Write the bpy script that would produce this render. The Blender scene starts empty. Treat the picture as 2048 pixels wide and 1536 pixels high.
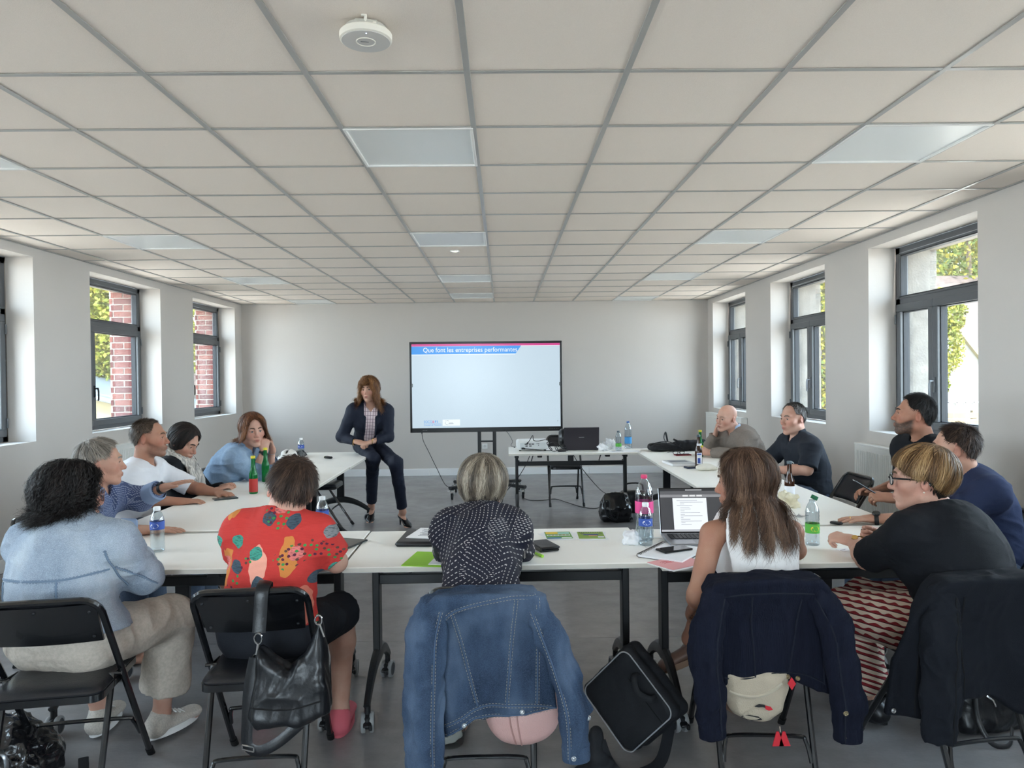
import bpy, math, random
import numpy as np
from mathutils import Vector, Matrix
from mathutils.bvhtree import BVHTree
C = bpy.context.scene.collection
SC = bpy.context.scene
random.seed(7)
RNG = np.random.default_rng(11)
PI = math.pi
# ------------------------------------------------------------------ camera
HC, TZ = 1.505, 0.72                       # eye height, table-top height
F_PX, YAW, PIT, ROL = 1455.55, .0122919, -.0105989, -.0117822
_fw = np.array([math.sin(YAW)*math.cos(PIT), math.cos(YAW)*math.cos(PIT), math.sin(PIT)])
_r = np.array([math.cos(YAW), -math.sin(YAW), 0.]); _u = np.cross(_r, _fw)
_R = _r*math.cos(ROL)+_u*math.sin(ROL); _U = -_r*math.sin(ROL)+_u*math.cos(ROL)
cd = bpy.data.cameras.new('camera'); cam = bpy.data.objects.new('camera', cd); C.objects.link(cam)
cd.sensor_fit = 'HORIZONTAL'; cd.sensor_width = 36.0; cd.lens = F_PX/2048*36.0
cd.clip_start = .05; cd.clip_end = 200
cam.matrix_world = Matrix(((_R[0], _U[0], -_fw[0], 0), (_R[1], _U[1], -_fw[1], 0), (_R[2], _U[2], -_fw[2], HC), (0, 0, 0, 1)))
SC.camera = cam
# ------------------------------------------------------------------ world, sun, exposure
SC.view_settings.view_transform = 'Standard'; SC.view_settings.look = 'None'
SC.view_settings.gamma = 1.0; SC.view_settings.use_curve_mapping = False
SC.view_settings.exposure = 0.35
W = bpy.data.worlds.new('world'); SC.world = W; W.use_nodes = True
_nt = W.node_tree; _nt.nodes.clear()
_o = _nt.nodes.new('ShaderNodeOutputWorld'); _b = _nt.nodes.new('ShaderNodeBackground')
_tc = _nt.nodes.new('ShaderNodeTexCoord'); _sx = _nt.nodes.new('ShaderNodeSeparateXYZ'); _cr = _nt.nodes.new('ShaderNodeValToRGB')
_cr.color_ramp.elements[0].position = 0.0; _cr.color_ramp.elements[0].color = (.84, .92, 1, 1)
_cr.color_ramp.elements[1].position = .9; _cr.color_ramp.elements[1].color = (.58, .77, 1, 1)
_nt.links.new(_tc.outputs['Generated'], _sx.inputs[0]); _nt.links.new(_sx.outputs['Z'], _cr.inputs[0])
_nt.links.new(_cr.outputs[0], _b.inputs[0]); _b.inputs[1].default_value = 19.0
_nt.links.new(_b.outputs[0], _o.inputs[0])
SC.cycles.max_bounces = 10; SC.cycles.diffuse_bounces = 6; SC.cycles.glossy_bounces = 4
SC.cycles.transmission_bounces = 8; SC.cycles.transparent_max_bounces = 12
SC.cycles.use_denoising = True; SC.cycles.sample_clamp_indirect = 6.0
SC.cycles.caustics_reflective = False; SC.cycles.caustics_refractive = False
sd = bpy.data.lights.new('sun', 'SUN'); sun = bpy.data.objects.new('sun', sd); C.objects.link(sun)
sd.energy = 13.0; sd.angle = .03; sd.color = (1, .92, .80)
sun.rotation_euler = (math.radians(42), 0, math.radians(2))     # high sun from behind the camera, along the facade
# window openings (near edge Y, far edge Y) on both side walls
XL, XR, YB, YF, ZC = -3.97, 3.15, 11.13, -2.9, 2.645
WIN = [(-2.10, -.66), (.19, 1.63), (2.49, 3.93), (4.785, 6.225), (7.07, 8.515), (9.40, 10.86)]
WZ0, WZ1, REV = 1.0, 2.565, .235
def portal(loc, rot, sx, sy):
    l = bpy.data.lights.new('window_portal', 'AREA'); l.shape = 'RECTANGLE'; l.size = sx; l.size_y = sy
    l.cycles.is_portal = True
    o = bpy.data.objects.new('window_portal', l); C.objects.link(o); o.location = loc; o.rotation_euler = rot
for y0, y1 in WIN:
    portal((XL-REV-.38, (y0+y1)/2, (WZ0+WZ1)/2), (0, -PI/2, 0), 1.56, 1.46)
    portal((XR+REV+.38, (y0+y1)/2, (WZ0+WZ1)/2), (0, PI/2, 0), 1.56, 1.46)

# ------------------------------------------------------------------ materials
def lin(c):
    c = [x/255. for x in c[:3]]
    return tuple(x/12.92 if x <= .04045 else ((x+.055)/1.055)**2.4 for x in c)
MATS = {}
def nn(nt, t, **k):
    n = nt.nodes.new(t)
    for a, v in k.items(): setattr(n, a, v)
    return n
def pm(name, rgb, rough=.5, metal=0., spec=.5, var=None, bump=None, coat=0., alpha=1., trans=0., ior=1.45, emit=None, sheen=0., coords='Object', stretch=None, sss=0.):
    """principled material; var=(scale, amount[, second colour]); bump=(scale, strength[, detail])"""
    if name in MATS: return MATS[name]
    m = bpy.data.materials.new(name); MATS[name] = m; m.use_nodes = True
    nt = m.node_tree; b = nt.nodes['Principled BSDF']; col = (*lin(rgb), 1)
    m.diffuse_color = col
    b.inputs['Base Color'].default_value = col; b.inputs['Roughness'].default_value = rough
    b.inputs['Metallic'].default_value = metal; b.inputs['Specular IOR Level'].default_value = spec
    b.inputs['Coat Weight'].default_value = coat; b.inputs['Alpha'].default_value = alpha
    b.inputs['Transmission Weight'].default_value = trans; b.inputs['IOR'].default_value = ior
    if sheen: b.inputs['Sheen Weight'].default_value = sheen
    if sss:
        b.inputs['Subsurface Weight'].default_value = sss; b.inputs['Subsurface Radius'].default_value = (.012, .004, .002)
        b.inputs['Subsurface Scale'].default_value = 1.0
    if emit:
        b.inputs['Emission Color'].default_value = (*lin(emit[0]), 1); b.inputs['Emission Strength'].default_value = emit[1]
    src = None
    if var or bump:
        tc = nn(nt, 'ShaderNodeTexCoord'); src = tc.outputs[coords]
        if stretch:
            mp = nn(nt, 'ShaderNodeMapping'); mp.inputs['Scale'].default_value = stretch
            nt.links.new(src, mp.inputs[0]); src = mp.outputs[0]
    if var:
        n = nn(nt, 'ShaderNodeTexNoise'); n.inputs['Scale'].default_value = var[0]; n.inputs['Detail'].default_value = 5
        nt.links.new(src, n.inputs['Vector'])
        mx = nn(nt, 'ShaderNodeMix', data_type='RGBA'); r = nn(nt, 'ShaderNodeMapRange')
        r.inputs[1].default_value = .35; r.inputs[2].default_value = .65; r.inputs[3].default_value = 0; r.inputs[4].default_value = var[1]
        nt.links.new(n.outputs[0], r.inputs[0]); nt.links.new(r.outputs[0], mx.inputs[0])
        mx.inputs[6].default_value = col; c2 = (*lin(var[2]), 1) if len(var) > 2 else tuple([x*.55 for x in col[:3]]+[1])
        mx.inputs[7].default_value = c2; nt.links.new(mx.outputs[2], b.inputs['Base Color'])
    if bump:
        n = nn(nt, 'ShaderNodeTexNoise'); n.inputs['Scale'].default_value = bump[0]; n.inputs['Detail'].default_value = bump[2] if len(bump) > 2 else 3
        nt.links.new(src, n.inputs['Vector']); bp = nn(nt, 'ShaderNodeBump')
        bp.inputs['Strength'].default_value = bump[1]; bp.inputs['Distance'].default_value = .01
        nt.links.new(n.outputs[0], bp.inputs['Height']); nt.links.new(bp.outputs[0], b.inputs['Normal'])
    return m

# ------------------------------------------------------------------ mesh builder
def V(*a): return np.array(a, float)
def nrm(v):
    v = np.asarray(v, float); return v/max(1e-9, np.linalg.norm(v))
class MB:
    def __init__(s): s.v, s.f, s.m, s.k = [], [], [], 0
    def add(s, vs, fs, mi=0):
        s.v += [tuple(map(float, p)) for p in vs]; s.f += [tuple(i+s.k for i in f) for f in fs]; s.m += [mi]*len(fs); s.k += len(vs); return s
    def box(s, c, d, rot=None, mi=0, b=0.):
        """box centred at c with full size d; b = bevel"""
        hx, hy, hz = [x/2 for x in d]
        if b > 0:
            b = min(b, hx*.98, hy*.98, hz*.98); vs = []; idx = {}
            for x in (-1, 1):
                for y in (-1, 1):
                    for z in (-1, 1):
                        for a in range(3):
                            p = [x*(hx-b), y*(hy-b), z*(hz-b)]; p[a] += (x, y, z)[a]*b
                            idx[(x, y, z, a)] = len(vs); vs.append(p)
            fs = []
            for a in range(3):
                o = [i for i in range(3) if i != a]
                for sg in (-1, 1):
                    q = []
                    for u, w in ((-1, -1), (1, -1), (1, 1), (-1, 1)):
                        k = [0, 0, 0]; k[a] = sg; k[o[0]] = u; k[o[1]] = w; q.append(idx[(*k, a)])
                    fs.append(q if (sg > 0) == (a != 1) else q[::-1])
            for a in range(3):
                o = [i for i in range(3) if i != a]
                for u in (-1, 1):
                    for w in (-1, 1):
                        k = [0, 0, 0]; k[o[0]] = u; k[o[1]] = w; k[a] = -1; k1 = tuple(k); k[a] = 1; k2 = tuple(k)
                        q = [idx[(*k1, o[0])], idx[(*k2, o[0])], idx[(*k2, o[1])], idx[(*k1, o[1])]]
                        n = np.cross(np.subtract(vs[q[1]], vs[q[0]]), np.subtract(vs[q[2]], vs[q[0]])); cc = V(*k1); cc[a] = 0
                        fs.append(q if np.dot(n, cc) > 0 else q[::-1])
            for x in (-1, 1):
                for y in (-1, 1):
                    for z in (-1, 1):
                        q = [idx[(x, y, z, 0)], idx[(x, y, z, 1)], idx[(x, y, z, 2)]]
                        fs.append(q if x*y*z > 0 else q[::-1])
        else:
            vs = [(x*hx, y*hy, z*hz) for x in (-1, 1) for y in (-1, 1) for z in (-1, 1)]
            fs = [(0, 1, 3, 2), (4, 6, 7, 5), (0, 4, 5, 1), (2, 3, 7, 6), (0, 2, 6, 4), (1, 5, 7, 3)]
        vs = np.array(vs)
        if rot is not None: vs = vs @ np.array(rot).T
        return s.add(vs+np.array(c), fs, mi)
    def tube(s, pts, r, n=8, closed=False, caps=True, mi=0, flat=None, up=None):
        """tube along pts; r number or list; flat=(a,b) multiplies the two cross axes"""
        P = np.array(pts, float); N = len(P); rr = np.full(N, r, float) if np.isscalar(r) else np.array(r, float)
        T = np.zeros_like(P)
        for i in range(N):
            if closed: T[i] = nrm(P[(i+1) % N]-P[i-1])
            else: T[i] = nrm(P[min(i+1, N-1)]-P[max(i-1, 0)])
        a = np.array(up, float) if up is not None else (V(0, 0, 1) if abs(T[0][2]) < .9 else V(1, 0, 0))
        a = nrm(a-T[0]*a.dot(T[0])); vs = []
        for i in range(N):
            a = nrm(a-T[i]*a.dot(T[i])); b = np.cross(T[i], a)
            for k in range(n):
                w = 2*PI*k/n; fa, fb = flat or (1, 1)
                vs.append(P[i]+rr[i]*(a*math.cos(w)*fa+b*math.sin(w)*fb))
        fs = []; M_ = N if closed else N-1
        for i in range(M_):
            j = (i+1) % N
            for k in range(n):
                k2 = (k+1) % n; fs.append((i*n+k, i*n+k2, j*n+k2, j*n+k))
        if caps and not closed:
            fs.append(tuple(range(n))[::-1]); fs.append(tuple((N-1)*n+k for k in range(n)))
        return s.add(vs, fs, mi)
    def cyl(s, p0, p1, r, n=16, mi=0, r2=None): return s.tube([p0, p1], [r, r if r2 is None else r2], n, mi=mi)
    def lathe(s, prof, n=24, c=(0, 0, 0), mi=0, axis=None, cap=True):
        """profile [(r,z)...] round z (or axis) at c"""
        vs, fs = [], []; A = np.eye(3)
        if axis is not None:
            z = nrm(axis); x = nrm(np.cross(z, V(0, 0, 1) if abs(z[2]) < .9 else V(1, 0, 0))); A = np.stack([x, np.cross(z, x), z], 1)
        for r, z in prof:
            for k in range(n):
                w = 2*PI*k/n; vs.append(A @ V(r*math.cos(w), r*math.sin(w), z)+np.array(c))
        for i in range(len(prof)-1):
            for k in range(n):
                k2 = (k+1) % n; fs.append((i*n+k, i*n+k2, (i+1)*n+k2, (i+1)*n+k))
        if cap:
            if prof[0][0] > 1e-6: fs.append(tuple(range(n))[::-1])
            if prof[-1][0] > 1e-6: fs.append(tuple((len(prof)-1)*n+k for k in range(n)))
        return s.add(vs, fs, mi)
    def prism(s, poly, d, origin=(0, 0, 0), ax=(1, 0, 0), ay=(0, 0, 1), mi=0):
        """2D polygon (a,b) in axes ax, ay extruded by vector d"""
        ax, ay, d, o = map(lambda q: np.array(q, float), (ax, ay, d, origin)); n = len(poly)
        A = [o+ax*p[0]+ay*p[1] for p in poly]; vs = A+[p+d for p in A]
        f = [tuple(range(n))[::-1], tuple(range(n, 2*n))]+[(i, (i+1) % n, n+(i+1) % n, n+i) for i in range(n)]
        if np.dot(np.cross(ax, ay), d)*sum(poly[i][0]*poly[(i+1) % n][1]-poly[(i+1) % n][0]*poly[i][1] for i in range(n)) < 0: f = [q[::-1] for q in f]
        return s.add(vs, f, mi)
    def grid(s, G, mi=0, flip=False, close_u=False, close_v=False):
        """G[nu][nv] points"""
        G = np.array(G, float); nu, nv = G.shape[:2]; fs = []
        for i in range(nu if close_u else nu-1):
            for j in range(nv if close_v else nv-1):
                a, b = (i+1) % nu, (j+1) % nv; q = (i*nv+j, a*nv+j, a*nv+b, i*nv+b); fs.append(q[::-1] if flip else q)
        return s.add(G.reshape(-1, 3), fs, mi)
    def mesh(s, name, mats, smooth=True, angle=40):
        me = bpy.data.meshes.new(name); me.from_pydata(s.v, [], s.f)
        for m in (mats if isinstance(mats, (list, tuple)) else [mats]): me.materials.append(m)
        if any(s.m): me.polygons.foreach_set('material_index', s.m)
        if smooth:
            me.polygons.foreach_set('use_smooth', [True]*len(s.f))
            me.set_sharp_from_angle(angle=math.radians(angle))
        me.update(); return me
    def obj(s, name, mats, parent=None, smooth=True, angle=40):
        return link(name, s.mesh(name, mats, smooth, angle), parent)
def link(name, me, parent=None, loc=None, rotz=None):
    o = bpy.data.objects.new(name, me); C.objects.link(o)
    if parent is not None: o.parent = parent
    if loc is not None: o.location = loc
    if rotz is not None: o.rotation_euler = (0, 0, rotz)
    return o
def tag(o, label, cat, group=None):
    o['label'] = label; o['category'] = cat
    if group: o['group'] = group
    return o
def thing(name, label, cat, loc=(0, 0, 0), rotz=0., group=None):
    o = link(name, None, None, loc, rotz); o.empty_display_size = .05
    return tag(o, label, cat, group)
def struct(o): o['kind'] = 'structure'; return o
def copy_tree(o, parent=None):
    c = o.copy(); C.objects.link(c); c.parent = parent
    for ch in list(o.children): copy_tree(ch, c)
    return c
def rz(a): c, s_ = math.cos(a), math.sin(a); return np.array([[c, -s_, 0], [s_, c, 0], [0, 0, 1]])
def rx(a): c, s_ = math.cos(a), math.sin(a); return np.array([[1, 0, 0], [0, c, -s_], [0, s_, c]])
def ry(a): c, s_ = math.cos(a), math.sin(a); return np.array([[c, 0, s_], [0, 1, 0], [-s_, 0, c]])
def arc(c, r, a0, a1, n, ax, ay):
    return [np.array(c)+r*(math.cos(a0+(a1-a0)*i/n)*np.array(ax)+math.sin(a0+(a1-a0)*i/n)*np.array(ay)) for i in range(n+1)]
def spline(P, n):
    """Catmull-Rom through points P, n samples"""
    P = np.array(P, float); k = len(P); t = np.linspace(0, k-1, n); i = np.clip(t.astype(int), 0, k-2); u = (t-i)[:, None]
    p0, p1, p2, p3 = P[np.maximum(i-1, 0)], P[i], P[i+1], P[np.minimum(i+2, k-1)]
    return .5*((2*p1)+(p2-p0)*u+(2*p0-5*p1+4*p2-p3)*u**2+(3*p1-p0-3*p2+p3)*u**3)
BLACK = pm('black_paint', (20, 21, 24), .35, spec=.5)
BLACKG = pm('black_gloss', (14, 15, 18), .22, spec=.6)
STEEL = pm('steel', (170, 172, 175), .3, 1.0)
WHITEP = pm('white_plastic', (228, 228, 226), .45)
GREYP = pm('grey_plastic', (120, 122, 124), .5)
def glass_mat(name, tint=(255, 255, 255), refl=.06, rough=0.):
    """thin clear pane or bottle wall: mostly transparent with a fresnel gloss"""
    m = bpy.data.materials.new(name); m.use_nodes = True; nt = m.node_tree; nt.nodes.clear()
    o = nn(nt, 'ShaderNodeOutputMaterial'); t = nn(nt, 'ShaderNodeBsdfTransparent'); g = nn(nt, 'ShaderNodeBsdfGlossy'); x = nn(nt, 'ShaderNodeMixShader'); f = nn(nt, 'ShaderNodeLayerWeight')
    t.inputs[0].default_value = (*lin(tint), 1); g.inputs['Roughness'].default_value = rough; f.inputs[0].default_value = .25
    r = nn(nt, 'ShaderNodeMapRange'); r.inputs[3].default_value = refl; r.inputs[4].default_value = .75
    nt.links.new(f.outputs['Facing'], r.inputs[0]); nt.links.new(r.outputs[0], x.inputs[0])
    nt.links.new(t.outputs[0], x.inputs[1]); nt.links.new(g.outputs[0], x.inputs[2]); nt.links.new(x.outputs[0], o.inputs[0]); return m
GLASS = glass_mat('window_glass', (244, 248, 248), .035)
# ================================================================== ROOM
WALL = pm('wall_paint', (200, 195, 190), .75, spec=.3, bump=(180, .08, 2))
REVEALP = pm('reveal_paint', (238, 239, 238), .7, spec=.3)
def build_side_wall(side):
    x0 = XL if side == 'left' else XR; sg = -1 if side == 'left' else 1; xm = x0+sg*REV/2
    b = MB()
    b.box((xm, (YB+YF)/2, WZ0/2), (REV, YB-YF, WZ0)); b.box((xm, (YB+YF)/2, (WZ1+ZC+.3)/2), (REV, YB-YF, ZC+.3-WZ1))
    ys = [YF]+[y for w in WIN for y in w]+[YB]
    for i in range(0, len(ys), 2): b.box((xm, (ys[i]+ys[i+1])/2, (WZ0+WZ1)/2), (REV, ys[i+1]-ys[i], WZ1-WZ0))
    w = struct(b.obj('wall_'+side, WALL, smooth=False))
    return w
wall_left = build_side_wall('left'); wall_right = build_side_wall('right')
bk = MB(); bk.box(((XL+XR)/2, YB+.15, 1.45), (XR-XL+1.2, .3, 3.1)); struct(bk.obj('wall_back', WALL, smooth=False))
# wall behind the camera, with an unseen window added for more daylight
fr = MB(); fw_ = [(-1.3, .4)]
xs = [XL-.6]+[x for w in fw_ for x in w]+[XR+.6]
for i in range(0, len(xs), 2): fr.box(((xs[i]+xs[i+1])/2, YF-.15, 1.45), (xs[i+1]-xs[i], .3, 3.1))
for a, b_ in fw_: fr.box(((a+b_)/2, YF-.15, .2), (b_-a, .3, .4)); fr.box(((a+b_)/2, YF-.15, 2.8), (b_-a, .3, .4))
struct(fr.obj('wall_front', WALL, smooth=False))
for a, b_ in fw_: portal(((a+b_)/2, YF-.32, 1.5), (PI/2, 0, 0), 1.7, 2.2)
# ---- floor: wide vinyl sheets
FLOOR = pm('floor_vinyl', (138, 136, 136), .27, spec=.55, var=(1.6, .5, (116, 114, 114)), bump=(55, .10, 4), stretch=(.9, 1.3, 1))
def floor_marks():
    nt = FLOOR.node_tree; b = nt.nodes['Principled BSDF']; l = b.inputs['Base Color'].links[0].from_socket
    tc = nn(nt, 'ShaderNodeTexCoord'); mp = nn(nt, 'ShaderNodeMapping'); mp.inputs['Scale'].default_value = (6, 8.5, 1)
    n = nn(nt, 'ShaderNodeTexNoise'); n.inputs['Scale'].default_value = 1.; n.inputs['Detail'].default_value = 8; n.inputs['Roughness'].default_value = .7
    mx = nn(nt, 'ShaderNodeMix', data_type='RGBA', blend_type='MULTIPLY'); mx.inputs[0].default_value = .55
    r = nn(nt, 'ShaderNodeMapRange'); r.inputs[1].default_value = .3; r.inputs[2].default_value = .7; r.inputs[3].default_value = .66; r.inputs[4].default_value = 1.12
    nt.links.new(tc.outputs['Object'], mp.inputs[0]); nt.links.new(mp.outputs[0], n.inputs[0]); nt.links.new(n.outputs[0], r.inputs[0])
    nt.links.new(l, mx.inputs[6]); nt.links.new(r.outputs[0], mx.inputs[7]); nt.links.new(mx.outputs[2], b.inputs['Base Color'])
floor_marks()
fl = struct(MB().box(((XL+XR)/2, (YB+YF)/2, -.06), (XR-XL+.3, YB-YF+.3, .1)).obj('floor', pm('floor_screed', (70, 69, 68), .9), smooth=False))
ys = [YF, -1.85, .15, 2.15, 4.15, 6.15, 8.15, 10.15, YB]
for a, b_ in zip(ys[:-1], ys[1:]):
    MB().box(((XL+XR)/2, (a+b_)/2, -.004), (XR-XL, b_-a-.003, .008)).obj('vinyl_sheet', FLOOR, fl, smooth=False)
# ---- baseboards
SKIRT = pm('skirting_white', (232, 233, 234), .45)
def skirting(name, segs):
    r = None
    for a, b_ in segs:
        a, b_ = np.array(a), np.array(b_); d = b_-a; L = np.linalg.norm(d)
        m = MB().box((0, 0, .054), (L-.002, .014, .108), b=.003)
        o = link(name if r is None else 'skirting_board', m.mesh(name, SKIRT, False), None)
        if r is None: r = struct(o); o.location = (*(a+b_)/2, 0); o.rotation_euler = (0, 0, math.atan2(d[1], d[0]))
        else:
            o.parent = r; o.matrix_parent_inverse = Matrix.Identity(4)
            o.matrix_basis = r.matrix_basis.inverted() @ (Matrix.Translation((*(a+b_)/2, 0)) @ Matrix.Rotation(math.atan2(d[1], d[0]), 4, 'Z'))
skirting('baseboard_back', [((XL, YB-.007), (-1.14, YB-.007)), ((-1.14, YB-.007), (1.3, YB-.007)), ((1.3, YB-.007), (XR, YB-.007))])
skirting('baseboard_left', [((XL+.007, YF), (XL+.007, 4.2)), ((XL+.007, 4.2), (XL+.007, YB-.015))])
skirting('baseboard_right', [((XR-.007, YF), (XR-.007, 4.2)), ((XR-.007, 4.2), (XR-.007, YB-.015))])
# ---- ceiling: lay-in tiles on a white grid
TILE = pm('ceiling_tile', (240, 230, 220), .9, spec=.2, var=(420, .3, (222, 212, 202)), bump=(300, .12, 2))
TBAR = pm('ceiling_grid_bar', (172, 171, 168), .32, metal=.1, spec=.5)
X0, Y0, S = -.1208, 2.7323, .6
ceil = struct(MB().box(((XL+XR)/2, (YB+YF)/2, ZC+.12), (XR-XL+.4, YB-YF+.4, .1)).obj('ceiling', pm('ceiling_void', (90, 90, 90), .9), smooth=False))
LIGHTS = {(c, r) for c in (-5, -1, 3) for r in (-7, -3, 1, 5, 9, 12)}
LIGHTS |= {(c, r) for c in (-5, 3) for r in (13,)}
LIGHTS -= {(-5, 12), (3, 12)}
full = MB().box((0, 0, .0085), (.594, .594, .015), b=.002).mesh('ceiling_tile', TILE, False)
n_t = 0
for i in range(-7, 6):
    for j in range(-10, 14):
        xa, xb = max(X0+S*i, XL), min(X0+S*(i+1), XR); ya, yb = max(Y0+S*j, YF), min(Y0+S*(j+1), YB)
        if xb-xa < .03 or yb-ya < .03 or (i, j) in LIGHTS: continue
        if j < -2:                       # behind the camera: one long board per column is enough
            if j == -10: MB().box(((xa+xb)/2, (YF+Y0-2*S)/2, ZC+.0085), (xb-xa-.006, Y0-2*S-YF, .015)).obj('ceiling_board', TILE, ceil, False)
            continue
        if xb-xa > .59 and yb-ya > .59: link('ceiling_tile', full, ceil, ((xa+xb)/2, (ya+yb)/2, ZC))
        else: link('ceiling_tile', MB().box((0, 0, .0085), (xb-xa-.006, yb-ya-.006, .015), b=.002).mesh('ceiling_tile', TILE, False), ceil, ((xa+xb)/2, (ya+yb)/2, ZC))
for i in range(-6, 6):
    x = X0+S*i
    MB().box((x, (YF+YB)/2, ZC-.0025), (.024, YB-YF, .004), b=.001).obj('grid_runner', TBAR, ceil, False)
for j in range(-2, 14):
    for i in range(-7, 6):
        xa, xb = max(X0+S*i, XL), min(X0+S*(i+1), XR)
        if i == -7 or xb-xa < .59: MB().box(((xa+xb)/2, Y0+S*j, ZC-.002), (xb-xa-.024, .022, .003)).obj('grid_tee', TBAR, ceil, False)
        else:
            if 'tee' not in globals(): tee = MB().box((0, 0, 0), (S-.025, .022, .003)).mesh('grid_tee', TBAR, False)
            link('grid_tee', tee, ceil, ((xa+xb)/2, Y0+S*j, ZC-.002))
for x, y0, y1 in ((XL+.012, YF, YB), (XR-.012, YF, YB)):
    MB().box((x, (y0+y1)/2, ZC-.003), (.024, y1-y0, .004)).obj('edge_angle', TBAR, ceil, False)
MB().box(((XL+XR)/2, YB-.012, ZC-.003), (XR-XL, .024, .004)).obj('edge_angle', TBAR, ceil, False)
# ---- light panels, switched off
DIFF = pm('light_diffuser', (236, 240, 240), .28, spec=.5)
LFR = pm('light_frame', (232, 232, 230), .35)
lf = MB()
for sx, sy, dx, dy in ((0, 1, .594, .014), (0, -1, .594, .014), (1, 0, .014, .566), (-1, 0, .014, .566)): lf.box((sx*.290, sy*.290, .002), (dx, dy, .016), b=.002)
lfm = lf.mesh('panel_frame', LFR, False); ldm = MB().box((0, 0, .006), (.566, .566, .006)).mesh('diffuser', DIFF, False)
COLN = {-5: 'on the brick window side', -1: 'of the middle row', 3: 'on the concrete window side'}
ROWN = {1: 'nearest the camera', 5: 'second from the camera', 9: 'third from the camera', 12: 'closest to the screen wall', 13: 'closest to the screen wall', -3: 'behind the camera', -7: 'farthest behind the camera'}
for c, r in sorted(LIGHTS):
    if r < 0: 
        MB().box((X0+S*(c+.5), Y0+S*(r+.5), ZC+.01), (.59, .59, .01)).obj('ceiling_board', TILE, ceil, False); continue
    t = thing('ceiling_light', 'flat ceiling light panel %s, %s' % (COLN[c], ROWN[r]), 'ceiling light', (X0+S*(c+.5), Y0+S*(r+.5), ZC-.004), group='flat light panels in the ceiling')
    link('panel_frame', lfm, t); link('diffuser', ldm, t)
# ---- access point and spotlight
t = thing('wireless_access_point', 'round white wireless access point hanging from a ceiling tile', 'access point', (-.43, 2.37, ZC), rotz=.2)
AP = pm('access_point_white', (226, 222, 212), .45); APF = pm('access_point_face', (205, 203, 200), .5)
MB().lathe([(0, -.052), (.078, -.052), (.083, -.049), (.084, -.044), (.084, -.030), (.080, -.026), (0, -.026)], 48).obj('housing', AP, t)
MB().lathe([(0, -.0535), (.077, -.0535), (.077, -.0515), (0, -.0515)], 48).obj('face_plate', APF, t)
MB().tube([(.030*math.cos(a), .030*math.sin(a), -.0537) for a in np.linspace(0, 2*PI, 32, False)], .0022, 6, True).obj('logo_ring', AP, t)
MB().box((-.004, 0, -.0538), (.026, .005, .0012), b=.0005).obj('printed_mark', GREYP, t)
MB().lathe([(0, -.0545), (.0022, -.0545), (.0022, -.053)], 10, (.0, -.06, 0)).obj('status_light', pm('status_led', (200, 220, 255), .4, emit=((190, 215, 255), 3)), t)
mb = MB().lathe([(0, -.026), (.062, -.026), (.066, -.010), (0, -.010)], 36); mb.box((0, -.045, -.016), (.07, .03, .016), b=.002); mb.obj('mounting_bracket', pm('bracket_grey', (176, 174, 166), .5), t)
mb = MB().tube(spline([(.0, -.05, -.018), (-.002, -.063, -.012), (-.002, -.068, -.001), (-.002, -.07, .006)], 12), .005, 8); mb.box((-.008, -.07, -.002), (.014, .012, .006), b=.002); mb.obj('network_cable', pm('cable_white', (215, 212, 204), .5), t)
MB().tube([(.012, -.055, -.016), (.032, -.06, -.017)], .004, 8).obj('cable_plug', AP, t)
t = thing('spotlight', 'small round white spotlight set in a ceiling tile before the screen', 'spotlight', (X0-.3, Y0+S*6.45, ZC))
MB().lathe([(.028, .003), (.030, -.006), (.042, -.008), (.045, -.004), (.045, .002)], 28, cap=False).obj('rim', WHITEP, t)
MB().lathe([(0, -.004), (.029, -.004)], 24).obj('lens', pm('spot_lens', (250, 250, 245), .2, emit=((255, 255, 250), .5)), t)

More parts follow.
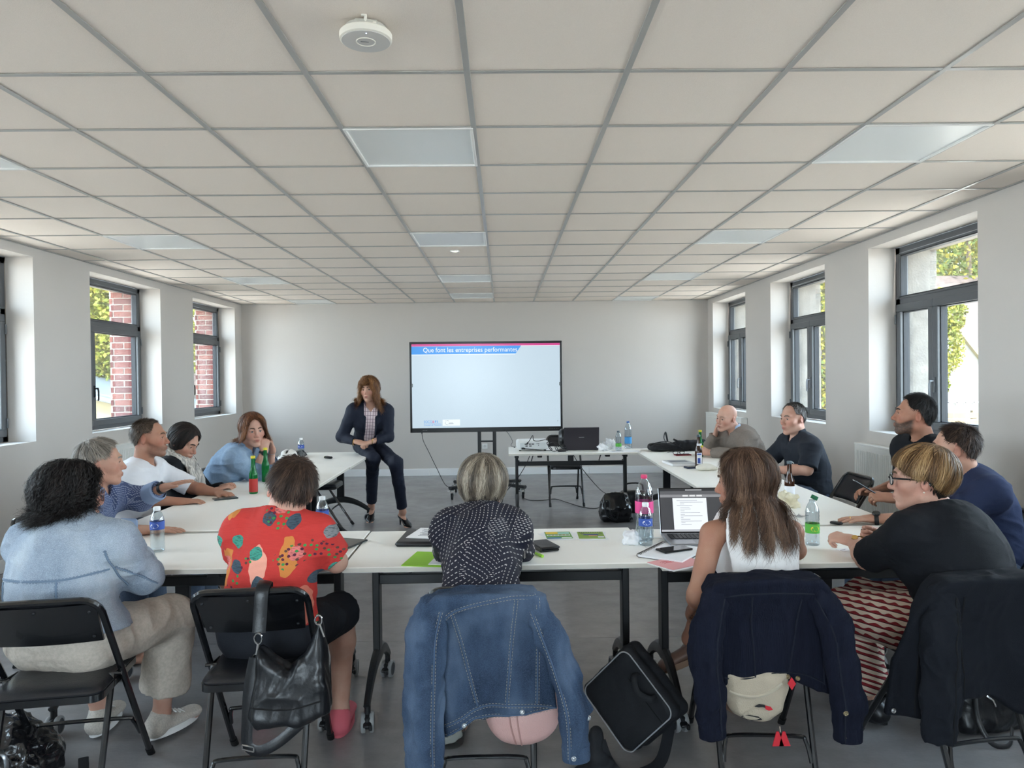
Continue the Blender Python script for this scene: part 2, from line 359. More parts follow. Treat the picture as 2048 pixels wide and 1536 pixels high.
# ================================================================== WINDOWS
FRAME = pm('window_frame_grey', (88, 91, 94), .38, spec=.5)
SEAL = pm('window_seal', (38, 41, 45), .6)
ALU = pm('handle_grey', (120, 124, 128), .35, .6)
def build_window(n, side, y0, y1):
    sg = -1 if side == 'left' else 1; xw = (XL if side == 'left' else XR)+sg*REV
    L = y1-y0; H = WZ1-WZ0
    w = link('window_%d' % n, None, None, (xw, y0, WZ0)); struct(w)
    X = lambda d: sg*d                          # depth: positive = towards the outside
    b = MB()                                    # fixed frame
    for c, d in (((L/2, .03), (L, .06)), ((L/2, H-.03), (L, .06)), ((.03, H/2), (.06, H)), ((L-.03, H/2), (.06, H)), ((L/2, 1.095), (L, .07))):
        b.box((X(.04), c[0], c[1]), (.07, d[0], d[1]), b=.004)
    b.obj('window_frame', FRAME, w, False)
    ym = .40 if side == 'left' else L*.605
    def leaf(name, a, c, za, zb, proud, fw):
        s = MB()
        for cc, d in (((a+c)/2, za+fw/2, c-a, fw), ((a+c)/2, zb-fw/2, c-a, fw), (a+fw/2, (za+zb)/2, fw, zb-za-2*fw), (c-fw/2, (za+zb)/2, fw, zb-za-2*fw)) and [(((q[0], q[1])), (q[2], q[3])) for q in (((a+c)/2, za+fw/2, c-a, fw), ((a+c)/2, zb-fw/2, c-a, fw), (a+fw/2, (za+zb)/2, fw, zb-za-2*fw), (c-fw/2, (za+zb)/2, fw, zb-za-2*fw))]:
            s.box((X(.03-proud), cc[0], cc[1]), (.06, d[0], d[1]), b=.005)
        o = s.obj(name, FRAME, w, False); g = MB()
        for q in (((a+c)/2, za+fw+.004, c-a-2*fw, .008), ((a+c)/2, zb-fw-.004, c-a-2*fw, .008), (a+fw+.004, (za+zb)/2, .008, zb-za-2*fw), (c-fw-.004, (za+zb)/2, .008, zb-za-2*fw)):
            g.box((X(.03), q[0], q[1]), (.05, q[2], q[3]))
        g.obj('seal', SEAL, o, False)
        MB().box((X(.035), (a+c)/2, (za+zb)/2), (.006, c-a-2*fw, zb-za-2*fw)).obj('pane', GLASS, o, False)
        return o
    leaf('top_light', .05, L-.05, 1.12, H-.05, .0, .02)
    ca = leaf('casement', .045, ym, .045, 1.075, .022, .062); cb = leaf('casement', ym, L-.045, .045, 1.075, .022, .062)
    hy = ym+.028 if side == 'left' else ym-.028
    h = MB(); h.box((X(-.026), hy, .40), (.012, .026, .12), b=.003); h.cyl((X(-.03), hy, .43), (X(-.065), hy, .43), .009, 10)
    h.tube([(X(-.06), hy, .435), (X(-.066), hy, .40), (X(-.066), hy, .32), (X(-.06), hy, .305)], [.009, .0085, .008, .007], 8)
    h.obj('window_handle', SEAL if side == 'left' else ALU, cb)
    for zz in (.16, .95):
        MB().cyl((X(-.028), L-.048, zz-.04), (X(-.028), L-.048, zz+.04), .008, 8).obj('hinge', FRAME, cb)
    return w
n = 0
for y0, y1 in WIN:
    for side in ('left', 'right'):
        n += 1; build_window(n, side, y0, y1)
for k, (a, b_) in enumerate(fw_):  # frame and pane of the added rear window, out of view
    n += 1; w = struct(link('window_%d' % n, None, None, ((a+b_)/2, YF-.1, 1.5)))
    f = MB(); 
    for c, d in (((0, -1.07), (b_-a, .06)), ((0, 1.07), (b_-a, .06)), ((-(b_-a)/2+.03, 0), (.06, 2.2)), (((b_-a)/2-.03, 0), (.06, 2.2)), ((0, 0), (.06, 2.2))): f.box((c[0], 0, c[1]), (d[0], .06, d[1]))
    f.obj('window_frame', FRAME, w, False); MB().box((0, 0, 0), (b_-a-.1, .006, 2.1)).obj('pane', GLASS, w, False)
# ---- outer leaf of the walls: brick one side, rendered concrete the other
BRICKS = [pm('brick_%d' % k, c, .85, var=(40, .5), bump=(70, .5)) for k, c in enumerate([(112, 54, 48), (100, 47, 45), (122, 66, 56), (90, 43, 42)])]
MORTAR = pm('mortar', (150, 142, 132), .95, bump=(90, .4)); CONC = pm('jamb_concrete', (124, 119, 111), .9, var=(9, .7, (88, 83, 78)), bump=(60, .5))
def outer_wall(side):
    x0 = (XL-REV-.085) if side == 'left' else XR+REV+.085; sg = -1 if side == 'left' else 1; D = .27; xm = x0+sg*D/2
    b = MB(); b.box((xm, (YB+YF)/2, -.3), (D, YB-YF+1, 2.56)); b.box((xm, (YB+YF)/2, 3.6), (D, YB-YF+1, 2.1))
    yy = [YF-.5]+[y+(.012 if k % 2 == 0 else 0) for w in WIN for k, y in enumerate(w)]+[YB+.5]
    for i in range(0, len(yy), 2): b.box((xm, (yy[i]+yy[i+1])/2, 1.78), (D, yy[i+1]-yy[i], 1.62))
    o = struct(b.obj('wall_%s_outer' % side, MORTAR if side == 'left' else CONC, smooth=False))
    s = MB(); 
    for y0, y1 in WIN: s.box((x0+sg*.15, (y0+y1)/2, .975), (.34, y1-y0+.1, .03))
    struct(s.obj('trim_%d' % (1 if side == 'left' else 2), pm('stone_sill', (190, 184, 172), .8), smooth=False))
    return o, x0
ow, bx = outer_wall('left'); outer_wall('right')
bm_ = {}
for (y0, y1) in WIN[3:]:
    for k in range(22):
        z = 1.03+k*.0735
        segs = [(.0, .22)] if k % 2 else [(.0, .105), (.117, .25)]
        if k % 2: segs.append((.232, .27))
        for a, c in segs:
            L = c-a; q = (round(L, 3), random.randrange(4))
            if q not in bm_: bm_[q] = MB().box((0, 0, 0), (L, .10, .0625), b=.003).mesh('brick', BRICKS[q[1]], False)
            link('brick', bm_[q], ow, (bx-(a+c)/2, y1+.048-random.random()*.004, z))
# ---- radiators
RAD = pm('radiator_white', (228, 228, 224), .4)
def radiator(xw, sg, y0, y1, z0, z1, label):
    t = thing('radiator', label, 'radiator', (xw, (y0+y1)/2, z0), group='panel radiators under the windows'); L = y1-y0; H = z1-z0
    p = MB().box((-sg*.075, 0, H/2), (.02, L, H), b=.006); n_ = int(L/.033)
    for k in range(n_): p.box((-sg*.087, -L/2+.02+(k+.5)*(L-.04)/n_, H/2-.01), (.012, .017, H-.09), b=.0055)
    p.obj('front_panel', RAD, t, False)
    MB().box((-sg*.045, 0, H-.006), (.085, L+.004, .018), b=.003).obj('top_grille', RAD, t, False)
    for s in (-1, 1): MB().box((-sg*.045, s*(L/2-.004), H/2), (.08, .006, H-.02), b=.002).obj('side_panel', RAD, t, False)
    v = MB().cyl((-sg*.05, -L/2-.03, .05), (-sg*.05, -L/2-.03, .12), .018, 12); v.cyl((-sg*.05, -L/2, .06), (-sg*.05, -L/2-.04, .06), .009, 8); v.obj('valve', WHITEP, t)
    b = MB()
    for s in (-1, 1): MB().box((-sg*.02, s*L*.35, H*.7), (.04, .03, .05)).obj('wall_bracket', WHITEP, t, False)
radiator(XL, -1, 7.05, 8.45, .16, .86, 'white ribbed radiator under a brick-jamb window, behind the man in white')
radiator(XR, 1, 4.75, 6.32, .16, .89, 'white ribbed radiator behind the bearded man in black')
radiator(XR, 1, 9.35, 10.98, .16, .93, 'white ribbed radiator in the corner behind the bald man')
def socket(name, label, loc, axis, w=.082, n=1):
    t = thing(name, label, 'socket', loc); ax = np.array(axis, float); tn = V(-ax[1], ax[0], 0)
    R3 = np.stack([tn, ax, V(0, 0, 1)], 1)
    MB().box(ax*.006, (w, .012, .082), rot=R3, b=.004).obj('cover_plate', WHITEP, t, False)
    o = MB().lathe([(0, .0), (.018, .0), (.0195, .004), (.021, .004)], 20, ax*.0125, axis=ax); o.obj('socket_well', pm('socket_well', (205, 205, 203), .5), t)
    p = MB()
    for s in (-1, 1): p.cyl(ax*.0128+tn*s*.009, ax*.0135+tn*s*.009, .0025, 8)
    p.cyl(ax*.013+V(0, 0, .010), ax*.022+V(0, 0, .010), .0022, 8); p.obj('contact', SEAL, t)
socket('wall_socket', 'white wall socket low on the wall behind the woman in black', (XR, 4.43, .42), (-1, 0, 0))
socket('wall_socket', 'white wall socket seen between the screen stand posts', (-.29, YB, .44), (0, -1, 0))
t = thing('cable_trunking', 'short white cable trunking box low on the wall behind the empty chair', 'trunking', (XR, 6.75, .36)); MB().box((-.012, 0, 0), (.024, .26, .07), b=.004).obj('trunking_cover', WHITEP, t, False); MB().box((-.026, .02, 0), (.006, .08, .04), b=.002).obj('outlet', WHITEP, t, False)

# ================================================================== OUTSIDE
GRD = struct(MB().box((0, 8, -1.55), (90, 90, .1)).obj('ground', pm('ground_gravel', (222, 203, 186), .95, var=(.4, .4, (198, 180, 160))), smooth=False))
LEAF = [pm('leaf_%d' % k, c, .6, spec=.25, var=(1.3, .7, d)) for k, (c, d) in enumerate([((110, 112, 36), (66, 78, 28)), ((132, 122, 40), (84, 86, 30)), ((78, 90, 36), (48, 60, 28))])]
BARK = pm('bark', (86, 74, 62), .9, bump=(30, .6))
def tree(label, loc, H, blobs, n, ls, li):
    t = thing('tree', label, 'tree', loc, group='trees outside the windows')
    MB().tube([(0, 0, 0), (.05, .03, H*.35), (-.04, .06, H*.7), (.02, 0, H*.95)], [.16, .13, .08, .03], 10).obj('trunk', BARK, t)
    tot = sum(b[3]**2 for b in blobs); P = []
    for x, y, z, r, sq in blobs:
        k = int(n*r*r/tot); d = RNG.normal(size=(k, 3)); d /= np.linalg.norm(d, axis=1)[:, None]
        P.append(V(x, y, z)+d*r*V(1, 1, sq)*(.62+.42*RNG.random((k, 1))**.6))
    P = np.concatenate(P); k = len(P); a = RNG.normal(size=(k, 3)); a /= np.linalg.norm(a, axis=1)[:, None]
    b = np.cross(a, RNG.normal(size=(k, 3))); b /= np.linalg.norm(b, axis=1)[:, None]; s = ls*(.6+.8*RNG.random((k, 1)))
    vs = np.stack([P-a*s*.7, P+b*s*.42, P+a*s*.7, P-b*s*.42], 1).reshape(-1, 3)
    me = bpy.data.meshes.new('foliage'); me.from_pydata(vs.tolist(), [], np.arange(4*k).reshape(-1, 4).tolist()); me.materials.append(LEAF[li]); me.materials.append(LEAF[(li+1) % 3])
    me.polygons.foreach_set('material_index', (RNG.random(k) < .35).astype(np.int32)); me.update()
    link('foliage', me, t)
tree('yellow-green tree outside the brick-jamb window nearest the corner', (-9.3, 18.5, -1.5), 6.5, [(0, 0, 3.2, 1.9, 1.3), (.9, -.5, 4.8, 1.8, 1.2), (-1.2, .3, 5, 1.7, 1.2), (.2, -.4, 6.6, 1.7, 1.1), (1.2, .4, 2.2, 1.3, 1), (-.9, -.6, 2.2, 1.2, 1)], 42000, .075, 0)
tree('tall bushy tree outside the brick-jamb window behind the man in white', (-12.2, 19.0, -1.5), 8, [(0, 0, 3.4, 2.4, 1.3), (.9, -.7, 5.4, 2.2, 1.2), (-1.4, .2, 5.6, 2.2, 1.2), (.3, -.3, 7.6, 2.1, 1.1), (1.5, .2, 2.5, 1.6, 1)], 42000, .080, 1)
tree('dark green tree standing behind the white outbuilding', (-15.5, 22, -1.5), 9, [(0, 0, 4, 3, 1.3), (1.2, -1, 6.5, 2.6, 1.2), (-1.8, .5, 7, 2.6, 1.2), (.3, 0, 9, 2.2, 1)], 20000, .15, 2)
tree('yellow tree crown high outside the window beside the bearded man', (17.5, 27, -1.5), 11, [(0, 0, 8.2, 3.4, 1.1), (-2.4, .4, 9.5, 2.6, 1), (2.6, .4, 9.2, 2.8, 1), (.4, .4, 11.2, 2.6, 1)], 36000, .11, 1)
tree('small tree against the white house outside the window', (11.0, 18.6, -1.5), 4.8, [(0, 0, 3.6, .75, 1.1), (.25, .1, 4.5, .65, 1), (-.3, 0, 4.2, .6, 1), (-.1, 0, 2.7, .5, 1)], 12000, .062, 0)
tree('yellow-green tree outside the window behind the man in the black polo', (9.4, 21, -1.5), 8, [(0, 0, 3.4, 1.6, 1.3), (.3, .2, 5.2, 1.6, 1.2), (-.5, 0, 6.8, 1.5, 1.1), (0, 0, 2, 1.2, 1)], 28000, .08, 1)
tree('broad dark tree far behind the white house', (27, 40, -1.5), 13, [(0, 0, 6, 6, 1), (-5, 1, 8, 5, 1), (5, 1, 8, 5, 1), (0, 0, 11, 5, 1)], 16000, .32, 2)
tree('broad dark tree line farther behind the brick-jamb windows', (-19, 33, -1.5), 13, [(0, 0, 5, 5.5, 1), (-5, 1, 7, 5, 1), (5, 0, 6, 5, 1), (0, 0, 11, 5, 1)], 16000, .3, 0)
# outbuilding and houses
PLB = pm('plaster_beige', (124, 116, 90), .9, bump=(20, .2)); PLW = pm('plaster_white', (132, 131, 124), .9, bump=(20, .2)); ROOFM = pm('roof_tiles', (92, 78, 72), .85, var=(5, .7, (70, 58, 54)), bump=(18, .8)); ZINC = pm('roof_zinc', (96, 102, 106), .5, .3)
t = thing('outbuilding', 'low beige outbuilding with a sloping roof outside the brick-jamb window', 'outbuilding', (-8.5, 14.6, -1.5))
MB().prism([(-1.5, 0), (1.6, 0), (1.6, 2.45), (-1.5, 3.2)], (0, 2.2, 0), (0, 0, 0)).obj('wall', PLB, t, False)
MB().prism([(-1.65, 3.22), (1.8, 2.38), (1.8, 2.46), (-1.65, 3.30)], (0, 2.5, 0), (0, -.15, 0)).obj('roof', ZINC, t, False)
MB().tube([(-1.65, -.2, 3.2), (1.8, -.2, 2.36)], .05, 8).obj('gutter', ZINC, t)
t = thing('outbuilding', 'small white outbuilding outside the window nearest the corner', 'outbuilding', (-7.1, 17.2, -1.5))
MB().box((0, 1, 1.35), (1.6, 2, 2.7)).obj('wall', PLW, t, False); MB().prism([(-.95, 2.7), (.95, 2.7), (0, 3.2)], (0, 2.3, 0), (0, -.15, 0)).obj('roof', ROOFM, t, False); MB().box((.1, -.02, .95), (.7, .05, 1.9)).obj('door', GREYP, t, False)
t = thing('house', 'white house with a brown tiled roof and chimney outside the window', 'house', (13.2, 21.5, -1.5))
MB().box((1.5, 3.3, 1.7), (7, 5, 3.4)).obj('wall', PLW, t, False)
MB().prism([(.5, 3.2), (6.2, 3.2), (3.3, 6.3)], (8.4, 0, 0), (-2.7, .2, 0), ax=(0, 1, 0)).obj('roof', ROOFM, t, False)
cw = MB(); cw.box((-.55, 2.6, 5.2), (.42, .5, 2.6)); cw.box((-.55, 2.6, 6.45), (.52, .6, .1)); cw.obj('chimney', PLB, t, False)
MB().prism([(-1.9, 0), (1.15, 0), (1.15, 2.55), (-.6, 4.85), (-1.9, 4.0)], (0, 3, 0), (0, -.6, 0)).obj('gable_wall', PLW, t, False)
MB().prism([(-.66, 4.88), (1.35, 2.32), (1.42, 2.42), (-.6, 5.02)], (0, 3.2, 0), (0, -.75, 0)).obj('roof_edge', PLB, t, False)
wf = MB()
for xx in np.linspace(-.35, .65, 5): wf.box((xx, -.63, 1.75), (.05, .05, .72))
for zz in (1.4, 1.75, 2.1): wf.box((.15, -.63, zz), (1.05, .05, .045))
w_ = wf.obj('window', WHITEP, t, False); MB().box((.15, -.61, 1.75), (1.0, .02, .7)).obj('pane', pm('far_pane', (120, 128, 118), .15), w_, False)
t = thing('garden_fence', 'pale wooden board fence before the white house', 'fence', (12.8, 19.6, -1.5))
for k in range(6): MB().box((0, 0, .95+k*.17), (5.2, .03, .15), b=.005).obj('board', pm('fence_wood', (120, 104, 80), .8, var=(6, .5)), t, False)
for xx in (-2.4, 0, 2.4): MB().box((xx, .06, .95), (.1, .1, 1.95)).obj('post', pm('fence_wood', (120, 104, 80), .8), t, False)
# ================================================================== TABLES
TOPM = pm('table_laminate', (248, 246, 240), .36, spec=.5, bump=(160, .04, 2)); EDGE = pm('table_edge', (206, 202, 192), .4)
LEGM = pm('table_steel_black', (17, 18, 21), .42); TYRE = pm('caster_tyre_grey', (138, 139, 140), .55); HUBM = pm('caster_hub', (28, 30, 36), .5)
TW, TD = 1.32, .71
def make_table():
    t = thing('folding_table', '', 'table', (0, 0, 0))
    b = MB().box((0, 0, TZ-.0115), (TW, TD, .023), b=.003); o = b.obj('tabletop', [TOPM, EDGE], t, False)
    me = o.data
    for p in me.polygons: p.material_index = 1 if abs(p.normal.z) < .5 else 0
    for s in (-1, 1):
        g = MB(); x = s*.575
        g.box((x, 0, .46), (.032, .075, .47), b=.004)
        arch = [(x, y, .115+.115*(1-(abs(y)/.30)**2)-.0) for y in np.linspace(-.30, .30, 15)]
        g.tube(arch, [.017+.012*(1-abs(q[1])/.30) for q in arch], 8, flat=(1.25, .85))
        g.box((x, 0, TZ-.055), (.045, .10, .05), b=.004); g.cyl((x-s*.022, .0, .60), (x-s*.022, 0, .61), .008, 8)
        g.obj('leg', LEGM, t)
        for sy in (-1, 1): casters(t, x, sy*.285)
    c = MB().box((0, .0, TZ-.145), (1.13, .03, .045), b=.003); c.box((0, 0, TZ-.075), (.06, .035, .11), b=.003); c.obj('crossbar', LEGM, t, False)
    for sx in (-.36, .36):
        k = MB().box((sx, .03, TZ-.030), (.12, .09, .014), b=.002); k.box((sx+.03, 0, TZ-.055), (.05, .05, .05), b=.004); k.tube([(sx-.02, .0, TZ-.03), (sx-.045, 0, TZ-.07), (sx-.06, 0, TZ-.12)], .006, 6); k.obj('folding_bracket', LEGM, t, False)
    return t
_cm = {}
def casters(t, x, y):
    if not _cm:
        f = MB().cyl((0, 0, .055), (0, 0, .115), .012, 10); f.box((0, -.008, .055), (.020, .05, .028), b=.006); f.box((0, -.036, .045), (.03, .03, .010), rot=rx(.35), b=.003); f.box((.012, -.05, .038), (.012, .014, .02), b=.003); _cm['f'] = f.mesh('caster', LEGM)
        w = MB(); h = MB()
        for s in (-1, 1):
            w.lathe([(.022, s*.009), (.035, s*.008), (.037, s*.012), (.037, s*.020), (.034, s*.024), (.027, s*.024)], 24, (0, 0, .037), axis=(1, 0, 0), cap=False)
            h.lathe([(0, s*.021), (.027, s*.0235)] if s > 0 else [(.027, s*.0235), (0, s*.021)], 20, (0, 0, .037), axis=(1, 0, 0), cap=False)
        h.cyl((-.02, 0, .037), (.02, 0, .037), .024, 16)
        _cm['w'] = w.mesh('tyre', TYRE); _cm['h'] = h.mesh('hub', HUBM)
    c = link('caster', _cm['f'], t, (x, y, 0), random.uniform(-.7, .9)+(0 if y < 0 else .5)); c.scale = (1.14, 1.14, 1.14)
    link('tyre', _cm['w'], c); link('hub', _cm['h'], c)
tables = []
def place_table(x, y, rot, label):
    t = make_table() if not tables else copy_tree(tables[0])
    tables.append(t); t.location = (x, y, 0); t.rotation_euler = (0, 0, rot)
    tag(t, label, 'table', 'white flip-top tables set in a ring')
FY = 3.375                                # centre line of the three front tables
place_table(-.02, FY, .008, 'white flip-top table with the green folder and the two brochures')
place_table(-1.35, FY+.012, .004, 'white flip-top table before the woman in the pale denim jacket')
place_table(1.30, FY-.04, .012, 'white flip-top table carrying the open laptop')
for k, lb in enumerate(('white flip-top table between the man in blue check and the woman with the scarf', 'white flip-top table with the two green bottles', 'white flip-top table whose corner the woman in the suit sits on')):
    place_table(-1.72, 3.80+TW*(k+.5), PI/2+.006, lb)
for k, lb in enumerate(('white flip-top table before the bearded man', 'white flip-top table with the brown bottle and the white notebook', 'white flip-top table with the black bag near the bald man')):
    place_table(1.69+.012*k, 3.74+TW*(k+.5)+(.02*k), PI/2-.003, lb)
place_table(.71, 7.72, -.006, 'white flip-top table at the far end carrying the projector')

# ================================================================== CHAIRS
VINYL = pm('chair_vinyl', (24, 25, 29), .32, spec=.6, bump=(240, .12, 2)); CH = pm('chair_steel', (13, 14, 17), .24, spec=.65, coat=.3); RIV = pm('rivet', (40, 41, 44), .3, .6); RUB = pm('rubber_foot', (10, 10, 11), .7)
def make_chair():
    t = thing('folding_chair', '', 'chair', (0, 0, 0))
    # local: faces +y. continuous back-and-front frame: inverted U from the back rest top down to the front feet
    h = .20; pf, pb = V(.29, 0), V(-.235, .80)          # (y,z) of front foot and back top
    sl = lambda z: pf[0]+(pb[0]-pf[0])*(z/.80)
    R_ = .055; P = []
    for s, zz in ((-1, np.linspace(.0, .80-R_, 8)), (1, np.linspace(.80-R_, 0., 8))):
        seg = [(s*h, sl(z), z) for z in zz]
        if s < 0: P += seg; P += [(-h+R_*(1-math.cos(a)), sl(.80-R_+R_*math.sin(a)), .80-R_+R_*math.sin(a)) for a in (.4, .8, 1.2, 1.57)]
        else: P += [(h-R_*(1-math.cos(a)), sl(.80-R_+R_*math.sin(a)), .80-R_+R_*math.sin(a)) for a in (1.57, 1.2, .8, .4)]; P += seg
    MB().tube(P, .0125, 8).obj('back_frame', CH, t)
    # rear legs
    for s in (-1, 1):
        MB().tube([(s*(h-.027), -.235, 0), (s*(h-.024), -.12, .30), (s*(h-.022), -.055, .475)], .0115, 8).obj('leg', CH, t)
    fy = lambda z: sl(z)
    def bar(name, x, z, f, drop):
        MB().tube(spline([(-x, f(z-drop), z-drop), (-x+.012, f(z-.02), z-.018), (-x+.045, f(z), z), (x-.045, f(z), z), (x-.012, f(z-.02), z-.018), (x, f(z-drop), z-drop)], 26), .008, 8).obj(name, CH, t)
    bar('front_stretcher', h-.012, .22, fy, .085)
    bar('rear_stretcher', h-.038, .17, lambda z: -.235+.39*z, .085)
    # seat: steel pan and padded cushion
    k = []
    for z, e in ((.425, -.012), (.43, 0), (.455, .0), (.457, -.004)):
        k.append([(x*(.188+e), y*(.198+e)+.0, z) for x, y in rrect(.20, 28)])
    p = MB().grid(k, close_v=True); p.add(k[0], [tuple(range(28))[::-1]]); p.obj('seat_pan', CH, t)
    k = [[(x*(.184+e), y*(.194+e), z) for x, y in rrect(.22, 28)] for z, e in ((.452, 0), (.462, .002), (.472, -.004), (.480, -.022), (.485, -.06), (.486, -.13))]
    p = MB().grid(k, close_v=True); p.add(k[-1], [tuple(range(28))]); p.obj('seat', VINYL, t)
    # back rest: curved steel panel with a padded front
    def pan(off, w, z0, z1, th, round_):
        G = []
        for u in np.linspace(-1, 1, 15):
            row = []
            for v in np.linspace(0, 1, 7):
                z = z0+(z1-z0)*v; wz = w-(.014*(1-v)); cy = -.022*(1-u*u)
                row.append((u*wz, sl(z)+off+cy*0-.006+.018*(u*u)*0+(-.020*(1-u*u)), z))
            G.append(row)
        G = np.array(G); B = G.copy(); B[..., 1] += th
        if round_: B[[0, -1], :, 1] -= th*.75; B[:, [0, -1], 1] -= th*.75; B[[1, -2], 1:-1, 1] -= th*.25
        m = MB().grid(G); m.grid(B, flip=True)
        n_ = 15
        for A_, B_ in ((G[0], B[0]), (G[-1][::-1], B[-1][::-1])): m.grid([A_, B_])
        m.grid([B[:, 0], G[:, 0]], flip=True); m.grid([G[:, -1], B[:, -1]], flip=True)
        return m
    bp = pan(-.002, .190, .625, .787, .012, False).obj('backrest', CH, t)
    pan(.0105, .185, .630, .792, .022, True).obj('back_cushion', VINYL, t)
    for x, z in ((-.165, .755), (0, .768), (.165, .755), (-.155, .65), (.155, .65)):
        MB().lathe([(.0055, 0), (.0045, .002), (.002, .0032), (0, .0034)], 10, (x, sl(z)-.0095-.020*(1-(x/.19)**2), z), axis=(0, -1, -.3)).obj('rivet', RIV, bp)
    for s in (-1, 1):
        m = MB(); m.box((s*(h-.014), .0, .465), (.006, .10, .022), rot=rx(-.1), b=.002); m.cyl((s*(h-.035), -.052, .475), (s*(h+.008), -.052, .475), .007, 8); m.obj('hinge_bracket', CH, t)
        MB().cyl((s*h, pf[0]+.004, -.0), (s*h, sl(.035), .035), .0155, 10).obj('rubber_foot', RUB, t)
        MB().cyl((s*(h-.027), -.236, .0), (s*(h-.026), -.222, .035), .0145, 10).obj('rubber_foot', RUB, t)
    return t
def rrect(r, n):
    """unit rounded square outline, n points, corner radius r (fraction of half side)"""
    q = n//4; P = []
    for k, (cx, cy) in enumerate(((1, 1), (-1, 1), (-1, -1), (1, -1))):
        for i in range(q):
            a = PI/2*(k+i/(q-1)); P.append((cx*(1-r)+r*math.cos(a), cy*(1-r)+r*math.sin(a)))
    return P
chairs = []
def place_chair(x, y, deg, label):
    """deg: the direction it faces, 90 = away from the camera"""
    c = make_chair() if not chairs else copy_tree(chairs[0])
    chairs.append(c); c.location = (x, y, 0); c.rotation_euler = (0, 0, math.radians(deg-90)); c.scale = (.97, .97, .97)
    tag(c, label, 'chair', 'black folding chairs round the tables'); return c
place_chair(-1.585, 2.63, 99, 'black folding chair with a bare back under the woman in the pale denim jacket')
place_chair(-.905, 2.735, 95, 'black folding chair with a leather handbag hung on its back')
place_chair(-.077, 2.712, 90, 'black folding chair covered by the blue denim jacket')
place_chair(.965, 2.83, 86, 'black folding chair covered by the navy corduroy jacket')
place_chair(1.70, 2.76, 99, 'black folding chair covered by the long black coat')
place_chair(-2.36, 4.02, 0, 'black folding chair under the man in the blue checked shirt')
place_chair(-2.42, 4.80, 0, 'black folding chair under the man in the white shirt')
place_chair(-2.32, 5.36, 2, 'black folding chair under the woman with the scarf')
place_chair(-2.22, 5.98, 0, 'black folding chair under the woman in the blue denim shirt')
place_chair(-1.92, 6.62, 0, 'empty black folding chair between the denim shirt woman and the helmet')
place_chair(-1.84, 7.30, 0, 'empty black folding chair at the table corner behind the white helmet')
place_chair(2.47, 3.72, 180, 'black folding chair under the man in the blue polo')
place_chair(2.52, 4.40, 180, 'black folding chair under the bearded man')
place_chair(2.28, 5.08, 182, 'empty black folding chair showing its padded front')
place_chair(2.26, 5.82, 180, 'black folding chair under the man in the black polo')
place_chair(2.20, 6.95, 180, 'black folding chair under the bald man')
place_chair(.72, 8.62, 270, 'black folding chair behind the projector table')

# ================================================================== SCREEN ON ITS TROLLEY
SY = 9.12
t = thing('display_screen', 'large black framed presentation screen showing a blue titled slide', 'screen', (-.21, SY, 0), .025)
DW, DH, DZ0, DZ1 = 1.905, 1.12, .815, 1.945
BEZ = pm('screen_bezel', (14, 15, 16), .3)
b = MB(); w2 = DW/2
for c, d in (((0, DZ1-.014), (DW, .028)), ((0, DZ0+.028), (DW, .056)), ((-w2+.013, (DZ0+DZ1)/2), (.026, DZ1-DZ0)), ((w2-.013, (DZ0+DZ1)/2), (.026, DZ1-DZ0))): b.box((c[0], 0, c[1]), (d[0], .05, d[1]), b=.004)
b.obj('bezel', BEZ, t, False)
MB().box((0, .04, (DZ0+DZ1)/2), (DW-.05, .05, DZ1-DZ0-.05), b=.01).obj('rear_housing', BLACK, t, False)
def emis(name, c, k=.77):
    m = bpy.data.materials.new(name); m.use_nodes = True; nt = m.node_tree; p = nt.nodes['Principled BSDF']; p.inputs['Base Color'].default_value = (.01, .01, .01, 1); p.inputs['Roughness'].default_value = .25
    p.inputs['Emission Color'].default_value = (*lin(c), 1); p.inputs['Emission Strength'].default_value = k; return m
sx0, sx1, sz0, sz1 = -w2+.026, w2-.026, DZ0+.056, DZ1-.028; SWd, SHt = sx1-sx0, sz1-sz0
MB().box((0, -.012, (sz0+sz1)/2), (SWd, .01, SHt)).obj('lit_panel', emis('slide_ground', (207, 228, 242), .69), t, False)
def flat(name, poly, m, parent, y):
    MB().add([(sx0+a*SWd, y, sz1-c*SHt) for a, c in poly], [tuple(range(len(poly)))]).obj(name, m, parent, False)
SB, SP, SWt = emis('slide_blue', (46, 148, 236)), emis('slide_pink', (214, 66, 146)), emis('slide_white', (240, 250, 255))
yy = -.0178
flat('slide_band', [(0, 0), (0, .026), (1, .026), (1, 0)][::1], SP, t, yy)
flat('slide_band', [(0, .028), (0, .122), (.70, .122), (.738, .028)], SB, t, yy)
flat('slide_band', [(0, .122), (0, .131), (.696, .131), (.70, .122)], SWt, t, yy)
flat('slide_band', [(.738, .026), (.736, .034), (1, .034), (1, .026)], SWt, t, yy)
flat('slide_logo_card', [(.203, .902), (.203, .975), (.32, .975), (.32, .902)], SWt, t, yy)
def text(name, s, m, parent, loc, size, rot=(PI/2, 0, 0), align='LEFT', xs=1., ext=0.):
    cu = bpy.data.curves.new(name, 'FONT'); cu.body = s; cu.size = size; cu.align_x = align; cu.extrude = ext; cu.resolution_u = 3
    cu.materials.append(m); o = bpy.data.objects.new(name, cu); C.objects.link(o)
    dg = bpy.context.evaluated_depsgraph_get(); me = bpy.data.meshes.new_from_object(o.evaluated_get(dg)); bpy.data.objects.remove(o)
    me.materials.clear(); me.materials.append(m)
    o = link(name, me, parent, loc); o.rotation_euler = rot; o.scale = (xs, 1, 1); return o
def fit(o, w):
    xs = [v.co.x for v in o.data.vertices]; k = w/(max(xs)-min(xs)); o.scale = (k, o.scale[1], 1)
fit(text('slide_title', 'Que font les entreprises performantes', SWt, t, (sx0+.077*SWd, yy-.001, sz1-.097*SHt), .083), .632*SWd)
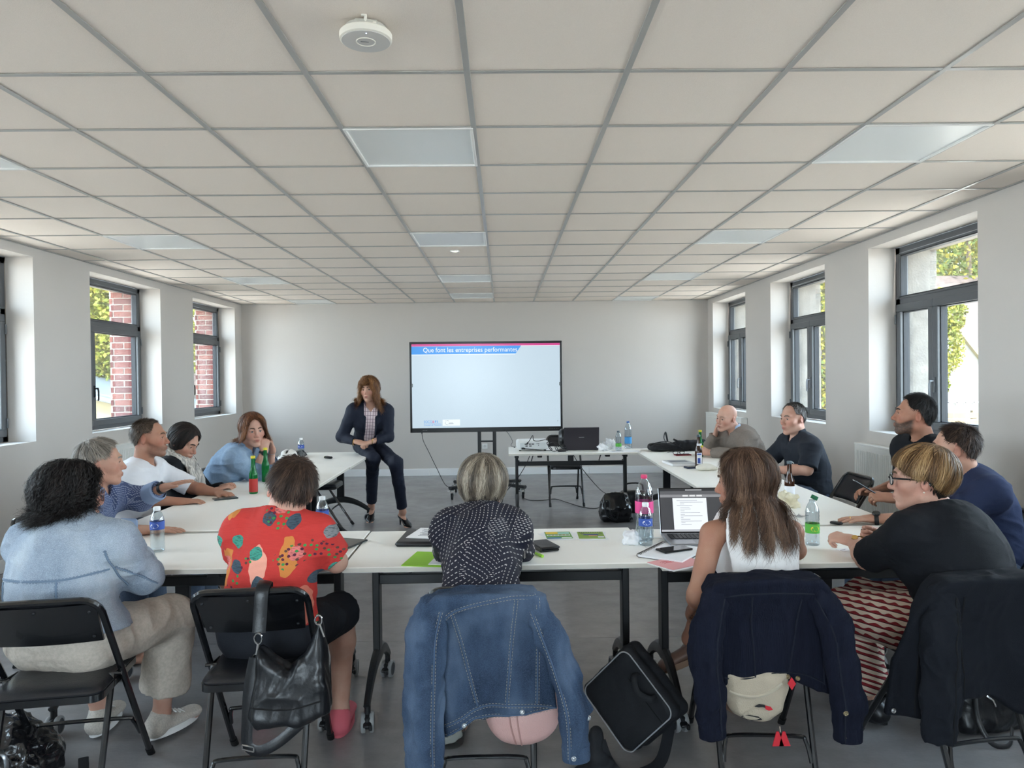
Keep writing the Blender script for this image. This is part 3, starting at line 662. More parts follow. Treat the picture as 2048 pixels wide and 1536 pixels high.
fit(text('slide_logo', 'SOCO', SB, t, (sx0+.077*SWd, yy-.001, sz1-.94*SHt), .046), .055*SWd); fit(text('slide_logo', '&', SP, t, (sx0+.1335*SWd, yy-.001, sz1-.94*SHt), .046), .013*SWd); fit(text('slide_logo', 'FI', SB, t, (sx0+.149*SWd, yy-.001, sz1-.94*SHt), .046), .017*SWd)
fit(text('slide_logo', 'Conseil et Finances', SB, t, (sx0+.077*SWd, yy-.001, sz1-.972*SHt), .026), .117*SWd)
flat('slide_band', [(.077, .948), (.077, .950), (.19, .950), (.19, .948)], SB, t, yy-.0005)
DKE = emis('slide_dark', (96, 106, 120)); fit(text('slide_page', '7', DKE, t, (sx0+.977*SWd, yy-.001, sz1-.945*SHt), .03), .006*SWd)
m_ = MB(); cx_, cz_ = sx0+.232*SWd, sz1-.938*SHt
for a0, a1, r_, ox, oz in ((.3, 2.6, .016, .008, .010), (2.8, 5.0, .015, -.008, -.004), (3.6, 5.6, .014, .006, -.014)): m_.tube([(cx_+ox+r_*math.cos(a), yy-.001, cz_+oz+r_*math.sin(a)) for a in np.linspace(a0, a1, 8)], .0014, 4)
for ox, oz in ((-.013, .026), (.012, .028), (-.016, .008)): m_.lathe([(0, -.001), (.0032, 0)], 8, (cx_+ox, yy-.001, cz_+oz), axis=(0, -1, 0))
for i_, w_ in enumerate((.05, .062)): m_.box((cx_+.045+w_*.1, yy-.0008, cz_-.004-.011*i_), (w_, .0006, .004))
m_.obj('slide_emblem', DKE, t, False)
for s in (-1, 1): MB().box((s*(w2-.030), -.027, 1.405), (.016, .008, .045), b=.003).obj('pen_clip', GREYP, t, False)
for k in range(6): MB().box((w2-.17+k*.022, -.0262, DZ0+.028), (.008, .002, .005)).obj('button', GREYP, t, False)
for k in range(3): MB().lathe([(0, 0), (.004, 0)], 8, (-w2+.16+k*.022, -.0262, DZ0+.026), axis=(0, -1, 0)).obj('port', STEEL, t, False)
s = MB()
for sx in (-.095, .095): s.box((sx+.0, .05, .70), (.045, .045, 1.25), b=.004)
s.obj('post', BLACK, t, False)
MB().box((0, .05, .69), (.16, .02, .02)).obj('post_crossbar', BLACK, t, False); MB().box((0, .05, .43), (.16, .02, .06)).obj('post_crossbar', BLACK, t, False)
MB().box((0, .085, 1.35), (.6, .04, .5), b=.005).obj('mounting_plate', BLACK, t, False)
for sx in (-1, 1):
    MB().tube([(sx*.10, .05, .165), (sx*.33, -.13, .150), (sx*.46, -.23, .145)], .028, 10, flat=(.8, 1.2)).obj('leg', BLACK, t)
    MB().tube([(sx*.10, .05, .165), (sx*.42, .36, .145)], .028, 10, flat=(.8, 1.2)).obj('leg', BLACK, t)
    for (cx, cy) in ((.435, -.21), (.41, .35)):
        c = MB().box((sx*cx, cy, .118), (.05, .06, .012), b=.003)
        for q in (-1, 1): c.prism([(-.028, .115), (.028, .115), (.012, .05), (-.02, .05)], (.005, 0, 0), (sx*cx+q*.018-.0025, cy, 0), ax=(0, 1, 0))
        c.box((sx*cx-.03, cy-.03, .10), (.05, .02, .008), rot=ry(.4)); c = c.obj('caster', STEEL, t, False)
        MB().lathe([(0, -.014), (.034, -.014), (.042, -.010), (.043, .0), (.042, .010), (.034, .014), (0, .014)], 22, (sx*cx, cy, .043), axis=(1, 0, 0)).obj('tyre', BLACK, c)
# ================================================================== BODY ENGINE: distance fields turned into one continuous mesh
def _h(ix, iy, iz, s):
    n = (ix*374761393+iy*668265263+iz*2147483647+s*1274126177) & 0xffffffff
    n = ((n ^ (n >> 13))*1274126177) & 0xffffffff
    return ((n ^ (n >> 16)) & 0xffff)/65535.
def vnoise(P, s=0):
    """value noise 0..1 at points P"""
    f = np.floor(P); i = f.astype(np.int64); t = P-f; t = t*t*(3-2*t); r = 0
    for a in (0, 1):
        for b in (0, 1):
            for c in (0, 1):
                w = (t[:, 0] if a else 1-t[:, 0])*(t[:, 1] if b else 1-t[:, 1])*(t[:, 2] if c else 1-t[:, 2])
                r = r+w*_h(i[:, 0]+a, i[:, 1]+b, i[:, 2]+c, s)
    return r
class SDF:
    def __init__(s): s.ops = []
    def _a(s, op, f, c, r, k): s.ops.append((op, f, np.array(c, float), r, k)); return s
    def cap(s, a, b, ra, rb=None, k=.02, op='u', cut=False, cuta=False):
        a, b = np.array(a, float), np.array(b, float); rb = ra if rb is None else rb; ba = b-a; L2 = max(ba@ba, 1e-9)
        def f(P):
            q = P-a; h = np.clip((q@ba)/L2, 0, 1); d = np.linalg.norm(q-h[..., None]*ba, axis=-1)-(ra+(rb-ra)*h)
            if cut: d = np.maximum(d, (P-b)@(ba/math.sqrt(L2)))
            if cuta: d = np.maximum(d, -((P-a)@(ba/math.sqrt(L2))))
            return d
        return s._a(op, f, (a+b)/2, np.linalg.norm(ba)/2+max(ra, rb), k)
    def ecap(s, a, b, n, ra, rb, k=.02, op='u', cut=False):
        """tapered elliptical capsule; n = thin axis; ra, rb = (wide, thin) radii at a and b"""
        a, b = np.array(a, float), np.array(b, float); ba = b-a; L2 = max(ba@ba, 1e-9); t = ba/math.sqrt(L2); n = nrm(np.array(n)-t*np.dot(n, t))
        def f(P):
            q = P-a; h = np.clip((q@ba)/L2, 0, 1); e = q-h[..., None]*ba; z = e@n; w = np.sqrt(np.maximum((e*e).sum(-1)-z*z, 0))
            rw = ra[0]+(rb[0]-ra[0])*h; rn = ra[1]+(rb[1]-ra[1])*h
            k0 = np.sqrt((w/rw)**2+(z/rn)**2); k1 = np.sqrt((w/rw**2)**2+(z/rn**2)**2)+1e-9; d = np.where(k0 > 1e-4, k0*(k0-1)/k1, -rn)
            if cut: d = np.maximum(d, (P-b)@t)
            return d
        return s._a(op, f, (a+b)/2, math.sqrt(L2)/2+max(ra+rb), k)
    def ell(s, c, r, A=None, k=.02, op='u'):
        c = np.array(c, float); r = np.array(r, float); A = np.eye(3) if A is None else np.array(A)   # rows of A: axes
        def f(P):
            q = (P-c)@A.T; k0 = np.linalg.norm(q/r, axis=-1); k1 = np.linalg.norm(q/r**2, axis=-1)+1e-9
            return np.where(k0 > 1e-3, k0*(k0-1)/k1, -r.min())
        return s._a(op, f, c, r.max(), k)
    def rbox(s, c, hs, A=None, rr=.01, k=.02, op='u'):
        c = np.array(c, float); hs = np.array(hs, float)-rr; A = np.eye(3) if A is None else np.array(A)
        def f(P):
            q = np.abs((P-c)@A.T)-hs; return np.linalg.norm(np.maximum(q, 0), axis=-1)+np.minimum(q.max(-1), 0)-rr
        return s._a(op, f, c, np.linalg.norm(hs)+rr, k)
    def plane(s, p, n, k=.004, op='i'):
        """keep what lies behind the plane (p, n)"""
        p, n = np.array(p, float), nrm(n); return s._a(op, lambda P: (P-p)@n, p, 1e9, k)
    def fn(s, f, c, r, k=.01, op='u'): return s._a(op, f, c, r, k)
    def ev(s, P, cc, cr):
        """P (cells, pts, 3); cc cell centres, cr cell radius"""
        D = np.full(P.shape[:2], .25)
        for op, f, c, r, k in s.ops:
            if r > 1e8: sel = slice(None)
            else:
                m = ((cc-c)**2).sum(1) < (r+cr+(.07 if op == 'u' else .03))**2
                if not m.any(): continue
                sel = np.nonzero(m)[0]
            a = D[sel]; b = f(P[sel])
            if op == 'u': h = np.clip(.5+.5*(a-b)/k, 0, 1); D[sel] = a*(1-h)+b*h-k*h*(1-h)
            elif op == 's': b = -b; h = np.clip(.5-.5*(a-b)/k, 0, 1); D[sel] = a*(1-h)+b*h+k*h*(1-h)
            else: h = np.clip(.5-.5*(a-b)/k, 0, 1); D[sel] = a*(1-h)+b*h+k*h*(1-h)
        return D
    def bounds(s):
        cs = [(o[2]-o[3], o[2]+o[3]) for o in s.ops if o[0] == 'u']
        return np.min([c[0] for c in cs], 0)-.02, np.max([c[1] for c in cs], 0)+.02
    def mesh(s, h):
        lo, hi = s.bounds(); n0 = np.ceil((hi-lo)/(16*h)).astype(int)
        g = np.stack(np.meshgrid(*[np.arange(n) for n in n0], indexing='ij'), -1).reshape(-1, 3)
        c0 = lo+(g+.5)*16*h; d = s.ev(c0[:, None], c0, .87*16*h)[:, 0]; g = g[np.abs(d) < 16*h*1.05+.015]
        o = np.stack(np.meshgrid(*[np.arange(4)]*3, indexing='ij'), -1).reshape(-1, 3)
        c0 = lo+(g+.5)*16*h; gi = (g[:, None]*4+o[None]); d = s.ev(lo+(gi+.5)*4*h, c0, .87*16*h)
        gi = gi[np.abs(d) < 4*h*1.2+.004]
        o5 = np.stack(np.meshgrid(*[np.arange(5)]*3, indexing='ij'), -1).reshape(-1, 3)
        base = gi*4; c1 = lo+(gi+.5)*4*h
        D = np.concatenate([s.ev(lo+(base[i:i+4000, None]+o5[None])*h, c1[i:i+4000], .87*4*h) for i in range(0, len(gi), 4000)]).reshape(-1, 5, 5, 5)
        D = np.where(np.abs(D) < 1e-7, 1e-7, D)
        cor = [D[:, a:a+4, b:b+4, c:c+4] for a in (0, 1) for b in (0, 1) for c in (0, 1)]
        ins = sum((q < 0).astype(np.int8) for q in cor); mix = (ins > 0) & (ins < 8)
        ci = np.argwhere(mix); cv = np.stack([q[mix] for q in cor], 1); gc = base[ci[:, 0]]+ci[:, 1:]
        off = np.array([(a, b, c) for a in (0, 1) for b in (0, 1) for c in (0, 1)], float); acc = np.zeros((len(ci), 3)); cnt = np.zeros(len(ci))
        for i in range(8):
            for j in range(i+1, 8):
                if np.abs(off[i]-off[j]).sum() != 1: continue
                a, b = cv[:, i], cv[:, j]; m = (a < 0) != (b < 0); t = a[m]/(a[m]-b[m])
                acc[m] += off[i]+(off[j]-off[i])*t[:, None]; cnt[m] += 1
        Vt = lo+(gc+acc/cnt[:, None])*h
        dim = (n0*16+8).astype(np.int64); key = lambda q: (q[..., 0]+2)+(q[..., 1]+2)*dim[0]+(q[..., 2]+2)*dim[0]*dim[1]
        kk = key(gc.astype(np.int64)); od = np.argsort(kk); ks = kk[od]; Q = []
        for ax in range(3):
            sl0 = [slice(0, 4)]*3; sl1 = list(sl0); sl1[ax] = slice(1, 5); A = D[(slice(None), *sl0)] < 0; B = D[(slice(None), *sl1)] < 0
            e = np.argwhere(A != B); fl = A[A != B]; p = (base[e[:, 0]]+e[:, 1:]).astype(np.int64); u, v = [(1, 2), (2, 0), (0, 1)][ax]
            q = []
            for du, dv in ((0, 0), (-1, 0), (-1, -1), (0, -1)):
                z = p.copy(); z[:, u] += du; z[:, v] += dv; z = key(z); i = np.clip(np.searchsorted(ks, z), 0, len(ks)-1); q.append(np.where(ks[i] == z, od[i], -1))
            q = np.stack(q, 1); ok = (q >= 0).all(1); q = q[ok]; f = fl[ok]; q[~f] = q[~f][:, ::-1]; Q.append(q)
        return Vt, np.concatenate(Q)
def vnormals(Vt, Q):
    n = np.cross(Vt[Q[:, 2]]-Vt[Q[:, 0]], Vt[Q[:, 3]]-Vt[Q[:, 1]]); N = np.zeros_like(Vt)
    for k in range(4):
        for a in range(3): N[:, a] += np.bincount(Q[:, k], n[:, a], len(Vt))
    return N/(np.linalg.norm(N, axis=1)[:, None]+1e-12)
def relax(Vt, Q, it=1, w=.5):
    for _ in range(it):
        S_ = np.zeros_like(Vt); c = np.zeros(len(Vt))
        for k in range(4):
            for nb in (Q[:, (k+1) % 4], Q[:, (k-1) % 4]):
                for a in range(3): S_[:, a] += np.bincount(Q[:, k], Vt[nb, a], len(Vt))
                c += np.bincount(Q[:, k], minlength=len(Vt))
        Vt = Vt+w*(S_/np.maximum(c, 1)[:, None]-Vt)
    return Vt
def np_mesh(name, Vt, Q, mats, attr=None, smooth=True):
    me = bpy.data.meshes.new(name); nq = len(Q); k = Q.shape[1]
    me.vertices.add(len(Vt)); me.vertices.foreach_set('co', np.ascontiguousarray(Vt, np.float32).ravel())
    me.loops.add(nq*k); me.loops.foreach_set('vertex_index', np.ascontiguousarray(Q, np.int32).ravel())
    me.polygons.add(nq); me.polygons.foreach_set('loop_start', np.arange(0, nq*k, k, dtype=np.int32)); me.polygons.foreach_set('loop_total', np.full(nq, k, np.int32))
    for m in (mats if isinstance(mats, (list, tuple)) else [mats]): me.materials.append(m)
    me.update(calc_edges=True)
    if smooth: me.polygons.foreach_set('use_smooth', np.ones(nq, bool))
    for nm, a in (attr or {}).items():
        if np.ndim(a) == 1:
            t = me.attributes.new(nm, 'FLOAT', 'POINT'); t.data.foreach_set('value', np.ascontiguousarray(a, np.float32))
        else:
            t = me.attributes.new(nm, 'FLOAT_VECTOR', 'POINT'); t.data.foreach_set('vector', np.ascontiguousarray(a, np.float32).ravel())
    me.validate(); return me
def folds(P, N, amp, fr=(9, 9, 16), seed=0, fine=.35):
    """cloth creases: ridged, warped noise pushed along the normals"""
    w = np.stack([vnoise(P*5+9, seed+1), vnoise(P*5+31, seed+2), vnoise(P*5+57, seed+3)], 1)-.5
    q = (P+w*.13)*np.array(fr)
    a = 1-np.abs(2*vnoise(q, seed)-1); b = 1-np.abs(2*vnoise(q*2.3+5, seed+7)-1)
    d = (a**2.2-.35)+fine*(b**2.5-.3)
    return P+N*(amp*d)[:, None]
# ------------------------------------------------------------------ skin and hair materials
def skin_mat(name, rgb, lip=(168, 96, 88), beard=(60, 50, 44)):
    m = pm(name, rgb, .52, spec=.4, var=(14, .45, tuple(int(c*k) for c, k in zip(rgb, (.93, .80, .76)))), bump=(260, .08, 2), sss=.0)
    nt = m.node_tree; b = nt.nodes['Principled BSDF']; l = b.inputs['Base Color'].links[0].from_socket
    for at, col, k in (('blush', (int(rgb[0]*.94), int(rgb[1]*.70), int(rgb[2]*.68)), .75), ('lips', lip, .85), ('beard', beard, .9)):
        a = nn(nt, 'ShaderNodeAttribute', attribute_name=at); mx = nn(nt, 'ShaderNodeMix', data_type='RGBA'); q = nn(nt, 'ShaderNodeMath', operation='MULTIPLY'); q.inputs[1].default_value = k
        nt.links.new(a.outputs['Fac'], q.inputs[0]); nt.links.new(q.outputs[0], mx.inputs[0]); nt.links.new(l, mx.inputs[6]); mx.inputs[7].default_value = (*lin(col), 1); l = mx.outputs[2]
    nt.links.new(l, b.inputs['Base Color']); return m
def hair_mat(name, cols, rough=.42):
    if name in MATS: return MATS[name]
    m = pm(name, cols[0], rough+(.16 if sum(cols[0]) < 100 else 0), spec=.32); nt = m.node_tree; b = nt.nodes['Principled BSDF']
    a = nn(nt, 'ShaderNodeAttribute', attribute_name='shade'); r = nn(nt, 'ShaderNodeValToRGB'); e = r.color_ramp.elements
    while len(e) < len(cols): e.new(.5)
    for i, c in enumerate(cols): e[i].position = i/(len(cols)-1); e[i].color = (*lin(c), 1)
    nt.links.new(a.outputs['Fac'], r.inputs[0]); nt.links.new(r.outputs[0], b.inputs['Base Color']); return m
EYEW = pm('eye_white', (196, 188, 182), .25); PUP = pm('pupil', (12, 10, 10), .1); IRB = pm('iris_brown', (70, 48, 34), .15); IRG = pm('iris_blue', (88, 108, 118), .15)
# ------------------------------------------------------------------ head, hands
def head_frame(c, yaw, pitch=0, roll=0):
    y, p, q = map(math.radians, (yaw, pitch, roll)); f = V(math.cos(y)*math.cos(p), math.sin(y)*math.cos(p), math.sin(p)); r = V(math.sin(y), -math.cos(y), 0); u = np.cross(r, f)
    return np.array(c, float), np.stack([r*math.cos(q)-u*math.sin(q), f, u*math.cos(q)+r*math.sin(q)])      # rows: right, forward, up
def add_head(S, hc, A, s=1., fem=False, k_=None, jaw=1., nose=1., plump=0.):
    T = lambda x, y, z: hc+(V(x, y, z)*s)@A
    e = lambda c, r, **k: S.ell(T(*c), np.array(r)*s, A, **k)
    c_ = lambda a, b, ra, rb, **k: S.cap(T(*a), T(*b), ra*s, rb*s, **k)
    e((0, -.012, .034), (.0765, .098, .088), k=.02)
    e((0, .030, -.030), (.060+plump*.6, .066, .082), k=.03)
    for x in (-1, 1):
        c_((x*.050*jaw, .004, -.064), (x*.012, .070, -.103), .016+plump, .014+plump*.5, k=.03)
        e((x*.046, .054, -.022), (.022+plump, .026, .024), k=.025)
        c_((x*.012, .086, .028), (x*.042, .074, .028), .010 if fem else .0125, .008, k=.02)
    e((0, .078, -.101), (.017, .016, .014), k=.02)
    for x in (-1, 1):
        e((x*.031, .104, .006), (.020, .020, .014), k=.016, op='s')
        S.ell(T(x*.031, .0765, .005), np.array((.0155, .0145, .0140))*s, A, k=.006)
        e((x*.031, .0935, .0035), (.0120, .012, .0036), k=.003, op='s')
    c_((0, .090, .014), (0, .1125*nose, -.026), .0075, .0105, k=.012); e((0, .112*nose, -.031), (.0115, .011, .010), k=.008)
    for x in (-1, 1): e((x*.0125, .100, -.034), (.0085, .010, .0075), k=.007)
    e((0, .088, -.064), (.026, .017, .016), k=.016)
    e((0, .0985, -.0605), (.0215, .0095, .0058), k=.005); e((0, .0965, -.0715), (.0185, .0095, .0068), k=.005)
    c_((-.022, .097, -.0657), (.022, .097, -.0657), .0018, .0018, k=.004, op='s')
    for x in (-1, 1):
        B = A.copy(); t = x*.35; B = np.stack([A[0]*math.cos(t)+A[1]*math.sin(t)*-1, A[1]*math.cos(t)+A[0]*math.sin(t), A[2]]); 
        S.ell(T(x*.0795, -.012, -.008), np.array((.0080, .0170, .0285))*s, B, k=.008); S.ell(T(x*.088, -.008, -.005), np.array((.006, .0095, .017))*s, B, k=.005, op='s')
    return T
def face_attr(P, hc, A, s=1., beard=0., blush=.6):
    q = ((P-hc)@A.T)/s; x, y, z = q[:, 0], q[:, 1], q[:, 2]; sm = lambda d, w: np.clip(1-d/w, 0, 1)
    near = (np.abs(x) < .1) & (np.abs(y) < .14) & (z > -.135) & (z < .13)
    lips = np.clip(1.6-1.6*np.sqrt((x/.024)**2+((z+.0655)/.0135)**2), 0, 1)*(y > .088)*near
    bl = (np.exp(-((np.abs(x)-.046)**2+(z+.028)**2)/.0007)+1.1*np.exp(-(x**2+(z+.03)**2)/.0002)*(y > .09)+.9*(np.abs(x) > .076)*(np.abs(z) < .05)*(np.abs(y+.01) < .035))*near*blush
    bd = 0*x
    if beard:
        line = -.045+.035*np.clip((.075-y)/.07, 0, 1.6); bd = np.clip((line-z)/.014, 0, 1)*(z > -.125)*np.clip((y+.002)/.02, 0, 1)
        mo = np.clip(1.4-1.4*np.sqrt((x/.034)**2+((z+.050)/.013)**2), 0, 1)*(y > .07); bd = np.clip(np.maximum(bd, mo), 0, 1)*(1-np.clip(lips*1.5, 0, 1))*near*beard
        bd = bd*(.7+.6*vnoise(P*160, 3))
    return {'lips': lips, 'blush': np.clip(bl, 0, 1), 'beard': np.clip(bd, 0, 1)}
HANDS = {'flat': (.08, .10, .05, .1), 'relax': (.35, .45, .35, .3), 'grip': (.95, 1.15, .8, .6), 'fist': (1.35, 1.5, 1.0, .9), 'clasp': (.75, 1.0, .7, .5), 'spread': (.04, .12, .06, .05), 'pinch': (.8, .7, .4, .6)}
def add_hand(S, w, d, n, side, pose='relax', s=1.):
    """w wrist, d finger direction, n out of the palm, side 'r' or 'l'"""
    d = nrm(d); n = np.array(n, float); n = nrm(n-d*n.dot(d)); t = np.cross(d, n)*(1 if side == 'r' else -1); w = np.array(w, float)
    c1, c2, c3, th = HANDS[pose]; spread = .16 if pose == 'spread' else .05
    S.ecap(w-d*.01, w+d*.03*s, n, (.027*s, .020*s), (.034*s, .0165*s), k=.012)
    S.ecap(w+d*.025*s+t*.002, w+d*.080*s, n, (.033*s, .0165*s), (.037*s, .0125*s), k=.01)
    for i, (o, ln, st) in enumerate(((.0295, .073, .089), (.0100, .081, .093), (-.0100, .075, .090), (-.0285, .060, .083))):
        p = w+d*st*s+t*o*s; dd = nrm(d+t*(o/.03)*spread); r = (.0092, .0094, .0090, .0080)[i]*s; a = 0
        S.cap(p-dd*.02*s, p, r, r, k=.006)
        for L_, cc, r2 in ((.44, c1, .95), (.31, c2, .88), (.25, c3, .78)):
            a += cc*(1+.08*i); q = p+(dd*math.cos(a)+n*math.sin(a))*ln*L_*s; S.cap(p, q, r, r*r2/.98, k=.0035); p = q; r = r*.93
    b0 = w+d*.018*s+t*.020*s+n*.004; b1 = w+d*.050*s+t*(.040-.012*th)*s+n*(.010+.016*th)*s; S.cap(b0, b1, .0155*s, .0125*s, k=.012)
    d2 = nrm(d*(.85)+t*(.5-.75*th)+n*(.15+.5*th)); b2 = b1+d2*.033*s; S.cap(b1, b2, .0112*s, .0102*s, k=.004); d3 = nrm(d2+d*.3-t*.35*th+n*.15*th); S.cap(b2, b2+d3*.026*s, .0100*s, .0080*s, k=.003)
    return t
def ik(a, c, l1, l2, pole):
    a, c = np.array(a, float), np.array(c, float); v = c-a; L = np.linalg.norm(v); L = min(L, (l1+l2)*.999); v = nrm(v)
    x = (l1*l1-l2*l2+L*L)/(2*L); hgt = math.sqrt(max(l1*l1-x*x, 0)); p = np.array(pole, float); p = nrm(p-v*p.dot(v)); return a+v*x+p*hgt
# ------------------------------------------------------------------ hair
def kf(phi, keys):
    """periodic interpolation of (azimuth deg, value) keys; 0 = front, 90 = wearer's right, 180 = back"""
    k = sorted(keys); x = [q[0] for q in k]; y = [q[1] for q in k]; x = [x[-1]-360]+x+[x[0]+360]; y = [y[-1]]+y+[y[0]]
    return np.interp(np.mod(phi+180, 360)-180, x, y)
SHORT_LINE = [(0, 46), (25, 45), (48, 56), (62, 80), (75, 86), (88, 84), (102, 104), (120, 124), (150, 128), (180, 130), (-150, 128), (-120, 124), (-102, 104), (-88, 84), (-75, 86), (-62, 80), (-48, 56), (-25, 45)]
def hair(parent, hc, A, s, mat, line=SHORT_LINE, hang=None, th=.018, n=1800, length=None, width=.0022, pts=9, wave=0., wf=30., lift=0., flare=0., pole=(180, 28), shade=(.1, .9), seed=1, r=(.0785, .0995, .090), fuzz=.10, name='hair', gather=None, sheen=.0, curl=0., topth=None, sdir=None, cap=.55, shellhang=True, loc=None, avoid=None, lj=9.):
    """scalp shell and strands combed from the crown; line = hair line (angle from the top), hang = free length below it"""
    rg = np.random.default_rng(seed); cen = V(0, -.012, .030); r = np.array(r); loc = np.zeros(3) if loc is None else np.array(loc)
    if hang is None: hang = [(a*q, w) for a, w in ((0, 0), (112, 0), (135, .022), (180, .032)) for q in (1, -1)]; flare = flare or -.25
    avoid = [BVHTree.FromPolygons([v.co for v in o.data.vertices], [tuple(q.vertices) for q in o.data.polygons]) for o in (avoid or [])]; down = V(0, 0, -1)@A.T; down = nrm(down)
    def surf(phi, the, lay):
        st = np.sin(np.radians(the)); rr = r+lay[..., None]*th*V(1, 1, (topth or th)/th)
        return cen+np.stack([rr[..., 0]*st*np.sin(np.radians(phi)), rr[..., 1]*st*np.cos(np.radians(phi)), rr[..., 2]*np.cos(np.radians(the))], -1)
    # shell
    nu, nv = 72, 16; ph = np.linspace(-180, 180, nu, False); G = []
    for u in range(nu):
        te = kf(ph[u], line)-1.5; hl = kf(ph[u], hang)*(.80 if shellhang and not avoid else 0); th_ = np.concatenate([np.linspace(2, te, nv-5), np.full(5, te)])
        P = surf(np.full(nv, ph[u]), th_, np.full(nv, cap)); P[:nv-5] += 0
        hh = np.linspace(0, 1, 6)[1:]; out = nrm(V(math.sin(math.radians(ph[u])), math.cos(math.radians(ph[u])), 0))
        P[nv-5:] += down*(hl*hh)[:, None]+out*(flare*hl*hh**1.5)[:, None]
        G.append(P)
    G = np.array(G); nz = vnoise(G.reshape(-1, 3)*V(60, 60, 22), seed).reshape(nu, nv); G = cen+(G-cen)*(1+(nz-.5)[..., None]*min(fuzz, .22)*.8)
    I = cen+(G-cen)*.86; I[:, :3] = cen+(G[:, :3]-cen)*.9
    mb = MB(); mb.grid(G, close_u=True); mb.grid(I, close_u=True, flip=True); mb.grid(np.stack([G[:, -1], I[:, -1]], 1), close_u=True)
    mb.add([G[:, 0].mean(0)]+list(G[:, 0]), [(0, 1+(k+1) % nu, 1+k) for k in range(nu)])
    SV = np.array(mb.v); SF = mb.f
    # strands
    pd = V(math.sin(math.radians(pole[1]))*math.sin(math.radians(pole[0])), math.sin(math.radians(pole[1]))*math.cos(math.radians(pole[0])), math.cos(math.radians(pole[1])))
    pa = nrm(np.cross(pd, V(0, 1, .3))); pb = np.cross(pd, pa); Vs, Fs, Sh = [], [], []; k0 = 0
    m = 26; arcs = np.linspace(.02, 2.75, m); cl = rg.random((90, 2))
    for i in range(n):
        az = rg.random()*2*PI; lay = (rg.random()**.7)*1.0
        if gather is not None: az += 0
        pj = nrm(pd+rg.normal(size=3)*.10); dirs = pj*np.cos(arcs)[:, None]+(pa*math.cos(az)+pb*math.sin(az))*np.sin(arcs)[:, None]
        phi = np.degrees(np.arctan2(dirs[:, 0], dirs[:, 1])); the = np.degrees(np.arccos(np.clip(dirs[:, 2], -1, 1)))
        lim = kf(phi, line)+(rg.random()-.5)*lj; bad = np.nonzero(the > lim)[0]; e = bad[0] if len(bad) else m
        if e < 3: continue
        P = surf(phi[:e], the[:e], np.full(e, lay))
        hl = float(kf(phi[e-1], hang))*(.82+.25*rg.random())
        if hl > .005:
            hh = np.linspace(0, 1, 10)[1:]; out = nrm(V(dirs[e-1, 0], dirs[e-1, 1], 0)); tg = nrm(P[-1]-P[-2]) if e > 1 else down
            bl = np.clip(hh*hl/.05, 0, 1)[:, None]; stepd = nrm(tg)*(1-bl)+down*bl; inc = np.cumsum(stepd, 0)*(hl/9)
            tail = P[-1]+inc+out*(flare*hl*hh**1.5)[:, None]
            if avoid:
                wp = hc+(np.concatenate([P[-1:], tail])*s)@A-loc; o_ = .010+.016*rg.random(); cur = wp[0].copy(); res_ = []
                for k in range(1, 10):
                    cur = cur+(wp[k]-wp[k-1])
                    for bv in avoid:
                        c_, n_, _, dd = bv.find_nearest(Vector(cur), .10)
                        if c_ is not None and (Vector(cur)-c_).dot(n_) < o_: cur = np.array(c_+n_*o_)
                    res_.append(cur)
                tail = ((np.array(res_)+loc-hc)@A.T)/s; tail[1:-1] = (tail[:-2]+2*tail[1:-1]+tail[2:])/4
            P = np.concatenate([P, tail])
        sg = np.linalg.norm(np.diff(P, axis=0), axis=1); cs = np.concatenate([[0], np.cumsum(sg)]); tot = cs[-1]
        if length:
            a0 = rg.random()*tot*.98; a1 = min(a0+length*(.6+.6*rg.random()), tot+length*.25)
        else: a0 = rg.random()**1.3*tot*.62; a1 = tot*(1.02-.12*rg.random()**2)
        tt = np.linspace(0, 1, pts); q = np.stack([np.interp(np.minimum(a0+(a1-a0)*tt, tot), cs, P[:, k]) for k in range(3)], 1)
        if a1 > tot: q += nrm(P[-1]-P[-2])*np.maximum(a0+(a1-a0)*tt-tot, 0)[:, None]
        N_ = q-cen; N_[:, 2] *= .6; N_ /= np.linalg.norm(N_, axis=1)[:, None]+1e-9
        T_ = np.gradient(q, axis=0); T_ /= np.linalg.norm(T_, axis=1)[:, None]+1e-9; Sd = np.cross(T_, N_); Sd /= np.linalg.norm(Sd, axis=1)[:, None]+1e-9
        if length: q = q-N_*(.35*th*(1-tt)[:, None]); q += N_*(lift*tt*tt*(.5+rg.random()))[:, None]
        if sdir is not None: q += (np.array(sdir)*(tt*tt*length)[:, None])
        if wave:
            p0 = int(az/(2*PI)*40)*1.7+rg.random()*1.2; am = wave*(.4+.8*tt)*(.6+.8*rg.random()); al = a0+(a1-a0)*tt
            q += Sd*(am*np.sin(al*wf+p0))[:, None]+N_*(am*.7*np.sin(al*wf*1.13+p0*1.7+1))[:, None]
        if curl:
            al = a0+(a1-a0)*tt; p0 = rg.random()*6.28; fr = wf*(2+rg.random()*1.6); q += Sd*(curl*np.sin(al*fr+p0)*tt)[:, None]+N_*(curl*np.cos(al*fr+p0)*tt)[:, None]
        q += (rg.random(3)-.5)*fuzz*.02+Sd*((rg.random()-.5)*fuzz*.05*tt)[:, None]
        ro = (rg.random()-.5)*.9; W_ = Sd*math.cos(ro)+N_*math.sin(ro); wd = width*(.6+.8*rg.random())*np.minimum(1, np.minimum(tt*5+.35, (1-tt)*3+.2))
        Vs.append(np.stack([q-W_*wd[:, None]/2, q+W_*wd[:, None]/2], 1).reshape(-1, 3)); b = k0+np.arange(pts-1)*2; Fs.append(np.stack([b, b+1, b+3, b+2], 1)); k0 += 2*pts
        v = shade[0]+(shade[1]-shade[0])*float(np.clip(.5+.28*math.sin(az*9+1.3*seed)+.55*(rg.random()-.5), 0, 1)); Sh.append(np.full(2*pts, v)*(.82+.18*np.repeat(tt, 2)))
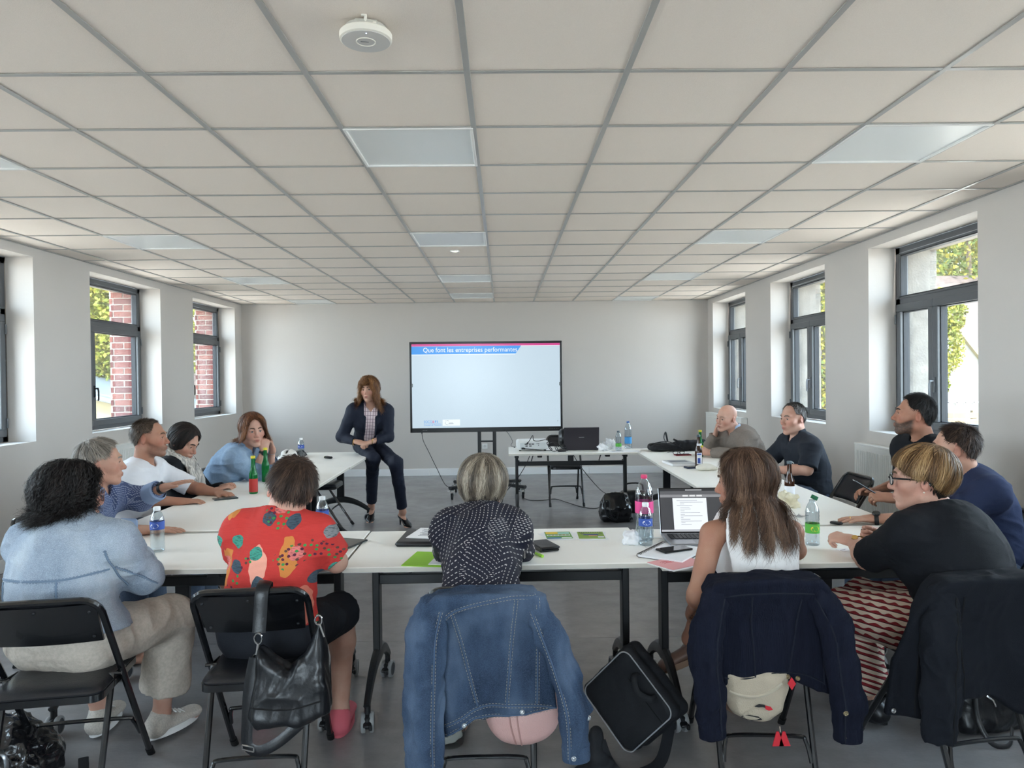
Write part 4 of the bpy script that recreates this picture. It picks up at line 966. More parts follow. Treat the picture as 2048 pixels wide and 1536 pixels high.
    Vs = np.concatenate(Vs); Fs = np.concatenate(Fs)+len(SV); AV = np.concatenate([SV, Vs]); sh = np.concatenate([np.full(len(SV), shade[0]*.5), np.concatenate(Sh)])
    AV = hc+(AV*s)@A-loc
    fs = [tuple(f) for f in SF]+Fs.tolist(); me = bpy.data.meshes.new(name); me.from_pydata(AV.tolist(), [], fs); me.materials.append(mat)
    me.polygons.foreach_set('use_smooth', [True]*len(fs)); at = me.attributes.new('shade', 'FLOAT', 'POINT'); at.data.foreach_set('value', sh.astype(np.float32)); me.update()
    return link(name, me, parent)
def add_torso(S, P0, N0, R, F, U, t, fem, sw, g, sho, belly=0., bow=.0, chest=1., k=.05, hips=1., traps=True):
    """trunk grown by t; R,F,U torso axes; sho shoulder joints; g girth factor"""
    L = np.linalg.norm(N0-P0); A = np.stack([R, F, U]); Q = lambda x, y, z: P0+R*x+F*(y-bow*4*(z/L)*(1-z/L))+U*z
    S.ell(Q(0, -.005, .01), (.165*g*hips+t, .120*g+t, .135+t), A, k=k)
    S.ell(Q(0, belly*.5, .16), ((.138 if fem else .148)*g+t, .105*g+t+belly, .17+t), A, k=k)
    S.ell(Q(0, .0, L*.64), (sw*.80*(.55+.45*g)+t, (.108*(.5+.5*g))*chest+t, .185+t), A, k=k)
    m = (sho[0]+sho[1])/2
    S.ecap(sho[0]*.86+m*.14-U*.015, sho[1]*.86+m*.14-U*.015, F, (.062+t, .058+t), (.062+t, .058+t), k=k)
    S.ell(m-U*.055-F*.008, (sw*.80+t, .088+t, .095+t), A, k=k)
    if traps:
        for s_ in sho: S.cap(N0+U*.004+(s_-N0)*.12, s_*.8+N0*.2+U*.012, .046+t, .046+t, k=k)
    if fem:
        for x in (-1, 1): S.ell(Q(x*.078*(.6+.4*g), .082*g, L*.60), (.070*g+t, .060*g+t, .070*g+t), A, k=.045)
def person(name, label, loc, yaw, P0, N0, head, fem=False, skin=None, sw=.185, g=1., belly=0., bow=.02, arms=None, hands=None, legs=None, top=None, outer=None, pants=None, shoes=None,
           hairs=None, brow=(70, 50, 40), beard=0., iris=IRB, hs=1., h=.0042, hc_=.0066, neckr=None, plump=0., shoulders=None, seed=1, bare=None, hips=1., face=True, hand_s=None, jaw=1., nose=1., twist=0., pose_sleeve=None):
    loc = V(*loc); P0, N0 = V(*P0), V(*N0); t_ = thing('person', label, 'person', loc, group='people round the tables')
    a = math.radians(yaw); F0 = V(math.cos(a), math.sin(a), 0); U = nrm(N0-P0); R0 = V(math.sin(a), -math.cos(a), 0); R = nrm(R0-U*R0.dot(U)); F = np.cross(U, R)
    tw = math.radians(twist); Rs = R*math.cos(tw)+F*math.sin(tw)*-1
    sh = shoulders or [N0-Rs*sw-U*.045+F*.01, N0+Rs*sw-U*.045+F*.01]; sh = [np.array(q, float) for q in sh]   # left, right
    hc, A = head_frame(*head); hand_s = hand_s or (.92 if fem else 1.)
    la, lf = (.27, .235) if fem else (.295, .255)
    wr = [np.array(q, float) for q in arms['w']]; el = arms.get('e') or [None, None]
    el = [np.array(el[i], float) if el[i] is not None else ik(sh[i], wr[i], la, lf, (-Rs if i == 0 else Rs)*.7-U*.8-F*.25) for i in (0, 1)]
    ar = .92 if fem else 1.; ar *= .85+.15*g
    # ---- body: one continuous figure
    B = SDF(); nr = neckr or (.050 if fem else .058)
    add_head(B, hc, A, hs, fem, jaw=jaw, nose=nose, plump=plump)
    nb = hc+(V(0, -.030, -.055)*hs)@A; B.cap(nb, N0+U*.012, nr*.98, nr*1.08, k=.03)
    B.ell(N0+F*.028-U*.055, (.115, .062, .075), np.stack([R, F, U]), k=.03)
    for q in sh: B.cap(N0+U*.0, q, .042, .040, k=.03)
    B.cap(N0-U*.05, P0, .075, .09, k=.03)
    hv = hands or [None, None]
    for i, sd_ in enumerate('lr'):
        B.cap(sh[i], el[i], .050*ar, .041*ar, k=.03); mid = el[i]+(wr[i]-el[i])*.3
        hd, hn, hp_ = hv[i] if hv[i] else (wr[i]-el[i], V(0, 0, -1), 'relax')
        B.cap(el[i], mid, .041*ar, .041*ar, k=.02); B.ecap(mid, wr[i], hn, (.041*ar, .039*ar), (.0285*ar, .0225*ar), k=.02)
        add_hand(B, wr[i], hd, hn, sd_, hp_, hand_s)
    hip = [P0-R*.088*g*hips-U*.015, P0+R*.088*g*hips-U*.015]; lg = legs or {}
    kn = [np.array(q, float) if q is not None else hip[i]+F0*.43+V(0, 0, -.02)+R0*(i*2-1)*.03 for i, q in enumerate(lg.get('k', (None, None)))]
    an = [np.array(q, float) if q is not None else V(kn[i][0], kn[i][1], .09)+F0*.02 for i, q in enumerate(lg.get('a', (None, None)))]
    fd = [nrm(q) if q is not None else F0 for q in lg.get('f', (None, None))]
    for i in (0, 1):
        B.cap(hip[i], kn[i], .072, .052, k=.03); c1 = kn[i]+(an[i]-kn[i])*.3-F0*.012; B.cap(kn[i], c1, .050, .052, k=.03); B.cap(c1, an[i], .050, .034, k=.03)
        hl = an[i]-fd[i]*.035+V(0, 0, -.055); to = an[i]+fd[i]*.15+V(0, 0, lg.get('toe', -.07)); B.cap(an[i], hl, .033, .028, k=.02); B.ecap(hl, to, V(0, 0, 1), (.032, .026), (.036, .016), k=.02)
    Vt, Q = B.mesh(h); Vt = relax(Vt, Q, 1, .35); bo = np_mesh('body', Vt-loc, Q, [skin], face_attr(Vt, hc, A, hs, beard))
    link('body', bo, t_)
    # ---- face details
    if face:
        for x in (-1, 1):
            c = hc+(V(x*.031, .0762, .0045)*hs)@A-loc; m = MB(); r = .0132*hs; prof = [(r*math.sin(q), r*math.cos(q)) for q in (0, .16, .21, .46, .50, .9, 1.4, 1.9, 2.4)]
            m.lathe([prof[0], prof[1], prof[2]], 14, c, 0, A[1], cap=False); m.lathe(prof[2:5], 14, c, 1, A[1], cap=False); m.lathe(prof[4:], 14, c, 2, A[1], cap=False); m.obj('eye', [PUP, iris, EYEW], t_)
            bm = pm('brow_%d_%d_%d' % brow, brow, .7, bump=(400, .5)); MB().tube([hc+(V(x*q[0], q[1], q[2])*hs)@A-loc for q in ((.012, .1005, .0265), (.024, .0985, .0325), (.038, .0900, .0325), (.050, .0765, .0245))], [.0030*hs, .0040*hs, .0036*hs, .0016*hs], 6, flat=(1.15, .75)).obj('eyebrow', bm, t_)
            MB().tube([hc+(V(x*q[0], q[1], q[2])*hs)@A-loc for q in ((.0195, .0905, .0065), (.026, .0935, .0098), (.034, .0930, .0096), (.0425, .0870, .0055))], .0011*hs, 5).obj('eyelash', PUP, t_)
    # ---- garments
    def garment(o, nm):
        th = o.get('th', .014); S = SDF(); add_torso(S, P0, N0, R, F, U, th, fem, sw, g, sh, belly, bow, o.get('chest', 1.), hips=hips*o.get('hipk', 1.))
        hem = o.get('hem', -.10); hn = o.get('hemn'); S.plane(P0+U*hem, nrm(-U+ (np.array(hn) if hn is not None else 0)), k=.004)
        if 'extra' in o: o['extra'](S)
        sl = o.get('sleeve', 2.); se = o.get('sth', .012)
        for i in (0, 1):
            s_ = sl[i] if isinstance(sl, (tuple, list)) else sl
            if s_ <= 0: continue
            u = min(s_, 1.); e = sh[i]+(el[i]-sh[i])*u; r0, r1 = .058*ar+se, (.058+(.046-.058)*u)*ar+se+o.get('flare', 0.)
            S.cap(sh[i], e, r0, r1, k=.04, cut=(s_ <= 1.))
            if s_ > 1.: w_ = el[i]+(wr[i]-el[i])*(s_-1); S.cap(el[i], w_, .045*ar+se, (.045-.016*(s_-1))*ar+se, k=.03, cut=True)
        nk = o.get('neck', .066)
        if o.get('tank'):
            for i in (0, 1): S.cap(sh[i]+(sh[i]-N0)*.10+U*.16, sh[i]+(sh[i]-N0)*.10-U*.16, .075, .09, k=.012, op='s')
        if nk: S.cap(N0+U*.30+F*.03, N0-U*o.get('neckd', .005)+F*.012, nk*1.1, nk, k=.006, op='s')
        if o.get('v'): S.cap(N0+U*.06+F*.10, N0-U*o['v']+F*.16, .055, .012, k=.006, op='s')
        if o.get('open'):
            w1, w2 = o['open']; L = np.linalg.norm(N0-P0)
            def f(P):
                q = P-P0; z = q@U; x = q@R; y = q@F; w = w1+(w2-w1)*np.clip(z/(L*.92), -.5, 1.1); return np.maximum(np.abs(x)-w, .02-y)
            S.fn(f, P0+U*L/2, .9, k=.006, op='s')
        Vt, Q = S.mesh(o.get('h', hc_)); N = vnormals(Vt, Q); Vt = folds(Vt, N, o.get('amp', .007), o.get('fr', (8, 8, 15)), seed, o.get('fine', .4)); Vt = relax(Vt, Q, 1, .3)
        gm = np_mesh(nm, Vt-loc, Q, o['mat']); q = (Vt-P0); at = gm.attributes.new('cloth', 'FLOAT_VECTOR', 'POINT'); cl = np.stack([q@R, q@F, q@U], 1); at.data.foreach_set('vector', cl.astype(np.float32).ravel())
        ob = link(nm, gm, t_)
        cm = o.get('mat')
        if o.get('collar'):
            ch, cr, gap, cmat = o['collar']; G = []
            for w in np.linspace(gap, 2*PI-gap, 30):
                dr = F*math.cos(w)+R*math.sin(w); c0 = N0+F*.014; lean = .30*math.cos(w)
                p0 = c0+dr*cr+U*(.040-.085*max(0, math.cos(w))); p1 = p0+U*ch*(1-.25*max(0, math.cos(w)))-dr*.006; p2 = p1+dr*.016-U*ch*.80; G.append([p0-loc, (p0+p1)/2-loc, p1-loc, p1+dr*.008+U*.002-loc, (p1+p2)/2+dr*.006-loc, p2-loc])
            G = np.array(G); m = MB(); m.grid(G); m.grid(G-np.array([0, 0, .0]) - .003*np.array([nrm(g_) for g_ in (G[:, 2]+loc-N0)])[:, None, :], flip=True); m.obj('collar', cmat or cm, ob, True, 60)
        if o.get('rib'):
            m = MB(); c0 = N0+F*.014-U*.004; m.tube([c0-loc+(F*math.cos(w)*nk*1.08+R*math.sin(w)*nk*1.06)+U*(-.004-.030*max(0, math.cos(w))+.010*max(0, -math.cos(w))) for w in np.linspace(0, 2*PI, 28, False)], .0075, 7, closed=True); m.obj('neckband', o['rib'] if o['rib'] is not True else cm, ob)
        if o.get('cuff'):
            cl_, cth = o['cuff']
            for i in (0, 1):
                s_ = sl[i] if isinstance(sl, (tuple, list)) else sl
                if s_ <= 1: continue
                d_ = nrm(wr[i]-el[i]); e = el[i]+(wr[i]-el[i])*(s_-1); r1 = (.045-.016*(s_-1))*ar+se+cth
                G = []
                for zz, rr in ((.012, r1-.008), (.004, r1), (-.03, r1+.002), (-.062, r1+.004), (-.066, r1-.006)):
                    x_ = nrm(np.cross(d_, V(.3, .2, 1))); y_ = np.cross(d_, x_); G.append([e+d_*zz+(x_*math.cos(w)+y_*math.sin(w))*rr*(1+.04*math.sin(3*w+i))-loc for w in np.linspace(0, 2*PI, 22, False)])
                MB().grid(G, close_v=True).obj('cuff', cl_ or cm, ob)
        return ob, S
    res = {'t': t_, 'loc': loc, 'hc': hc, 'A': A, 'sh': sh, 'el': el, 'wr': wr, 'R': R, 'F': F, 'U': U, 'P0': P0, 'N0': N0, 'kn': kn, 'an': an, 'hip': hip, 'fd': fd}
    for o in (top, outer):
        if o: ob, S = garment(o, o.get('name', 'shirt')); res[o.get('name', 'shirt')] = ob
    if pants:
        S = SDF(); A3 = np.stack([R, F, U]); S.ell(P0+U*.01-F*.005, (.160*g*hips, .118*g, .130), A3, k=.05); ln = pants.get('len', 2.); w = pants.get('w', 1.)
        for i in (0, 1):
            S.cap(hip[i], kn[i] if ln >= 1 else hip[i]+(kn[i]-hip[i])*ln, .090*g*w, .074*w, k=.05, cut=ln < 1)
            if ln > 1: c1 = kn[i]+(an[i]-kn[i])*(ln-1); S.cap(kn[i], c1, .072*w, pants.get('rb', .060)*w, k=.03, cut=True)
        Vt, Q = S.mesh(hc_*1.1); N = vnormals(Vt, Q); Vt = folds(Vt, N, pants.get('amp', .006), (9, 9, 11), seed+3); gm = np_mesh(pants.get('name', 'trousers'), Vt-loc, Q, pants['mat']); q = Vt-P0; at = gm.attributes.new('cloth', 'FLOAT_VECTOR', 'POINT'); at.data.foreach_set('vector', np.stack([q@R, q@F, q[:, 2]], 1).astype(np.float32).ravel()); res['pants'] = link(pants.get('name', 'trousers'), gm, t_)
    if shoes:
        for i in (0, 1):
            S = SDF(); f = fd[i]; r_ = nrm(np.cross(f, V(0, 0, 1))); u_ = np.cross(r_, f); Ax = np.stack([r_, f, u_]); gz = an[i]-u_*.082
            S.ecap(gz-f*.035+u_*.035, gz+f*.15+u_*.026, u_, (.039, .034), (.044, .026), k=.02); S.cap(gz-f*.03+u_*.03, an[i]+u_*.0, .040, .043, k=.03, cut=True); S.plane(gz, -u_, k=.003)
            Vt, Q = S.mesh(.0055); so = link('shoe', np_mesh('shoe', Vt-loc, Q, shoes['mat']), t_)
            m = MB(); out = [(.046*math.sin(w)*(1+.0*math.cos(w)), .055+.125*math.cos(w)) for w in np.linspace(0, 2*PI, 24, False)]
            G = [[gz+r_*x+f*y+u_*z-loc for x, y in out] for z in (-.006, .020)]; m.grid(G, close_v=True); m.add(G[0], [tuple(range(24))]); m.add(G[1], [tuple(range(24))[::-1]]); m.obj('sole', shoes.get('sole', shoes['mat']), so)
            for k in range(shoes.get('laces', 0)):
                c = gz+f*(.045+.02*k)+u_*(.079-.009*k); MB().tube([c-r_*.024-u_*.012-loc, c+u_*.003-loc, c+r_*.024-u_*.012+f*.01-loc], .0035, 6).obj('lace', shoes.get('lace_mat', WHITEP), so)
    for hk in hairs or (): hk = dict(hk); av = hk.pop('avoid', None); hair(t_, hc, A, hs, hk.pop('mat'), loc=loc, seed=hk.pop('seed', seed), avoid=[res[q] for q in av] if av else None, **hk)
    return res
def watch(p, i, mat, face=True, f=.86, r=.034, name='wristwatch', strap=.011, out=None):
    d = nrm(p['wr'][i]-p['el'][i]); c = p['el'][i]+(p['wr'][i]-p['el'][i])*f-p['loc']; o = nrm(out if out is not None else V(0, 0, 1)); o = nrm(o-d*o.dot(d)); s = np.cross(d, o)
    w = MB().tube([c+(o*math.cos(q)*.78+s*math.sin(q))*r for q in np.linspace(0, 2*PI, 26, False)], strap, 6, True, flat=(.25, 1), up=o); w = w.obj(name, mat, p['t'])
    if face: MB().lathe([(0, .006), (.017, .006), (.0195, .003), (.0195, -.004)], 22, c+o*r*.84, axis=o).obj('dial', pm('watch_dial', (28, 30, 32), .2), w)
    return w
def ring_band(p, c, ax, r, mat, name='bracelet', t=.002):
    ax = nrm(ax); x = nrm(np.cross(ax, V(.2, .1, 1))); y = np.cross(ax, x); return MB().tube([c-p['loc']+(x*math.cos(q)+y*math.sin(q))*r for q in np.linspace(0, 2*PI, 22, False)], t, 6, True).obj(name, mat, p['t'])
def glasses(p, mat, s=1., w=.050, hgt=.036, lens=True, dy=0., dz=0.):
    hc, A, loc = p['hc'], p['A'], p['loc']; T = lambda x, y, z: hc+(V(x, y, z)*s)@A-loc; m = MB()
    for x in (-1, 1):
        m.tube([T(x*.033+w/2*math.copysign(abs(math.cos(q))**.6, math.cos(q)), .112+dy-.012*abs((x*.033+w/2*math.cos(q))/.055)**2, .002+dz+hgt/2*math.copysign(abs(math.sin(q))**.6, math.sin(q))) for q in np.linspace(0, 2*PI, 22, False)], .0024, 6, True)
        m.tube([T(x*.057, .100+dy, .010+dz), T(x*.074, .085, .011+dz), T(x*.080, .02, .008), T(x*.081, -.012, .006), T(x*.079, -.028, -.012)], .0026, 6, flat=(1.3, .8))
    m.tube([T(-.010, .113+dy, .006+dz), T(0, .1165+dy, .009+dz), T(.010, .113+dy, .006+dz)], .0022, 6); o = m.obj('glasses', mat, p['t'])
    if lens:
        for x in (-1, 1): MB().add([T(x*.033+w/2*.96*math.cos(q), .1115+dy-.012*abs((x*.033+w/2*math.cos(q))/.055)**2, .002+dz+hgt/2*.96*math.sin(q)) for q in np.linspace(0, 2*PI, 18, False)], [tuple(range(18))]).obj('lens', GLASS, o)
    return o
# ================================================================== CLOTH MATERIALS
def cloth(name, rgb, rough=.85, var=(7, .25), bump=(420, .22, 2), sheen=.0): return pm(name, rgb, rough, spec=.25, var=(var[0], var[1], tuple(int(c*.78) for c in rgb)), bump=bump, sheen=sheen)
def graph(name, rough, build, bump=(420, .2)):
    """cloth print: build(nt, coordinate socket) -> colour socket, in the garment's own coordinates"""
    m = bpy.data.materials.new(name); MATS[name] = m; m.use_nodes = True; nt = m.node_tree; b = nt.nodes['Principled BSDF']; b.inputs['Roughness'].default_value = rough; b.inputs['Specular IOR Level'].default_value = .25
    a = nn(nt, 'ShaderNodeAttribute', attribute_name='cloth'); nt.links.new(build(nt, a.outputs['Vector']), b.inputs['Base Color'])
    n = nn(nt, 'ShaderNodeTexNoise'); n.inputs['Scale'].default_value = bump[0]; nt.links.new(a.outputs['Vector'], n.inputs[0]); bp = nn(nt, 'ShaderNodeBump'); bp.inputs['Strength'].default_value = bump[1]; bp.inputs['Distance'].default_value = .01
    nt.links.new(n.outputs[0], bp.inputs['Height']); nt.links.new(bp.outputs[0], b.inputs['Normal']); return m
def mth(nt, op, a, b=None, c=None):
    n = nn(nt, 'ShaderNodeMath', operation=op)
    for i, q in enumerate((a, b, c)):
        if q is None: continue
        if hasattr(q, 'links'): nt.links.new(q, n.inputs[i])
        else: n.inputs[i].default_value = q
    return n.outputs[0]
def mixc(nt, f, a, b):
    n = nn(nt, 'ShaderNodeMix', data_type='RGBA')
    for i, q in ((0, f), (6, a), (7, b)):
        if hasattr(q, 'links'): nt.links.new(q, n.inputs[i])
        else: n.inputs[i].default_value = q if i == 0 else (*lin(q), 1)
    return n.outputs[2]
def xyz(nt, v, sc=(1, 1, 1), rot=(0, 0, 0)):
    mp = nn(nt, 'ShaderNodeMapping'); mp.inputs['Scale'].default_value = sc; mp.inputs['Rotation'].default_value = rot; nt.links.new(v, mp.inputs[0])
    s = nn(nt, 'ShaderNodeSeparateXYZ'); nt.links.new(mp.outputs[0], s.inputs[0]); return mp.outputs[0], s.outputs
def noise(nt, v, scale, detail=2, out=0):
    n = nn(nt, 'ShaderNodeTexNoise'); n.inputs['Scale'].default_value = scale; n.inputs['Detail'].default_value = detail; nt.links.new(v, n.inputs[0]); return n.outputs[out]
def ramp(nt, f, stops, const=True):
    r = nn(nt, 'ShaderNodeValToRGB'); r.color_ramp.interpolation = 'CONSTANT' if const else 'LINEAR'; e = r.color_ramp.elements
    while len(e) < len(stops): e.new(.5)
    for i, (p, c) in enumerate(stops): e[i].position = p; e[i].color = (*lin(c), 1)
    nt.links.new(f, r.inputs[0]); return r.outputs[0]
def red_print(nt, v):
    fl, s = xyz(nt, v, (1, .0, 1)); base = mixc(nt, mth(nt, 'MULTIPLY', noise(nt, xyz(nt, v, (30, 30, 260))[0], 1, 3), .5), (206, 64, 58), (166, 44, 44))
    def layer(col, scale, r0, stops, seed, rot=0, stretch=(1, 1), dens=.5, tex=True):
        p, q = xyz(nt, fl, (scale*stretch[0], 1, scale*stretch[1]), (0, rot, 0)); p2 = nn(nt, 'ShaderNodeVectorMath', operation='ADD'); nt.links.new(p, p2.inputs[0]); p2.inputs[1].default_value = (seed*3.7, 0, seed*1.9)
        w = nn(nt, 'ShaderNodeVectorMath', operation='MULTIPLY_ADD'); nt.links.new(noise(nt, fl, 26, 1, 1), w.inputs[0]); w.inputs[1].default_value = (.28, 0, .28); nt.links.new(p2.outputs[0], w.inputs[2])
        cx = nn(nt, 'ShaderNodeSeparateXYZ'); nt.links.new(w.outputs[0], cx.inputs[0]); cb = nn(nt, 'ShaderNodeCombineXYZ'); nt.links.new(cx.outputs[0], cb.inputs[0]); nt.links.new(cx.outputs[2], cb.inputs[1]); vo = nn(nt, 'ShaderNodeTexVoronoi', voronoi_dimensions='2D'); vo.inputs['Scale'].default_value = 1; vo.inputs['Randomness'].default_value = .8; nt.links.new(cb.outputs[0], vo.inputs['Vector'])
        sc = nn(nt, 'ShaderNodeSeparateColor'); nt.links.new(vo.outputs['Color'], sc.inputs[0])
        m = mth(nt, 'MULTIPLY', mth(nt, 'LESS_THAN', vo.outputs['Distance'], r0), mth(nt, 'LESS_THAN', sc.outputs[1], dens)); c = ramp(nt, sc.outputs[0], stops)
        if tex: c = mixc(nt, mth(nt, 'MULTIPLY', mth(nt, 'GREATER_THAN', noise(nt, xyz(nt, fl, (60, 1, 260), (0, .6, 0))[0], 1, 3), .54), .5), c, (40, 46, 54))
        return mixc(nt, m, col, c)
    c = layer(base, 7, .34, [(0, (226, 132, 112)), (.5, (206, 130, 66)), (.8, (232, 160, 140))], 1, .9, (1.6, .7), .4, False)
    c = layer(c, 11, .27, [(0, (70, 150, 132)), (.3, (70, 86, 98)), (.55, (92, 140, 150)), (.75, (224, 122, 116)), (.9, (130, 132, 134))], 2, 0, (1, 1), .8)
    band = mth(nt, 'GREATER_THAN', noise(nt, fl, 8, 0), .61); h = layer(c, 50, .27, [(0, (92, 40, 62)), (.35, (62, 138, 76)), (.7, (96, 66, 58))], 3, 0, (1, 1.1), .8, False); return mixc(nt, band, c, h)
RED = graph('red_print_jersey', .8, red_print)
def dash_print(nt, v):
    fl, s = xyz(nt, v, (1, .25, 1)); w = nn(nt, 'ShaderNodeVectorMath', operation='MULTIPLY_ADD'); nt.links.new(noise(nt, fl, 7, 0, 1), w.inputs[0]); w.inputs[1].default_value = (.042, 0, .042); nt.links.new(fl, w.inputs[2])
    outs = []
    for rot, nu, nv, du, dv in ((.5, 70, 58, .52, .17), (1.35, 84, 64, .46, .17), (-.75, 74, 62, .50, .16), (0, 58, 130, .56, .32)):
        _, q = xyz(nt, w.outputs[0], (1, 1, 1), (0, rot, 0)); vv = mth(nt, 'MULTIPLY', q[2], nv); row = mth(nt, 'FLOOR', vv); u = mth(nt, 'MULTIPLY_ADD', q[0], nu, mth(nt, 'MULTIPLY', row, .37))
        outs.append(mth(nt, 'MULTIPLY', mth(nt, 'LESS_THAN', mth(nt, 'FRACT', vv), dv), mth(nt, 'LESS_THAN', mth(nt, 'FRACT', u), du)))
    n1 = noise(nt, fl, 5.5, 0); f = outs[0]
    for o, m in ((outs[1], mth(nt, 'GREATER_THAN', n1, .55)), (outs[2], mth(nt, 'LESS_THAN', n1, .42)), (outs[3], mth(nt, 'GREATER_THAN', noise(nt, xyz(nt, fl, (15, 1, 7))[0], 1, 1), .61))):
        f = mth(nt, 'ADD', mth(nt, 'MULTIPLY', o, m), mth(nt, 'MULTIPLY', f, mth(nt, 'SUBTRACT', 1, m)))
    return mixc(nt, mth(nt, 'MULTIPLY', f, .78), (26, 26, 40), (206, 200, 194))
DASH = graph('navy_dash_print', .7, dash_print)
def wave_print(nt, v):
    _, q = xyz(nt, v); x = mth(nt, 'MULTIPLY_ADD', q[1], 85, mth(nt, 'MULTIPLY', q[0], 40)); z = mth(nt, 'MULTIPLY_ADD', q[2], 40, mth(nt, 'MULTIPLY', q[0], 16)); row = mth(nt, 'FLOOR', z); f = mth(nt, 'FRACT', z)
    t = mth(nt, 'MULTIPLY_ADD', mth(nt, 'SINE', mth(nt, 'MULTIPLY_ADD', row, 3.14, x)), .16, .46); c = mixc(nt, mth(nt, 'LESS_THAN', f, t), (206, 188, 170), (128, 34, 40)); return mixc(nt, mth(nt, 'LESS_THAN', f, .12), c, (52, 22, 26))
WAVY = graph('red_wavy_trousers', .85, wave_print)
def check_print(nt, v):
    _, q = xyz(nt, v); f = mth(nt, 'MULTIPLY', mth(nt, 'LESS_THAN', mth(nt, 'FRACT', mth(nt, 'MULTIPLY', q[0], 135)), .42), mth(nt, 'LESS_THAN', mth(nt, 'FRACT', mth(nt, 'MULTIPLY', q[2], 135)), .42)); return mixc(nt, f, (72, 86, 122), (166, 176, 196))
CHECK = graph('blue_dotted_shirt', .8, check_print)
def stripe_print(nt, v):
    _, q = xyz(nt, v); f = mth(nt, 'LESS_THAN', mth(nt, 'FRACT', mth(nt, 'MULTIPLY', q[0], 38)), .18); g = mth(nt, 'LESS_THAN', mth(nt, 'FRACT', mth(nt, 'MULTIPLY', q[2], 26)), .14); return mixc(nt, mth(nt, 'MAXIMUM', f, mth(nt, 'MULTIPLY', g, .8)), (226, 208, 212), (120, 96, 110))
PINKST = graph('pink_striped_shirt', .75, stripe_print)
def denim_mat(name, c0, c1, c2, wear=.55):
    m = pm(name, c0, .82, spec=.2, bump=(520, .3, 2)); nt = m.node_tree; b = nt.nodes['Principled BSDF']; tc = nn(nt, 'ShaderNodeTexCoord'); v = tc.outputs['Object']
    a = ramp(nt, noise(nt, xyz(nt, v, (7, 7, 3.2))[0], 1, 4), [(.34, c1), (.5, c0), (.68, c2)], False); tw = mth(nt, 'MULTIPLY', mth(nt, 'GREATER_THAN', noise(nt, xyz(nt, v, (260, 260, 900), (0, .5, 0))[0], 1, 1), .52), .22)
    nt.links.new(mixc(nt, tw, a, tuple(min(255, int(q*1.35+18)) for q in c0)), b.inputs['Base Color']); return m
DENIM = denim_mat('denim_blue', (52, 67, 88), (35, 47, 66), (84, 99, 119)); DENIML = denim_mat('denim_pale', (146, 157, 170), (126, 139, 154), (170, 180, 188)); CHAMB = denim_mat('chambray_blue', (126, 148, 172), (110, 134, 160), (146, 166, 186))
BLK = cloth('black_jersey', (22, 24, 29)); NAVY = cloth('navy_cloth', (30, 38, 60)); SUIT = cloth('navy_suit', (28, 33, 48), .7); WHT = cloth('white_cotton', (226, 227, 232), .85, (6, .15)); WHB = cloth('white_blouse', (232, 228, 226), .8, (6, .12))
LINEN = cloth('beige_linen', (188, 178, 166), .9, (90, .35)); KNIT = cloth('taupe_knit', (132, 122, 114), .95, (120, .3), (300, .5, 2)); POLO = cloth('charcoal_polo', (38, 42, 50), .85); BPOLO = cloth('navy_polo', (36, 45, 72), .85); JEANS = denim_mat('denim_dark', (62, 74, 92), (48, 58, 76), (84, 96, 112)); LBLUE = cloth('light_blue_shirt', (170, 190, 216)); CHARC = cloth('charcoal_shorts', (34, 36, 42))
SK = [skin_mat('skin_%d' % k, c, l) for k, (c, l) in enumerate([((194, 154, 134), (146, 74, 72)), ((184, 144, 124), (136, 76, 70)), ((170, 126, 104), (122, 70, 62)), ((196, 156, 138), (148, 78, 74)), ((162, 120, 98), (134, 84, 76))])]
def sym(*k): return [q for a, b in k for q in ((a, b), (-a, b))]
HB = {k: hair_mat('hair_'+k, c) for k, c in {'auburn': [(60, 36, 22), (122, 80, 48), (178, 132, 84)], 'red': [(54, 32, 22), (112, 70, 46), (164, 116, 78)], 'dark': [(14, 11, 11), (36, 28, 25), (66, 52, 45)], 'curl': [(10, 8, 9), (27, 22, 21), (60, 48, 42)], 'brown': [(30, 22, 18), (62, 46, 38), (98, 76, 62)], 'grey': [(90, 84, 78), (140, 130, 120), (186, 178, 166)], 'bob': [(58, 52, 48), (120, 108, 94), (196, 184, 166)], 'long': [(40, 27, 20), (86, 62, 48), (146, 116, 92)], 'blond': [(64, 44, 28), (130, 98, 64), (196, 162, 116)], 'black': [(12, 11, 12), (28, 25, 24), (56, 50, 46)], 'salt': [(60, 56, 54), (110, 104, 100), (160, 156, 152)], 'crop': [(62, 50, 42), (98, 82, 70), (134, 116, 100)]}.items()}
LONGLINE = sym((0, 46), (20, 52), (40, 74), (56, 100), (90, 112), (130, 122), (180, 126))
GOLD = pm('gold', (214, 176, 110), .25, 1.0); STRAPB = pm('watch_strap_black', (24, 25, 28), .5)
def pump(p, i, toe):
    an, loc = p['an'][i], p['loc']; toe = V(*toe); f = V(toe[0]-an[0], toe[1]-an[1], 0); L = np.linalg.norm(f); f = nrm(f); r_ = V(f[1], -f[0], 0); S = SDF()
    hl = an-f*.035+V(0, 0, -.045); ball = V(toe[0], toe[1], .014)-f*.055; S.ecap(hl, ball+V(0, 0, .012), V(0, 0, 1), (.034, .03), (.040, .018), k=.02); S.ecap(ball+V(0, 0, .008), toe+V(0, 0, .010), V(0, 0, 1), (.038, .018), (.014, .010), k=.02)
    S.ell((hl+ball)/2+V(0, 0, .050), (.085, .030, .04), np.stack([f, r_, V(0, 0, 1)]), k=.01, op='s')
    Vt, Q = S.mesh(.005); so = link('shoe', np_mesh('shoe', Vt-loc, Q, BLACKG), p['t']); MB().tube([hl-f*.012+V(0, 0, -.01)-loc, V(*(hl-f*.018)[:2], .0)-loc], [.013, .006], 8).obj('heel', BLACKG, so)
